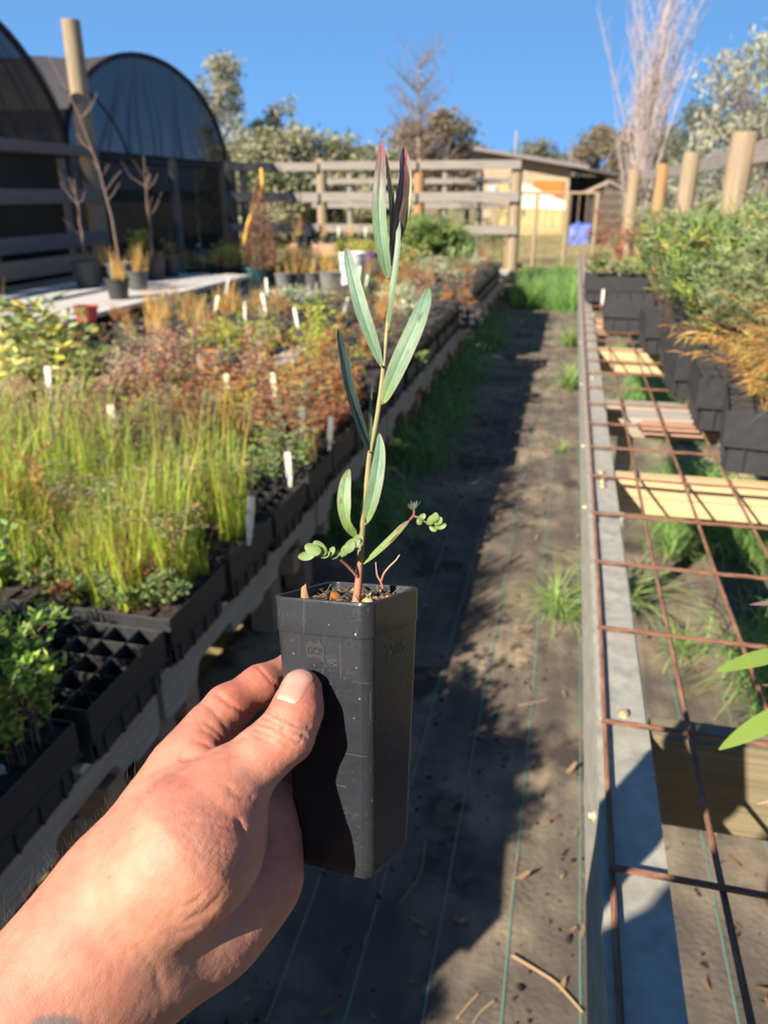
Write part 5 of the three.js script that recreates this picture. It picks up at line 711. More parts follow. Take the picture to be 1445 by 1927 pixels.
{ // crowded rows beyond: bushes, trays and pots out to the back fence
  const r = rng(91), top = LY + 0.0005, dark = M.blackPlastic;
  const mini = makeTray('nursery_tray', 'black nursery tray in the crowded rows of the left bench', 'nursery trays in the crowded rows', { nx: 3, nz: 3, h: 0.12 });
  let used0 = false; const tray = (x, z, where = 'under the lime bushes') => { const l = 'black nursery tray ' + where; if (!used0) { used0 = true; mini.position.set(x, top, z); tag(mini, l, null, 'nursery trays ' + where); return; } copy(mini, [x, top, z], (r() - 0.5) * 0.08, l).userData.group = 'nursery trays ' + where; };
  const P = (k, n, l, c, g, x, z, s, y = top + 0.11) => plant(k, n, l, c, g, [x, y, z], r() * 6.28, s * (0.8 + 0.4 * r()), Math.floor(r() * 30));
  // lime bushes behind the orange heath
  for (const [x, z, s, l] of [[-1.70, -3.95, 1.25, 'left'], [-1.86, -4.05, 1.1, 'left'], [-1.58, -4.05, 1.1, 'left'], [-1.30, -4.0, 1.05, 'right'], [-1.24, -3.85, 0.95, 'right'], [-1.38, -4.15, 1.0, 'right']]) P('limeBush', 'lime_bush', l === 'left' ? 'lime green bush left of the tube seedling in the middle distance' : 'lime green bush just behind the lower tube seedling leaves', 'bush', l + ' lime bushes', x, z, s);
  for (const [x, z] of [[-1.78, -4.1], [-1.41, -4.15], [-2.16, -3.9]]) tray(x, z);
  for (const [x, z] of [[-2.15, -3.75], [-2.2, -3.95], [-2.0, -3.6], [-2.35, -3.7]]) P('pinkHeath', 'pink_heath_seedling', 'dusty pink heath seedling left of the lime bushes', 'seedling', 'pink heath left of the lime bushes', x, z, 1.3);
  // zones: [x0, x1, z0, z1, tray step, list of kinds]
  const zones = [
    [-2.2, -1.25, -4.6, -5.9, ['needle', 'orangeHeath', 'lowGreen', 'orangeHeath', 'lowGreen'], 'low mixed seedling between the lime bushes and the pots', 0.85], [-3.35, -2.3, -4.9, -6.6, ['straw', 'straw', 'orangeHeath', 'straw', 'needle'], 'straw and orange coloured plant in the left middle rows', 0.88],
    [-2.3, -1.25, -6.1, -7.6, ['orangeHeath', 'needle', 'straw', 'pinkHeath', 'silver'], 'reddish and green plant in the rows beside the path', 0.95], [-3.4, -2.4, -6.8, -7.6, ['straw', 'straw', 'needle'], 'straw coloured plant before the row of big pots', 0.62],
    [-2.2, -1.25, -7.8, -9.4, ['silver', 'needle', 'yellowLeaf', 'orangeHeath', 'pinkHeath'], 'mixed potted plant far along the path side', 1.1], [-2.1, -1.25, -9.6, -11.4, ['paddle', 'silver', 'paddle', 'longLeaf'], 'pale broad leaved plant at the far end of the left bench', 1.25],
    [-4.0, -2.4, -9.2, -11.2, ['straw', 'needle', 'limeBush', 'straw'], 'grassy plant in the far rows by the back fence', 1.1],
  ];
  const names = { lowGreen: ['low_seedling', 'low green'], orangeHeath: ['heath_seedling', 'rust orange'], limeBush: ['lime_bush', 'lime green'], straw: ['straw_plant', 'golden grassy'], needle: ['needle_seedling', 'olive needle leaved'], pinkHeath: ['pink_heath_seedling', 'dusty pink'], silver: ['silver_plant', 'silver leaved'], yellowLeaf: ['yellow_leaved_plant', 'yellow leaved'], paddle: ['paddle_leaved_plant', 'pale paddle leaved'], longLeaf: ['wattle_shrub', 'narrow leaved'] };
  zones.forEach(([x0, x1, z0, z1, ks, l, s], zi) => {
    for (let z = z0; z > z1; z -= 0.42) for (let x = x1; x > x0; x -= 0.40) {
      if (r() < 0.2) continue; const sp = V(x - 0.18, 0.6, z - 0.15).sub(eye).applyQuaternion(camera.quaternion.clone().invert()), px = PW / 2 + F * sp.x / -sp.z, k = z < -6.3 && z > -9 && px < 715 ? 'lowGreen' : ks[Math.floor(r() * ks.length)], [nm, adj] = names[k], where = ['between the lime bushes and the big pots', 'in the left middle rows', 'in the rows beside the path', 'just before the row of big pots', 'far along the path side', 'at the far end of the left bench', 'in the far rows by the back fence'][zi];
      tray(x - 0.18, z - 0.15, where);
      for (let q = 0; q < 5; q++) P(k, nm, `${adj} plant ${where}`, 'plant', `${adj} plants ${where}`, x - 0.05 - r() * 0.28, z - 0.04 - r() * 0.24, s);
      if (r() < 0.45) plantTag([x - 0.05 - r() * 0.25, top + 0.125, z - 0.03 - r() * 0.1], 'white label standing in the ' + ['low seedlings behind the lime bushes', 'golden middle rows', 'rows beside the path', 'plants before the big pots', 'far plants along the path', 'paddle leaved plants at the far end', 'far rows by the back fence'][zi], 'labels in zone ' + ['one', 'two', 'three', 'four', 'five', 'six', 'seven'][zi], { s: 1.2 + 0.5 * r(), mat: r() < 0.7 ? 0 : 1, lean: (r() - 0.5) * 0.6, turn: (r() - 0.5) * 1.8 });
    }
  });
  // taller plants lining the path side of the bench
  for (let z = -3.5, k = 0; z > -10.2; z -= 0.125, k++) { const kd = ['needle', 'pinkHeath', 'needle', 'silver', 'orangeHeath', 'needle'][Math.floor(r() * 6)], w = ['before the lattice crate', 'beyond the lattice crate'][z < -6.4 ? 1 : 0]; if (Math.abs(z + 6.75) < 0.42) continue; const S1 = { needle: 1.15, pinkHeath: 1.35, silver: 1.15, orangeHeath: 1.6 }[kd]; P(kd, names[kd][0], `${names[kd][1]} plant lining the path edge ${w}`, 'plant', `${names[kd][1]} plants lining the path edge ${w}`, -0.90 - r() * 0.20, z, S1 * 0.72, top + 0.235); if (k % 3 === 0) { tray(-1.03, z - 0.16, `at the path edge ${w}, lower of two`); copy(mini, [-1.03, top + 0.1205, z - 0.16], 0, `black nursery tray at the path edge ${w}, upper of two`).userData.group = 'upper edge trays ' + w; } }
  // big pots: along the table and across the middle
  const G2 = 'big round pots across the left bench', teal = std({ color: lin(0.07, 0.16, 0.16), roughness: 0.6 }), grey = std({ color: lin(0.15, 0.15, 0.145), roughness: 0.65 }), blk = std({ color: lin(0.035, 0.036, 0.038), roughness: 0.5 }), charcoal = std({ color: lin(0.075, 0.078, 0.075), roughness: 0.6 });
  const RP = (px, py, D, r0, h, mat, l, soil = true) => { const p = PX(px, py, D); return [roundPot('nursery_pot', l, G2, [p.x, p.y, p.z], r0, h, mat, soil), p]; };
  const onDeck = (px, py, Y) => { const a = PX(px, py, 1), e = eye, t = (Y - e.y) / (a.y - e.y); return [e.x + (a.x - e.x) * t, Y, e.z + (a.z - e.z) * t]; };
  const PD = (px, py, Y, r0, h, mat, l, soil = true) => { const p = onDeck(px, py, Y); roundPot('nursery_pot', l, G2, p, r0, h, mat, soil); return p; };
  // pale table on the far left
  const tb = thing('plank_table', 'pale weathered plank table on the far left holding the bare saplings', 'table', [-4.16, 0, -6.35]);
  for (let k = 0; k < 9; k++) boxAt('plank', 0.155, 0.035, 3.9 + 0.1 * noise(k * 3), -0.66 + k * 0.163, 0.7025 + 0.002 * noise(k * 7), 0.1 * noise(k * 5), M.paleWood, tb, 0.004); for (const z of [-1.7, 0, 1.7]) { boxAt('bearer', 1.4, 0.08, 0.06, 0, 0.64, z, M.brownWood, tb); for (const x of [-0.6, 0.6]) boxAt('leg', 0.08, 0.60, 0.08, x, 0.30, z, M.brownWood, tb); }
  const TY = 0.722;
  const sapling = (base, h, lean, seed, label, nb = 8, col = [0.20, 0.14, 0.11], bl = 1) => {
    const t = thing('bare_sapling', label, 'sapling', base, 0, 'bare saplings in pots'), rr = rng(seed), pts = [], m = new MB(); for (let k = 0; k <= 8; k++) { const q = k / 8; pts.push(V(lean[0] * q * q * h + 0.02 * noise(seed, k * 0.9), h * q, lean[1] * q * q * h + 0.02 * noise(seed + 5, k * 0.9))); }
    m.tube(pts, (q) => mix(0.013, 0.005, q), 7, col, col.map((x) => x * 0.8)); part('trunk', m.build(), M.bark, t);
    for (let k = 0; k < nb; k++) { const b = new MB(), q = 0.28 + rr() * 0.6, f = q * 8, i = Math.floor(f), p = V().lerpVectors(pts[i], pts[Math.min(8, i + 1)], f - i), a = rr() * 6.28, L = bl * h * (0.12 + 0.24 * rr()), d = dirOf(a, 0.45 + 0.5 * rr()), p2 = p.clone().addScaledVector(d, L * 0.5), p3 = p2.clone().addScaledVector(dirOf(a + 0.5 * (rr() - 0.5), 0.7 + 0.5 * rr()), L * 0.5); b.tube([p, p2, p3], (s) => mix(0.0050, 0.0026, s), 5, col, col); part('branch', b.build(), M.bark, t); }
    return t;
  };
  const a1 = PD(168, 540, TY, 0.135, 0.235, charcoal, 'dark grey pot with a bare branching sapling on the plank table'); sapling([a1[0], TY + 0.21, a1[2]], 0.74, [0, 0], 3, 'short bare sapling in the dark grey pot on the plank table');
  const a2 = PD(232, 540, TY, 0.13, 0.225, charcoal, 'pot half hidden by golden grass beside the dark grey pot'); sapling([a2[0], TY + 0.20, a2[2]], 1.72, [-0.22, 0.05], 4, 'tallest bare sapling leaning left in front of the hoop house', 8, [0.20, 0.14, 0.11], 0.45);
  const a3 = PD(292, 525, TY, 0.13, 0.22, blk, 'black pot with the third bare sapling'); sapling([a3[0], TY + 0.195, a3[2]], 0.98, [0.02, 0], 5, 'third bare sapling right of the tallest one');
  const a4 = PD(380, 500, LY, 0.15, 0.24, teal, 'teal pot behind the golden plants'); sapling([a4[0], LY + 0.21, a4[2]], 1.2, [0.03, 0], 6, 'slim sapling in the teal pot', 6, [0.24, 0.19, 0.09]);
  const a5 = PD(425, 492, LY, 0.15, 0.24, blk, 'black pot before the hoop house corner'); sapling([a5[0], LY + 0.21, a5[2]], 1.3, [-0.02, 0], 7, 'slim sapling nearest the hoop house corner');
  const red = PD(165, 604, TY, 0.083, 0.105, std({ color: lin(0.42, 0.06, 0.05), roughness: 0.5 }), 'small red pot at the front of the plank table', true);
  for (const [px, py, r0, h, m, l] of [[100, 640, 0.11, 0.15, blk, 'black pot left of the red pot'], [125, 650, 0.10, 0.15, charcoal, 'grey pot below the red pot'], [60, 645, 0.10, 0.14, grey, 'grey pot at the left edge behind yellow leaves'], [190, 612, 0.075, 0.11, blk, 'small black pot beside the red pot']]) PD(px, py, LY + 0.03, r0, h, m, l);
  const heads = (p, h, k, s, nm, l, c = 3) => { for (let i = 0; i < c; i++) P(k, nm, l, 'plant', l, p[0] + (r() - 0.5) * 0.16, p[2] + (r() - 0.5) * 0.16, s, p[1] + h * 0.9); };
  let p;
  for (const [px, py, m, l] of [[315, 545, blk, 'black pot with a grassy mound left of the teal pots'], [345, 545, teal, 'left teal pot with a grassy mound'], [375, 545, blk, 'black pot between the teal pots'], [405, 540, blk, 'black pot with a grassy mound left of the rusty cypress'], [440, 540, blk, 'black pot with a grassy mound nearest the rusty cypress']]) { p = PD(px, py, LY, 0.15, 0.25, m, l); heads(p, 0.25, 'straw', 0.8, 'grass_mound', 'olive grassy mound filling one of the big pots in the middle row', 3); heads(p, 0.25, 'lowGreen', 1.8, 'low_seedling', 'low green cover in the big pots of the middle row', 2); }
  for (const [px, py] of [[330, 470], [370, 470], [410, 475], [450, 470], [300, 480]]) { p = onDeck(px, py, LY); for (let i = 0; i < 3; i++) P(['straw', 'limeBush', 'needle'][i], ['straw_plant', 'lime_bush', 'needle_seedling'][i], ['golden', 'lime', 'olive'][i] + ' plant behind the big pots of the middle row', 'plant', ['golden', 'lime', 'olive'][i] + ' plants behind the big pots', p[0] + r() * 0.3, p[2], 1.5); }
  for (const [px, py, m, k, l] of [[200, 532, blk, 'straw', 'black pot of golden grass between the saplings'], [262, 545, charcoal, 'straw', 'grey pot of golden grass right of the tallest sapling'], [268, 522, teal, 'limeBush', 'teal pot with a lime plant behind the tallest sapling'], [325, 520, blk, 'needle', 'black pot of olive needles at the table end'], [225, 562, blk, 'straw', 'low black pot of golden grass at the table front']]) { p = PD(px, py, TY, 0.10, 0.17, m, l); heads(p, 0.17, k, 0.85, { straw: 'straw_plant', limeBush: 'lime_bush', needle: 'needle_seedling' }[k], 'plant growing in the ' + l.replace(/ (with|of) .*?(?= between| right| behind| at)/, ''), 3); }
  p = PD(480, 545, LY, 0.14, 0.26, teal, 'teal pot holding the rusty brown cypress');
  { const t = thing('cypress', 'rusty brown cone shaped cypress in a teal pot', 'conifer', [p[0] + 0.12, LY + 0.22, p[2] + 0.02]), m = new MB(), rr = rng(8), H = 0.92; m.tube([V(0, 0, 0), V(0, H * 0.5, 0), V(0, H * 0.95, 0)], (q) => mix(0.016, 0.004, q), 6, [0.14, 0.08, 0.05]); part('trunk', m.build(), M.bark, t); const f = new MB(); for (let k = 0; k < 2600; k++) { const q = Math.pow(rr(), 1.2), a = rr() * 6.28, R = 0.20 * Math.pow(1 - q, 0.75) * (q < 0.08 ? 0.5 + q * 6 : 1) * (0.45 + 0.6 * Math.sqrt(rr())) * (1 + 0.3 * noise(Math.cos(a) * 2, q * 7, Math.sin(a) * 2)), d = dirOf(a, 0.9 + rr() * 0.5); f.leaf(V(Math.cos(a) * R, q * H, Math.sin(a) * R), d, sideOf(d, rr), 0.035 + rr() * 0.03, 0.006, vary(rr() < 0.12 ? [0.20, 0.19, 0.09] : [0.30, 0.125, 0.075], rr, 0.35), { n: 2 }); } part('foliage', f.build(), M.leaf, t); }
  for (const [px, py, r0, h, m, l] of [[535, 547, 0.10, 0.20, grey, 'leftmost grey pot right of the rusty cypress'], [562, 545, 0.10, 0.19, blk, 'black pot between the grey pots'], [588, 545, 0.10, 0.20, charcoal, 'dark grey pot before the white bucket'], [622, 545, 0.14, 0.21, grey, 'wide pale grey pot left of the white bucket']]) { p = PD(px, py, LY, r0, h, m, l); heads(p, h, 'straw', 0.55, 'sparse_grass', 'sparse dry grass growing from the grey pots', 2); }
  // white bucket with a handle, and a purple one beside it
  const bucket = (px, py, mat, l, rr, h) => { const q = onDeck(px, py, LY), t = thing('bucket', l, 'bucket', q); part('bucket_wall', latheGeo([[0.001, 0.003], [rr * 0.84, 0], [rr * 0.86, 0.006], [rr, h - 0.02], [rr * 1.04, h - 0.018], [rr * 1.05, h], [rr * 0.98, h], [rr * 0.84, 0.02], [0.001, 0.016]]), mat, t); const m = new MB(), pts = []; for (let k = 0; k <= 14; k++) { const a = k / 14 * Math.PI; pts.push(V(Math.cos(a) * rr * 1.05, h - 0.04 - Math.sin(a) * rr * 0.55, rr * 0.35 + Math.sin(a) * rr * 0.75)); } m.tube(pts, 0.004, 5, [1, 1, 1]); part('handle', m.build(), M.wireGrey, t); return t; };
  bucket(664, 545, std({ color: lin(0.68, 0.68, 0.66), roughness: 0.45 }), 'white bucket standing behind the lower tube leaves', 0.155, 0.42); bucket(697, 530, std({ color: lin(0.12, 0.05, 0.16), roughness: 0.5 }), 'dark purple bucket right behind the white one', 0.12, 0.36);
  for (const [px, py] of [[540, 470], [580, 478], [560, 490], [610, 485], [640, 470], [520, 480]]) { p = onDeck(px, py, LY); for (let i = 0; i < 2; i++) P('straw', 'straw_plant', 'pale dry grass behind the grey pots', 'plant', 'pale dry grass behind the grey pots', p[0] + r() * 0.3, p[2], 1.2); }
  for (const [px, py] of [[720, 560], [760, 545], [700, 590], [740, 600], [790, 570], [830, 545]]) { p = onDeck(px, py, LY); for (let i = 0; i < 2; i++) P(['needle', 'orangeHeath'][i], ['needle_seedling', 'heath_seedling'][i], ['olive', 'rusty'][i] + ' plant behind the tube seedling stem', 'plant', ['olive', 'rusty'][i] + ' plants behind the tube seedling stem', p[0] + r() * 0.2, p[2], 1.5); }
  // grey lattice crate at the path side
  { const q = onDeck(857, 612, LY), t = thing('lattice_crate', 'grey plastic lattice crate at the path side of the left bench', 'crate', [q[0], LY, q[2]]); for (const s of [-1, 1]) { for (let k = 0; k < 6; k++) { boxAt('slat', 0.035, 0.16, 0.006, -0.2 + k * 0.08, 0.08, s * 0.16, M.greyPlastic, t, 0.001); if (k < 5) boxAt('slat', 0.006, 0.16, 0.035, s * 0.21, 0.08, -0.13 + k * 0.065, M.greyPlastic, t, 0.001); } for (const y of [0.01, 0.085, 0.165]) { boxAt('rail', 0.43, 0.022, 0.01, 0, y, s * 0.165, M.greyPlastic, t, 0.002); boxAt('rail', 0.01, 0.022, 0.32, s * 0.212, y, 0, M.greyPlastic, t, 0.002); } } boxAt('crate_floor', 0.41, 0.008, 0.31, 0, 0.004, 0, M.greyPlastic, t, 0.002); for (let i = 0; i < 6; i++) P('orangeHeath', 'heath_seedling', 'rusty seedling standing in the lattice crate', 'seedling', 'seedlings in the lattice crate', q[0] + (r() - 0.5) * 0.3, q[2] + (r() - 0.5) * 0.22, 1.3, LY + 0.08); }
  // timber edged raised bed with black pots near the back fence
  { const t = thing('raised_table', 'pinkish timber edged table before the back fence', 'table', [-2.75, 0, -11.6]); boxAt('edge_board', 2.5, 0.17, 0.04, 0, 0.79, 0.32, M.pink, t, 0.004); boxAt('edge_board', 2.5, 0.17, 0.04, 0, 0.79, -0.32, M.pink, t, 0.004); for (let k = 0; k < 5; k++) boxAt('plank', 2.46, 0.03, 0.115, 0, 0.84, -0.24 + k * 0.12, M.greyWood, t, 0.003); for (const x of [-1.15, 0, 1.15]) for (const z of [-0.27, 0.27]) boxAt('leg', 0.08, 0.82, 0.05, x, 0.41, z, M.brownWood, t, 0.003);
    for (let k = 0; k < 17; k++) { const x = -3.93 + k * 0.135; if (k === 9 || k === 10 || k > 15) continue; roundPot('small_black_pot', 'small black pot in the row on the pinkish table', 'black pots in a row on the pinkish table', [x, 0.8555, -11.42 - 0.04 * (k % 2)], 0.062, 0.13, blk); P(['straw', 'needle', 'lowGreen'][k % 3], ['straw_plant', 'needle_seedling', 'low_seedling'][k % 3], 'small plant in a black pot on the pinkish table', 'plant', 'plants on the pinkish table', x, -11.42, 0.9, 0.965); }
    for (const x of [-3.75, -3.3, -2.9, -2.2, -2.1, -1.8]) plantTag([x, 0.97, -11.36], 'white label in a black pot on the pinkish table', 'labels on the pinkish table', { s: 1.3 }); }
  // pale blue paper scrap on the mounds and the yellow hose hung by the corner
  { const q = onDeck(375, 500, LY), m = new MB(); const id = [[-0.05, 0, 0], [0.05, 0.02, 0.01], [0.055, 0.06, -0.02], [-0.045, 0.045, -0.01], [0, 0.03, 0.02]].map((v) => m.v(...v)); m.quad(id[0], id[4], id[3], id[3]); m.tri(id[0], id[1], id[4]); m.tri(id[1], id[2], id[4]); m.tri(id[2], id[3], id[4]); solo('plastic_scrap', m.build(), std({ color: lin(0.20, 0.27, 0.62), roughness: 0.6, side: THREE.DoubleSide }), 'crumpled blue plastic scrap lying on the pot plants', 'plastic scrap', null, [q[0], LY + 0.27, q[2]]); }
  { const m = new MB(), pts = [[492, 318, 9.2], [494, 345, 9.2], [488, 375, 9.15], [478, 395, 9.1], [466, 425, 9.05], [458, 470, 9.0]].map((a) => PX(...a)), b = pts[pts.length - 1].clone(); m.tube(new THREE.CatmullRomCurve3(pts.map((q) => q.clone().sub(b))).getPoints(30), 0.024, 7, [0.55, 0.33, 0.05]); solo('yellow_hose', m.build(), M.vc, 'yellow hose hanging beside the hoop house corner', 'hose', null, [b.x, b.y, b.z]); }
}
// ---------------------------------------------------------------- fences
function fencePost(parent, x, z, h, r, mat, lean = [0, 0], r2 = r * 0.94) { const g = new THREE.CylinderGeometry(r2, r, h, 14, 6); const p = g.attributes.position; for (let i = 0; i < p.count; i++) { const y = p.getY(i), k = 1 + 0.05 * noise(x * 3 + p.getX(i) * 9, y * 1.5, z + p.getZ(i) * 9); p.setX(i, p.getX(i) * k + lean[0] * (y + h / 2)); p.setZ(i, p.getZ(i) * k + lean[1] * (y + h / 2)); } g.computeVertexNormals(); const uv = g.attributes.uv; for (let i = 0; i < uv.count; i++) uv.setXY(i, uv.getY(i) * h, uv.getX(i) * 0.5); const m = part('post', g, mat, parent); m.position.set(x, h / 2 - 0.02, z); return m; }
function rail(parent, a, b, h, d, mat) { const v = V().subVectors(b, a), L = v.length(), m = part('rail', box(L, h, d, 0.006), mat, parent); m.position.copy(a).add(b).multiplyScalar(0.5); m.rotation.set(0, Math.atan2(-v.z, v.x), Math.asin(v.y / L), 'YXZ'); return m; }
{
  const f = thing('rail_fence', 'dark timber rail fence in front of the hoop houses on the left', 'fence', [0, 0, 0]);
  for (const [z, h, r] of [[-3.0, 2.1, 0.075], [-5.1, 2.1, 0.075], [-6.75, 2.1, 0.07], [-8.6, 3.28, 0.105], [-10.6, 2.0, 0.06], [-12.55, 2.05, 0.09]]) fencePost(f, -5.42, z, h, r, h > 3 ? M.post : z === -6.75 ? M.orangePost : M.darkRail);
  for (const [y, h] of [[1.98, 0.11], [1.52, 0.14], [1.08, 0.15], [0.62, 0.15]]) for (const [z0, z1] of [[-2.4, -5.08], [-5.12, -8.58], [-8.62, -12.5]]) { if (y === 1.08 && z0 < -8) continue; const X = z0 < -8 ? -5.78 : -5.30; rail(f, V(X, y + 0.02 * noise(y * 9, z0), z0), V(X, y, z1), h, 0.045, M.darkRail); }
  const b = thing('rail_fence', 'weathered rail fence across the back of the nursery', 'fence', [0, 0, 0]);
  for (const [x, h, r, m] of [[-5.1, 2.0, 0.07, M.fenceGrey], [-3.82, 2.06, 0.085, M.post], [-2.30, 2.0, 0.085, M.orangePost], [-0.86, 1.92, 0.085, M.post]]) fencePost(b, x, -12.3, h, r, m);
  for (const [y, h] of [[1.935, 0.12], [1.50, 0.14], [1.05, 0.12]]) for (const [x0, x1] of [[-5.35, -3.84], [-3.80, -2.32], [-2.28, -0.80]]) rail(b, V(x0, y, -12.19), V(x1, y + 0.02 * noise(x0, y * 5), -12.19), h, 0.045, M.fenceGrey);
  const c = thing('rail_fence', 'second rail fence seen through the back one, pale posts', 'fence', [0, 0, 0]);
  for (const x of [-4.6, -3.5, -2.6, -1.9, -1.25]) fencePost(c, x, -16.8, 1.95, 0.07, M.fenceGrey); for (const y of [1.78, 1.32, 0.9]) rail(c, V(-5.4, y, -16.7), V(-1.1, y, -16.7), 0.11, 0.04, M.fenceGrey);
  const d = thing('rail_fence', 'timber fence with leaning posts behind the mesh bench on the right', 'fence', [0, 0, 0]);
  for (const [x, z, h, r, m, l] of [[1.24, -2.2, 1.95, 0.085, M.post, [0.02, 0]], [1.03, -4.35, 1.95, 0.085, M.post, [0.04, 0]], [1.00, -5.95, 1.94, 0.088, M.post, [0.02, 0]], [1.02, -8.5, 1.93, 0.085, M.post, [0.01, 0]], [0.98, -10.7, 1.90, 0.075, M.orangePost, [0.01, 0]], [0.82, -13.0, 1.90, 0.10, M.post, [0, 0]]]) fencePost(d, x, z, h, r, m, l);
  for (const [y, h] of [[1.80, 0.13], [1.32, 0.14], [0.8, 0.14]]) for (const [a, e] of [[[1.36, -2.0], [1.22, -4.3]], [[1.22, -4.4], [1.12, -5.9]], [[1.12, -6.0], [1.13, -8.45]], [[1.13, -8.55], [1.08, -10.7]], [[1.08, -10.7], [0.95, -13.0]]]) rail(d, V(a[0], y, a[1]), V(e[0], y - 0.01, e[1]), h, 0.045, M.fenceGrey);
}
// ---------------------------------------------------------------- gate of tube and wire, and the netting beside it
{
  const g = thing('wire_gate', 'brown tube and wire gate at the end of the path', 'gate', [-0.39, 0, -14.6]), tm = std({ color: lin(0.30, 0.22, 0.13), roughness: 0.8 });
  const tube = (a, b, r, n = 'gate_tube') => { const m = new MB(); m.tube([V(...a), V(...b)], r, 7, [1, 1, 1]); part(n, m.build(), tm, g); };
  for (const [y] of [[1.56], [0.35]]) tube([-0.75, y, 0], [0.75, y, 0], 0.024); for (const x of [-0.75, -0.26, 0.26, 0.75]) tube([x, 0.35, 0], [x, 1.56, 0], x === -0.26 || x === 0.26 ? 0.035 : 0.026);
  for (let k = 0; k < 22; k++) tube([-0.72 + k * 0.0686, 0.36, 0.01], [-0.72 + k * 0.0686, 1.0 + (k % 2) * 0.54, 0.01], 0.007, 'wire'); for (let k = 0; k < 9; k++) tube([-0.74, 0.42 + k * 0.075, 0.015], [0.74, 0.42 + k * 0.075, 0.015], 0.006, 'wire');
  const n = thing('wire_netting', 'rusty wire netting between the gate and the right fence', 'netting', [0.62, 0, -14.2]); const tb = (a, b, r, nm) => { const m = new MB(); m.tube([V(...a), V(...b)], r, 5, [1, 1, 1]); part(nm, m.build(), tm, n); };
  for (let k = 0; k < 9; k++) tb([-0.24 + k * 0.06, 0.2, k * 0.1], [-0.24 + k * 0.06, 1.62, k * 0.1], 0.006, 'wire'); for (let k = 0; k < 10; k++) tb([-0.24, 0.3 + k * 0.14, 0], [0.24, 0.3 + k * 0.14, 0.8], 0.006, 'wire');
}
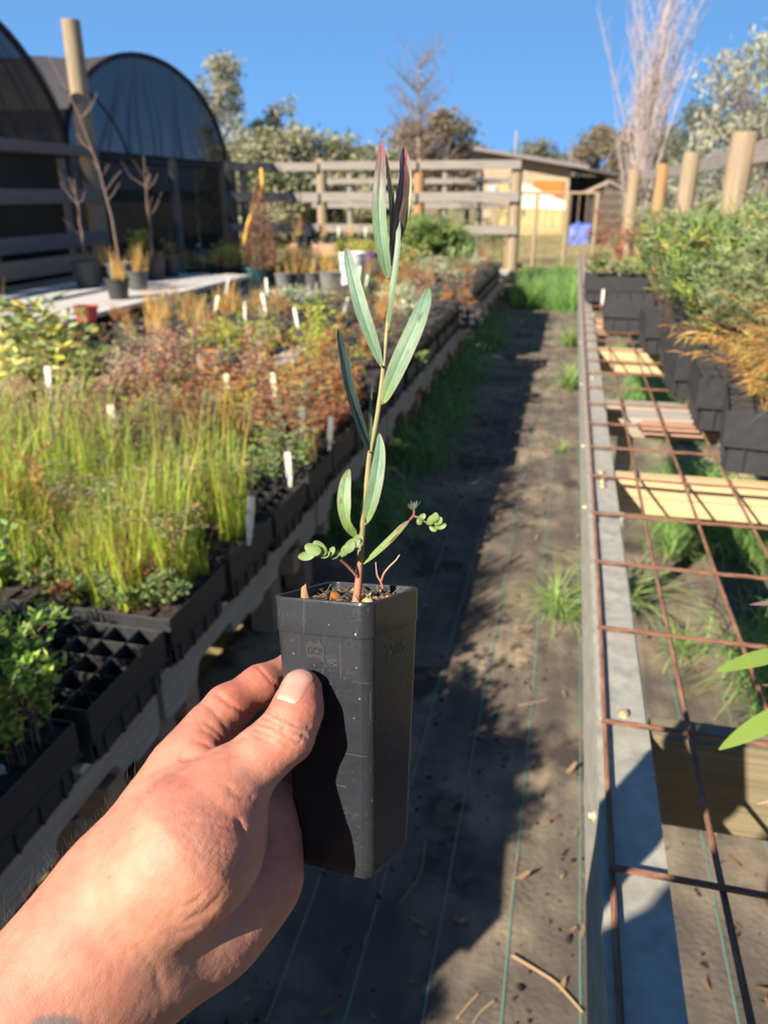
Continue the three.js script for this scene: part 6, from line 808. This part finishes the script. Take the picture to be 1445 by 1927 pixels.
// ---------------------------------------------------------------- hoop houses under shade cloth
{
  const cloth = (op, c) => std({ color: lin(...c), roughness: 0.9, transparent: true, opacity: op, side: THREE.DoubleSide });
  const roofM = cloth(0.82, [0.045, 0.038, 0.037]), endM = cloth(0.46, [0.016, 0.019, 0.021]), netM = cloth(0.80, [0.012, 0.013, 0.012]), skirtM = cloth(0.93, [0.012, 0.012, 0.012]), pipe = std({ color: lin(0.03, 0.03, 0.032), roughness: 0.5, metalness: 0.3 });
  const make = (label, zc, w, spring, rise) => {
    const X0 = -5.62, L = 7, t = thing('hoop_house', label, 'hoop house', [X0, 0, zc]);
    const prof = (a) => [spring + Math.pow(Math.max(0, Math.sin(a)), 0.92) * rise, Math.cos(a) * w / 2 * (1 + 0.06 * Math.pow(Math.abs(Math.cos(a)), 8))];
    const m = new MB(), nA = 40, nX = 30; let prev = null;
    for (let i = 0; i <= nX; i++) { const x = -L * i / nX, row = []; for (let k = 0; k <= nA; k++) { const a = k / nA * Math.PI, [y, z] = prof(a), sag = 0.05 * Math.abs(Math.sin(i / nX * Math.PI * 5)) + 0.015 * noise(x * 3, k * 0.3); row.push(m.v(x, y - sag * Math.sin(a), z * (1 - sag * 0.2))); } if (prev) for (let k = 0; k < nA; k++) m.quad(prev[k], row[k], row[k + 1], prev[k + 1]); prev = row; }
    part('roof_cloth', m.build(), roofM, t);
    const e = new MB(); prev = null; for (let k = 0; k <= nA; k++) { const a = k / nA * Math.PI, [yt, z] = prof(a), row = []; for (let j = 0; j <= 14; j++) { const y = mix(spring - 0.06, yt - 0.01, j / 14); row.push(e.v(0.02 + 0.045 * noise(z * 5.5 + 0.8 * (j / 14) * Math.sign(z), j * 0.12, zc) + 0.02 * noise(z * 14, j * 0.1, zc + 3) + 0.05 * (1 - j / 14) * Math.sin(a), y, z)); } if (prev) for (let j = 0; j < 14; j++) e.quad(prev[j], row[j], row[j + 1], prev[j + 1]); prev = row; }
    part('end_cloth', e.build(), endM, t);
    for (let k = 0; k < 12; k++) { const b = new MB(), z0 = w * (-0.42 + 0.84 * (k + 0.6 * noise(k * 3.7, zc)) / 11), zt = z0 * 0.45 + (k > 5 ? 0.25 : 0), wd = 0.05 + 0.10 * Math.abs(noise(k * 5.1, zc, 2)); let pr = null; for (let j = 0; j <= 10; j++) { const q = j / 10, z = mix(z0, zt, q), hw = mix(wd, 0.02, q), yy = mix(spring - 0.04, spring + rise * 0.97 * Math.sqrt(Math.max(0, 1 - Math.pow(zt / (w / 2), 2))), q), xx = 0.10 + 0.03 * Math.sin(q * 5 + k); const a = b.v(xx, yy, z - hw), d = b.v(xx + 0.02, yy, z + hw); if (pr) b.quad(pr[0], pr[1], d, a); pr = [a, d]; } part('cloth_fold', b.build(), endM, t); }
    for (let i = 0; i < 5; i++) { const h = new MB(), pts = []; for (let k = 0; k <= 24; k++) { const [y, z] = prof(k / 24 * Math.PI); pts.push(V(-L * i / 4 - 0.02, y - 0.03, z * 0.985)); } h.tube(pts, i ? 0.02 : 0.035, 6, [1, 1, 1]); part('hoop', h.build(), pipe, t); }
    for (const s of [-1, 1]) for (let i = 0; i < 4; i++) { const g = new THREE.CylinderGeometry(0.05, 0.05, spring, 8); const q = part('post', g, M.fenceGrey, t); q.position.set(-0.05 - i * 2.2, spring / 2, s * (w / 2 - 0.02)); }
    for (const x of [-0.02, -3.5]) { const h = new MB(); h.tube([V(x, spring - 0.05, -w / 2), V(x, spring - 0.08, 0), V(x, spring - 0.05, w / 2)], 0.035, 6, [1, 1, 1]); part('cross_pipe', h.build(), pipe, t); }
    const hang = (y0, y1, z0, z1, mat, nm, x = -0.08) => { const b = new MB(); let pr = null; for (let k = 0; k <= 30; k++) { const z = mix(z0, z1, k / 30), row = []; for (let j = 0; j <= 5; j++) row.push(b.v(x + 0.05 * noise(z * 4, j * 0.3, zc), mix(y0, y1, j / 5), z)); if (pr) for (let j = 0; j < 5; j++) b.quad(pr[j], row[j], row[j + 1], pr[j + 1]); pr = row; } part(nm, b.build(), mat, t); };
    hang(0.0, spring, -w / 2, w / 2, netM, 'side_net'); hang(0.0, spring + 0.9, -w / 2 + 0.3, w / 2 - 0.3, skirtM, 'back_cloth', -L + 0.3); hang(0.0, 0.95, -w / 2, w / 2, skirtM, 'net_skirt', -0.2);
    { const b = new MB(); let pr = null; for (let k = 0; k <= 24; k++) { const x = -L * k / 24, row = []; for (let j = 0; j <= 4; j++) row.push(b.v(x, mix(0, spring + 0.02, j / 4), -w / 2 * 1.02 + 0.05 * noise(x * 3, j * 0.4, zc))); if (pr) for (let j = 0; j < 4; j++) b.quad(pr[j], row[j], row[j + 1], pr[j + 1]); pr = row; } part('side_cloth', b.build(), skirtM, t); }
    for (let k = 0; k < 3; k++) { const q = boxAt('inner_bench', 5, 0.08, 0.9, -3, 0.7, -w / 2 + 0.8 + k * 1.3, M.fenceGrey, t); }
    return t;
  };
  make('near black shade cloth hoop house at the left frame edge', -6.68, 3.55, 2.0, 1.34); make('far black shade cloth hoop house with its rounded end facing the path', -10.72, 4.2, 2.02, 1.22);
  // crates stacked low in front of the near hoop house
  const ct = thing('plank_bin', 'dark plank bin standing under the near hoop house edge', 'bin', [-5.55, 0, -6.4]); for (const y of [0.2, 0.42, 0.64, 0.86]) boxAt('plank', 0.03, 0.17, 3.6, 0.33, y, 0, M.brownWood, ct, 0.004);
}
// ---------------------------------------------------------------- trees
function limb(m, p, dir, L, r0, r1, col, bend, rr, seg = 4) { const pts = [p.clone()]; let d = dir.clone(), q = p.clone(); for (let k = 0; k < seg; k++) { d.add(V((rr() - 0.5) * bend, (rr() - 0.4) * bend * 0.6, (rr() - 0.5) * bend)).normalize(); q = q.clone().addScaledVector(d, L / seg); pts.push(q); } m.tube(pts, (t) => mix(r0, r1, t), r0 > 0.03 ? 6 : 4, col, col, false); return pts; }
// leafy tree: trunk, limbs, and a crown of many leaf blades gathered in clumps
function leafyTree(name, label, cat, grp, pos, { h, r, n, size, cols, clumps = 26, trunk = 0.12, bark = [0.20, 0.16, 0.12], low = 0.25, seed = 1, droop = 0, squash = 1, tall = 1 }) {
  const t = thing(name, label, cat, pos, 0, grp), rr = rng(seed), w = new MB(), f = new MB(), cs = [];
  limb(w, V(0, 0, 0), V(0, 1, 0), h * 0.6, trunk, trunk * 0.5, bark, 0.12, rr, 5);
  for (let k = 0; k < clumps; k++) { const y = mix(low, 0.97, Math.pow(rr(), 0.8)), a = rr() * 6.28, prof = Math.pow(Math.sin(Math.PI * clamp((y - low * 0.6) / (1 - low * 0.6) * 0.93 + 0.05, 0, 1)), 0.6), R = r * prof * Math.sqrt(rr()) * 0.85; const c = V(Math.cos(a) * R, h * y, Math.sin(a) * R * squash); cs.push([c, r * (0.16 + 0.22 * rr()), cols[Math.floor(rr() * cols.length)]]); if (k % 2 === 0) { const s = V(0, h * Math.min(y * 0.75, 0.55), 0), d = V().subVectors(c, s); limb(w, s, d.clone().normalize(), d.length(), trunk * 0.32, trunk * 0.08, bark, 0.25, rr, 4); } }
  part('trunk', w.build(), M.bark, t);
  for (let k = 0; k < n; k++) { const [c, R, col] = cs[Math.floor(rr() * cs.length)], d0 = dirOf(rr() * 6.28, (rr() - 0.5) * 3), q = Math.pow(rr(), 0.45) * R; const d = dirOf(rr() * 6.28, (rr() - 0.5) * 2 - droop); f.leaf(V(c.x + d0.x * q * 1.25, c.y + d0.y * q * 0.8 * tall, c.z + d0.z * q * 1.25), d, sideOf(d, rr), size * (0.6 + 0.8 * rr()), size * (0.25 + 0.2 * rr()), vary(col, rr, 0.35), { n: 2, droop: droop * 0.3 }); }
  part('crown', f.build(), M.leaf, t); return t;
}
const ground0 = (px, D) => { const p = PX(px, 364, D); return [p.x, 0, p.z]; };
{
  const olive = [[0.27, 0.28, 0.15], [0.33, 0.32, 0.18], [0.23, 0.25, 0.12], [0.38, 0.35, 0.21]], grey = [[0.34, 0.34, 0.24], [0.40, 0.38, 0.28], [0.27, 0.28, 0.19]], brown = [[0.25, 0.19, 0.11], [0.29, 0.21, 0.12], [0.18, 0.16, 0.09]], dark = [[0.14, 0.15, 0.08], [0.18, 0.18, 0.09], [0.21, 0.18, 0.10]];
  leafyTree('gum_tree', 'tall wispy grey gum right of the hoop house', 'tree', 'trees beyond the back fence', ground0(432, 27), { h: 5.9, r: 1.15, n: 5200, size: 0.17, cols: grey, clumps: 44, seed: 11, low: 0.2, trunk: 0.07, bark: [0.36, 0.32, 0.28] });
  leafyTree('gum_tree', 'shorter wispy grey gum behind the hoop house edge', 'tree', 'trees beyond the back fence', ground0(535, 28), { h: 4.8, r: 1.2, n: 5000, size: 0.17, cols: grey, clumps: 40, seed: 12, low: 0.25, trunk: 0.07, bark: [0.36, 0.32, 0.28] });
  for (const [px, D, h, r, sd, l] of [[450, 24, 2.9, 1.8, 21, 'olive bush beside the hoop house corner'], [525, 23, 3.0, 1.7, 22, 'rounded olive bush behind the left of the back fence'], [590, 24, 3.15, 1.9, 23, 'widest olive bush behind the back fence'], [655, 25, 3.1, 1.7, 24, 'olive bush left of the tube seedling top'], [705, 24, 2.6, 1.4, 25, 'low olive bush behind the tube seedling top']]) leafyTree('olive_bush', l, 'bush', 'olive bushes beyond the back fence', ground0(px, D), { h, r, n: 9000, size: 0.20, cols: olive, clumps: 60, seed: sd, low: 0.08, trunk: 0.09 });
  for (const [px, D, h, r, c, sd, l] of [[762, 36, 4.4, 2.2, brown, 31, 'brown crowned gum left of the bare sapling trunk'], [830, 37, 4.9, 2.5, brown, 32, 'brown crowned gum right of the bare sapling trunk'], [880, 40, 3.9, 1.5, dark, 33, 'dark gum left of the shed roof'], [1010, 48, 4.2, 2.3, dark, 34, 'dark round tree above the shed roof'], [1115, 44, 4.9, 2.0, brown, 35, 'brown tree left of the bare poplar'], [1185, 42, 4.9, 2.0, brown, 36, 'brown tree behind the bare poplar'], [1235, 40, 4.5, 1.8, dark, 37, 'dark tree right of the bare poplar base'], [640, 44, 3.8, 2.2, dark, 38, 'dark distant tree behind the olive bushes']]) leafyTree('gum_tree', l, 'tree', 'distant gum trees', ground0(px, D), { h, r, n: 5200, size: 0.26, cols: c, clumps: 50, seed: sd, low: 0.25, trunk: 0.14 });
  // silvery wattles beyond the right fence
  const sil = [[0.30, 0.32, 0.20], [0.38, 0.38, 0.26], [0.21, 0.25, 0.13], [0.44, 0.42, 0.30]];
  leafyTree('silver_wattle', 'silvery flowering wattle beyond the right fence', 'tree', 'silver wattles', ground0(1420, 11.5), { h: 3.6, r: 1.35, n: 9000, size: 0.10, cols: sil, clumps: 70, seed: 41, low: 0.06, droop: 0.5 });
  leafyTree('silver_wattle', 'second silvery wattle at the right frame edge', 'tree', 'silver wattles', ground0(1540, 9.5), { h: 3.3, r: 1.3, n: 7000, size: 0.09, cols: sil, clumps: 60, seed: 42, low: 0.06, droop: 0.5 });
  leafyTree('wattle_tree', 'dark green shrub between the wattle and the fence posts', 'tree', 'silver wattles', ground0(1310, 15), { h: 3.1, r: 1.0, n: 3800, size: 0.11, cols: [[0.12, 0.15, 0.08], [0.18, 0.20, 0.12]], clumps: 34, seed: 43, low: 0.1 });
  // bare poplar
  { const p = ground0(1200, 22), t = thing('bare_poplar', 'tall bare poplar with many upright pale branches', 'tree', p), rr = rng(5), w = new MB(), b = new MB(), tw = new MB(), col = [0.42, 0.35, 0.31];
    limb(w, V(0, 0, 0), V(0.02, 1, 0), 6.5, 0.13, 0.03, col, 0.05, rr, 8); part('trunk', w.build(), M.bark, t);
    for (let k = 0; k < 64; k++) { const a = rr() * 6.28, y = 0.2 + Math.pow(rr(), 1.4) * 3.6, out = 0.07 + 0.21 * rr(), pts = limb(b, V(0, y, 0), V(Math.cos(a) * out * 1.5, 1, Math.sin(a) * out * 1.5).normalize(), 1.8 + rr() * 3.0, 0.030 - y * 0.003, 0.006, vary(col, rr, 0.2), 0.10, rr, 7);
      for (let q = 0; q < 16; q++) { const i = 1 + Math.floor(rr() * 6), s = pts[i], aa = rr() * 6.28, d = V(Math.cos(aa) * 0.5, 1, Math.sin(aa) * 0.5).normalize(); limb(tw, s, d, 0.35 + rr() * 0.75, 0.007, 0.003, vary([0.42, 0.34, 0.33], rr, 0.2), 0.15, rr, 2); } }
    part('branches', b.build(), M.bark, t); part('twigs', tw.build(), M.bark, t); }
  { const p = ground0(792, 14.2), t = thing('bare_tree', 'young bare tree with fine twigs behind the back fence', 'tree', p), rr = rng(6), w = new MB(), tw = new MB(), col = [0.34, 0.25, 0.16]; const tr = limb(w, V(0, 0, 0), V(0.01, 1, 0), 3.55, 0.055, 0.012, col, 0.04, rr, 10); part('trunk', w.build(), M.bark, t);
    for (let k = 0; k < 80; k++) { const i = 5 + Math.floor(rr() * 6), s = tr[Math.min(10, i)], a = rr() * 6.28, pts = limb(tw, s, V(Math.cos(a), 0.5 + 0.6 * rr(), Math.sin(a)).normalize(), 0.3 + rr() * 0.5, 0.007, 0.003, vary([0.22, 0.16, 0.12], rr, 0.2), 0.3, rr, 4); for (let q = 0; q < 5; q++) limb(tw, pts[1 + Math.floor(rr() * 4)], V(rr() - 0.5, rr() - 0.2, rr() - 0.5).normalize(), 0.15 + rr() * 0.25, 0.004, 0.002, [0.20, 0.15, 0.12], 0.4, rr, 2); }
    part('twigs', tw.build(), M.bark, t); }
  { const p = PX(1452, 240, 10), t = thing('bare_branches', 'bare dark branch tips entering at the top right', 'tree', [p.x, 0, p.z]), rr = rng(7), m = new MB(), col = [0.12, 0.10, 0.10]; const tr = limb(m, V(0, 0, 0), V(0, 1, 0), 2.6, 0.06, 0.03, col, 0.05, rr, 5); for (let k = 0; k < 7; k++) { const pts = limb(m, tr[4], V(-0.9 + 0.5 * rr(), 0.25 + 0.9 * rr(), (rr() - 0.5)).normalize(), 0.6 + rr() * 0.8, 0.016, 0.005, col, 0.35, rr, 6); for (let q = 0; q < 6; q++) limb(m, pts[2 + Math.floor(rr() * 4)], V(rr() - 0.8, rr(), rr() - 0.5).normalize(), 0.2 + rr() * 0.3, 0.006, 0.003, col, 0.4, rr, 3); } part('branches', m.build(), M.bark, t); }
}
// ---------------------------------------------------------------- shed beyond the gate
{
  const q = PX(995, 364, 29.5), t = thing('shed', 'low cream shed with a sloping roof, yellow wall panels and an orange board', 'shed', [q.x, 0, q.z], 0.14), cream = std({ map: mottleTex([0.42, 0.32, 0.21], 71, 6, 0.3, 0.7) }), yel = std({ map: mottleTex([0.52, 0.38, 0.17], 75, 6, 0.3, 0.7) }), ora = std({ color: lin(0.62, 0.16, 0.03) }), wht = std({ color: lin(0.70, 0.62, 0.50) }), drk = std({ color: lin(0.03, 0.03, 0.035) }), roof = std({ color: lin(0.075, 0.072, 0.075), roughness: 0.6 });
  const W = 3.0, s = new THREE.Shape(); s.moveTo(-W / 2 - 0.2, 0); s.lineTo(W / 2, 0); s.lineTo(W / 2, 2.45); s.lineTo(-W / 2 - 0.2, 2.95); const g = new THREE.ExtrudeGeometry(s, { depth: 3.2, bevelEnabled: false }); g.translate(0, 0, -3.2); uvMetres(g); part('wall', g, cream, t);
  for (let k = 0; k < 9; k++) boxAt('weatherboard', W + 0.16, 0.13, 0.02, -0.1, 0.2 + k * 0.26, 0.006, cream, t, 0.004);
  const rf = boxAt('roof', W + 1.3, 0.10, 4.0, -0.05, 2.80, -1.5, roof, t, 0.01, 0, 0, -0.155); for (let k = 0; k < 2; k++) boxAt('fascia', W + 1.3, 0.14, 0.03, -0.05, 2.77, 0.53, std({ color: lin(0.20, 0.18, 0.17) }), t, 0.004, 0, 0, -0.155).position.z += k * 0.04;
  boxAt('yellow_panel', 0.8, 1.95, 0.03, -0.72, 1.0, 0.05, yel, t); boxAt('yellow_panel', 1.65, 1.2, 0.03, 0.55, 0.62, 0.05, yel, t); boxAt('orange_board', 1.15, 0.55, 0.03, 0.70, 1.72, 0.06, ora, t, 0.004, 0, 0, -0.03); boxAt('window', 0.35, 0.5, 0.02, -1.42, 1.6, 0.045, std({ color: lin(0.35, 0.42, 0.42), roughness: 0.2 }), t);
  { const sh = new THREE.Shape(); sh.moveTo(-0.3, 1.0); sh.lineTo(-0.28, 1.95); sh.lineTo(1.4, 1.25); sh.lineTo(1.4, 0.95); const m = part('white_board', new THREE.ExtrudeGeometry(sh, { depth: 0.02, bevelEnabled: false }), wht, t); m.position.z = 0.08; }
  boxAt('side_opening', 0.03, 2.2, 2.6, W / 2 + 0.01, 1.1, -1.5, drk, t); boxAt('door', 0.30, 1.9, 0.04, -0.16, 0.98, 0.07, drk, t, 0.004).scale.set(0.2, 0.25, 1);
  { const m = new MB(); m.tube([V(-0.55, 2.9, -0.8), V(-0.55, 3.75, -0.8)], 0.06, 8, [1, 1, 1]); part('flue_pipe', m.build(), std({ color: lin(0.35, 0.35, 0.36), metalness: 0.5, roughness: 0.4 }), t); }
  const c = PX(1112, 364, 30), a = thing('open_annexe', 'dark open lean to on the right of the shed', 'shed', [c.x, 0, c.z - 1.2], 0.14); boxAt('roof', 1.9, 0.09, 3, 0, 2.35, -0.4, roof, a, 0.01, 0, 0, -0.16); boxAt('back_wall', 1.7, 2.2, 0.05, 0, 1.1, -1.8, drk, a); for (const x of [-0.75, 0.78]) boxAt('post', 0.09, 2.25, 0.09, x, 1.12, 0.9, drk, a);
  const k = PX(1140, 364, 24), u = thing('small_hut', 'little brown roofed hut beside the gate', 'hut', [k.x, 0, k.z], 0.1); boxAt('wall', 0.9, 1.5, 0.9, 0, 0.75, 0, std({ color: lin(0.05, 0.04, 0.04) }), u); for (const sg of [-1, 1]) boxAt('roof', 0.72, 0.05, 1.15, sg * 0.30, 1.74, 0, std({ color: lin(0.33, 0.24, 0.19) }), u, 0.004, 0, 0, -sg * 0.42);
  const z = PX(1095, 396, 23.5), tp = thing('blue_tarp', 'blue tarpaulin heap behind the gate', 'tarpaulin', [z.x, 0, z.z]); { const g2 = new THREE.BoxGeometry(0.62, 0.72, 0.5, 12, 10, 10), p = g2.attributes.position; g2.translate(0, 0.36, 0); for (let i = 0; i < p.count; i++) { const y = p.getY(i), k = 1.15 - 0.35 * y, n = 0.09 * noise(p.getX(i) * 5, y * 4, p.getZ(i) * 5); p.setXYZ(i, p.getX(i) * k + n, Math.max(0, y + (y > 0.6 ? 0.12 * noise(p.getX(i) * 4, 3, p.getZ(i) * 4) - 0.25 * Math.abs(p.getX(i)) : 0)), p.getZ(i) * k + n); } g2.computeVertexNormals(); part('sheet', g2, std({ color: lin(0.04, 0.12, 0.50), roughness: 0.5 }), tp); }
}
// ---------------------------------------------------------------- grass and weeds on the ground
{
  const r = rng(61), GW = 'long grass along the foot of the left bench';
  for (let k = 0; k < 36; k++) { const z = -3.3 - r() * 6.6, x = -1.02 + r() * 0.25 + (z < -6 ? -0.03 : 0); plant('longGrass', 'grass_clump', z > -5.5 ? 'long shaded grass clump at the foot of the left bench near the pot' : 'long shaded grass clump farther along the left bench foot', 'grass', z > -5.5 ? GW : GW + ' farther on', [x, matY(x, z) - 0.01, z], r() * 6.28, 0.8 + 0.5 * r(), k); }
  for (let k = 0; k < 46; k++) { const z = -11.4 - r() * 2.6, x = -0.85 + r() * 1.0; plant('longGrass', 'grass_clump', 'bright sunlit grass clump at the far end of the path', 'grass', 'sunlit grass at the path end', [x, 0, z], r() * 6.28, [1.3, 1.5 + r(), 1.3], k); }
  for (let k = 0; k < 40; k++) { const z = -1.9 - r() * 7, x = (z > -3.3 ? 0.80 : 0.62) + r() * 0.4; plant('longGrass', 'grass_clump', 'green grass clump growing under the mesh bench', 'grass', 'grass under the mesh bench', [x, 0.01, z], r() * 6.28, 0.7 + 0.5 * r(), k); }
  const W = (x, z, s, l, n = 3, k = 'tuft') => { for (let i = 0; i < n; i++) { const X = x + (r() - 0.5) * 0.09, Z = z + (r() - 0.5) * 0.09; plant(k, 'weed', l, 'weed', l, [X, matY(X, Z) - 0.004, Z], r() * 6.28, s * (0.7 + 0.6 * r()), Math.floor(r() * 9)); } };
  W(0.06, -2.70, 0.72, 'weed growing against the steel rail on the path side', 4); W(0.33, -2.85, 1.4, 'weed growing through the mat under the mesh', 4); W(0.53, -2.56, 0.8, 'small weed further right under the mesh', 2); W(0.06, -6.6, 1.2, 'weed by the bench rail in the middle of the path', 3); W(0.05, -8.6, 1.4, 'weed by the bench rail far along the path', 3); W(0.02, -4.8, 0.6, 'tiny weed beside the rail', 1); W(0.55, -3.4, 1.2, 'weed under the bench behind the pine beam', 3);
  // fallen twigs, leaves and crumbs of soil on the mat
  const twig = (pts, rad, l) => { const m = new MB(), v = pts.map(([px, py]) => { const a = PX(px, py, 1), t = (0.03 - eye.y) / (a.y - eye.y); const x = eye.x + (a.x - eye.x) * t, z = eye.z + (a.z - eye.z) * t; return V(x, matY(x, z) + rad * 1.2, z); }), o = v[0].clone(); m.tube(new THREE.CatmullRomCurve3(v.map((q) => q.sub(o))).getPoints(14), (t) => rad * (1 - 0.4 * t), 6, [0.30, 0.19, 0.10], [0.36, 0.25, 0.14]); solo('fallen_twig', m.build(), M.vc, l, 'twig', 'twigs on the weed mat', [o.x, o.y, o.z]); };
  twig([[963, 1800], [1005, 1822], [1045, 1848], [1070, 1875], [1096, 1905]], 0.004, 'curved brown twig on the mat near the bottom of the frame'); twig([[975, 1327], [1000, 1323], [1030, 1316]], 0.003, 'short pale twig beside the path shadow edge'); twig([[975, 1610], [965, 1660], [958, 1720]], 0.002, 'thin root trailing along the mat stitching'); twig([[750, 1700], [790, 1640], [800, 1580]], 0.002, 'thin twig in the shade right of the pot'); twig([[860, 1915], [880, 1890], [900, 1870]], 0.003, 'short twig at the bottom edge of the frame'); twig([[930, 1885], [905, 1905], [890, 1925]], 0.0025, 'dark twig at the bottom edge');
  const crumb = new THREE.DodecahedronGeometry(0.006, 0), im = new THREE.InstancedMesh(crumb, M.soil, 6000), q = new THREE.Quaternion(), sc = V(), M4 = new THREE.Matrix4(); for (let k = 0; k < 6000; k++) { const z = 0.2 - Math.pow(r(), 0.8) * 9.5, x = -0.85 + r() * 1.9 * (0.55 + 0.45 * r()); const c = noise(x * 3, z * 1.6, 9) > 0.02 ? 1 : 0.35; q.setFromEuler(new THREE.Euler(r() * 6, r() * 6, r() * 6)); const s = c * (0.25 + r() * r() * 1.2); sc.set(s * (1 + r()), s * 0.6, s); M4.compose(V(x, matY(x, z) + 0.001, z), q, sc); im.setMatrixAt(k, M4); } im.name = 'soil_crumbs'; tag(im, 'crumbs of dark soil scattered over the weed mat', 'soil', null, 'stuff'); scene.add(im);
  const lf = new MB(); { const d = dirOf(0, 0.1); lf.leaf(V(0, 0, 0), d, V(0, 0, 1), 0.035, 0.012, [0.26, 0.15, 0.07], { n: 4, droop: -0.3, tip: [0.33, 0.2, 0.1] }); } const lg = lf.build(); const dl = new THREE.InstancedMesh(lg, M.leaf, 900); for (let k = 0; k < 900; k++) { const z = -0.6 - r() * 9, x = -0.8 + r() * 1.9; q.setFromEuler(new THREE.Euler((r() - 0.5) * 0.5, r() * 6, (r() - 0.5) * 0.5)); const s = 0.35 + r() * 0.9; sc.set(s, s, s); M4.compose(V(x, matY(x, z) + 0.004, z), q, sc); dl.setMatrixAt(k, M4); } dl.name = 'leaf_litter'; tag(dl, 'small dry brown leaves scattered on the weed mat', 'leaf litter', null, 'stuff'); scene.add(dl);
  // rough grass of the paddock beyond the gate
  const pg = new THREE.InstancedMesh(K.dryGrass[0], M.leaf, 1600); for (let k = 0; k < 1600; k++) { const z = -12.6 - Math.pow(r(), 1.3) * 24, x = -9 + r() * 14; q.setFromEuler(new THREE.Euler(0, r() * 6, 0)); const s = 0.7 + r() * 0.9; sc.set(s * 1.5, s * 0.7, s * 1.5); M4.compose(V(x, 0, z), q, sc); pg.setMatrixAt(k, M4); } pg.name = 'paddock_grass'; tag(pg, 'rough grass of the paddock behind the fences', 'grass', null, 'stuff'); scene.add(pg);
  // grey green shrubs before the gate at the end of the left bench
  for (const [px, D, s] of [[850, 11.6, 1.7], [880, 12, 1.8], [910, 11.7, 1.9], [935, 11.5, 2.0], [950, 11.9, 1.8], [830, 12, 1.6]]) { const p = PX(px, 364, D); plant('finetwig', 'fine_leaved_shrub', 'tall fine leaved shrub at the back corner left of the gate', 'shrub', 'fine leaved shrubs left of the gate', [p.x, LY + 0.1, p.z], r() * 6, s * 0.9, Math.floor(r() * 5)); }
}
// ---------------------------------------------------------------- bring the place to real size; what the hand holds is already in metres
{ const own = new Set([camera, sun, sun.target, person, pot, seedling, ...scene.children.filter((o) => /^phone/.test(o.name))]); for (const o of scene.children) if (!own.has(o)) { o.position.multiplyScalar(S); o.scale.multiplyScalar(S); } }
shadowed(scene);
renderer.render(scene, camera);
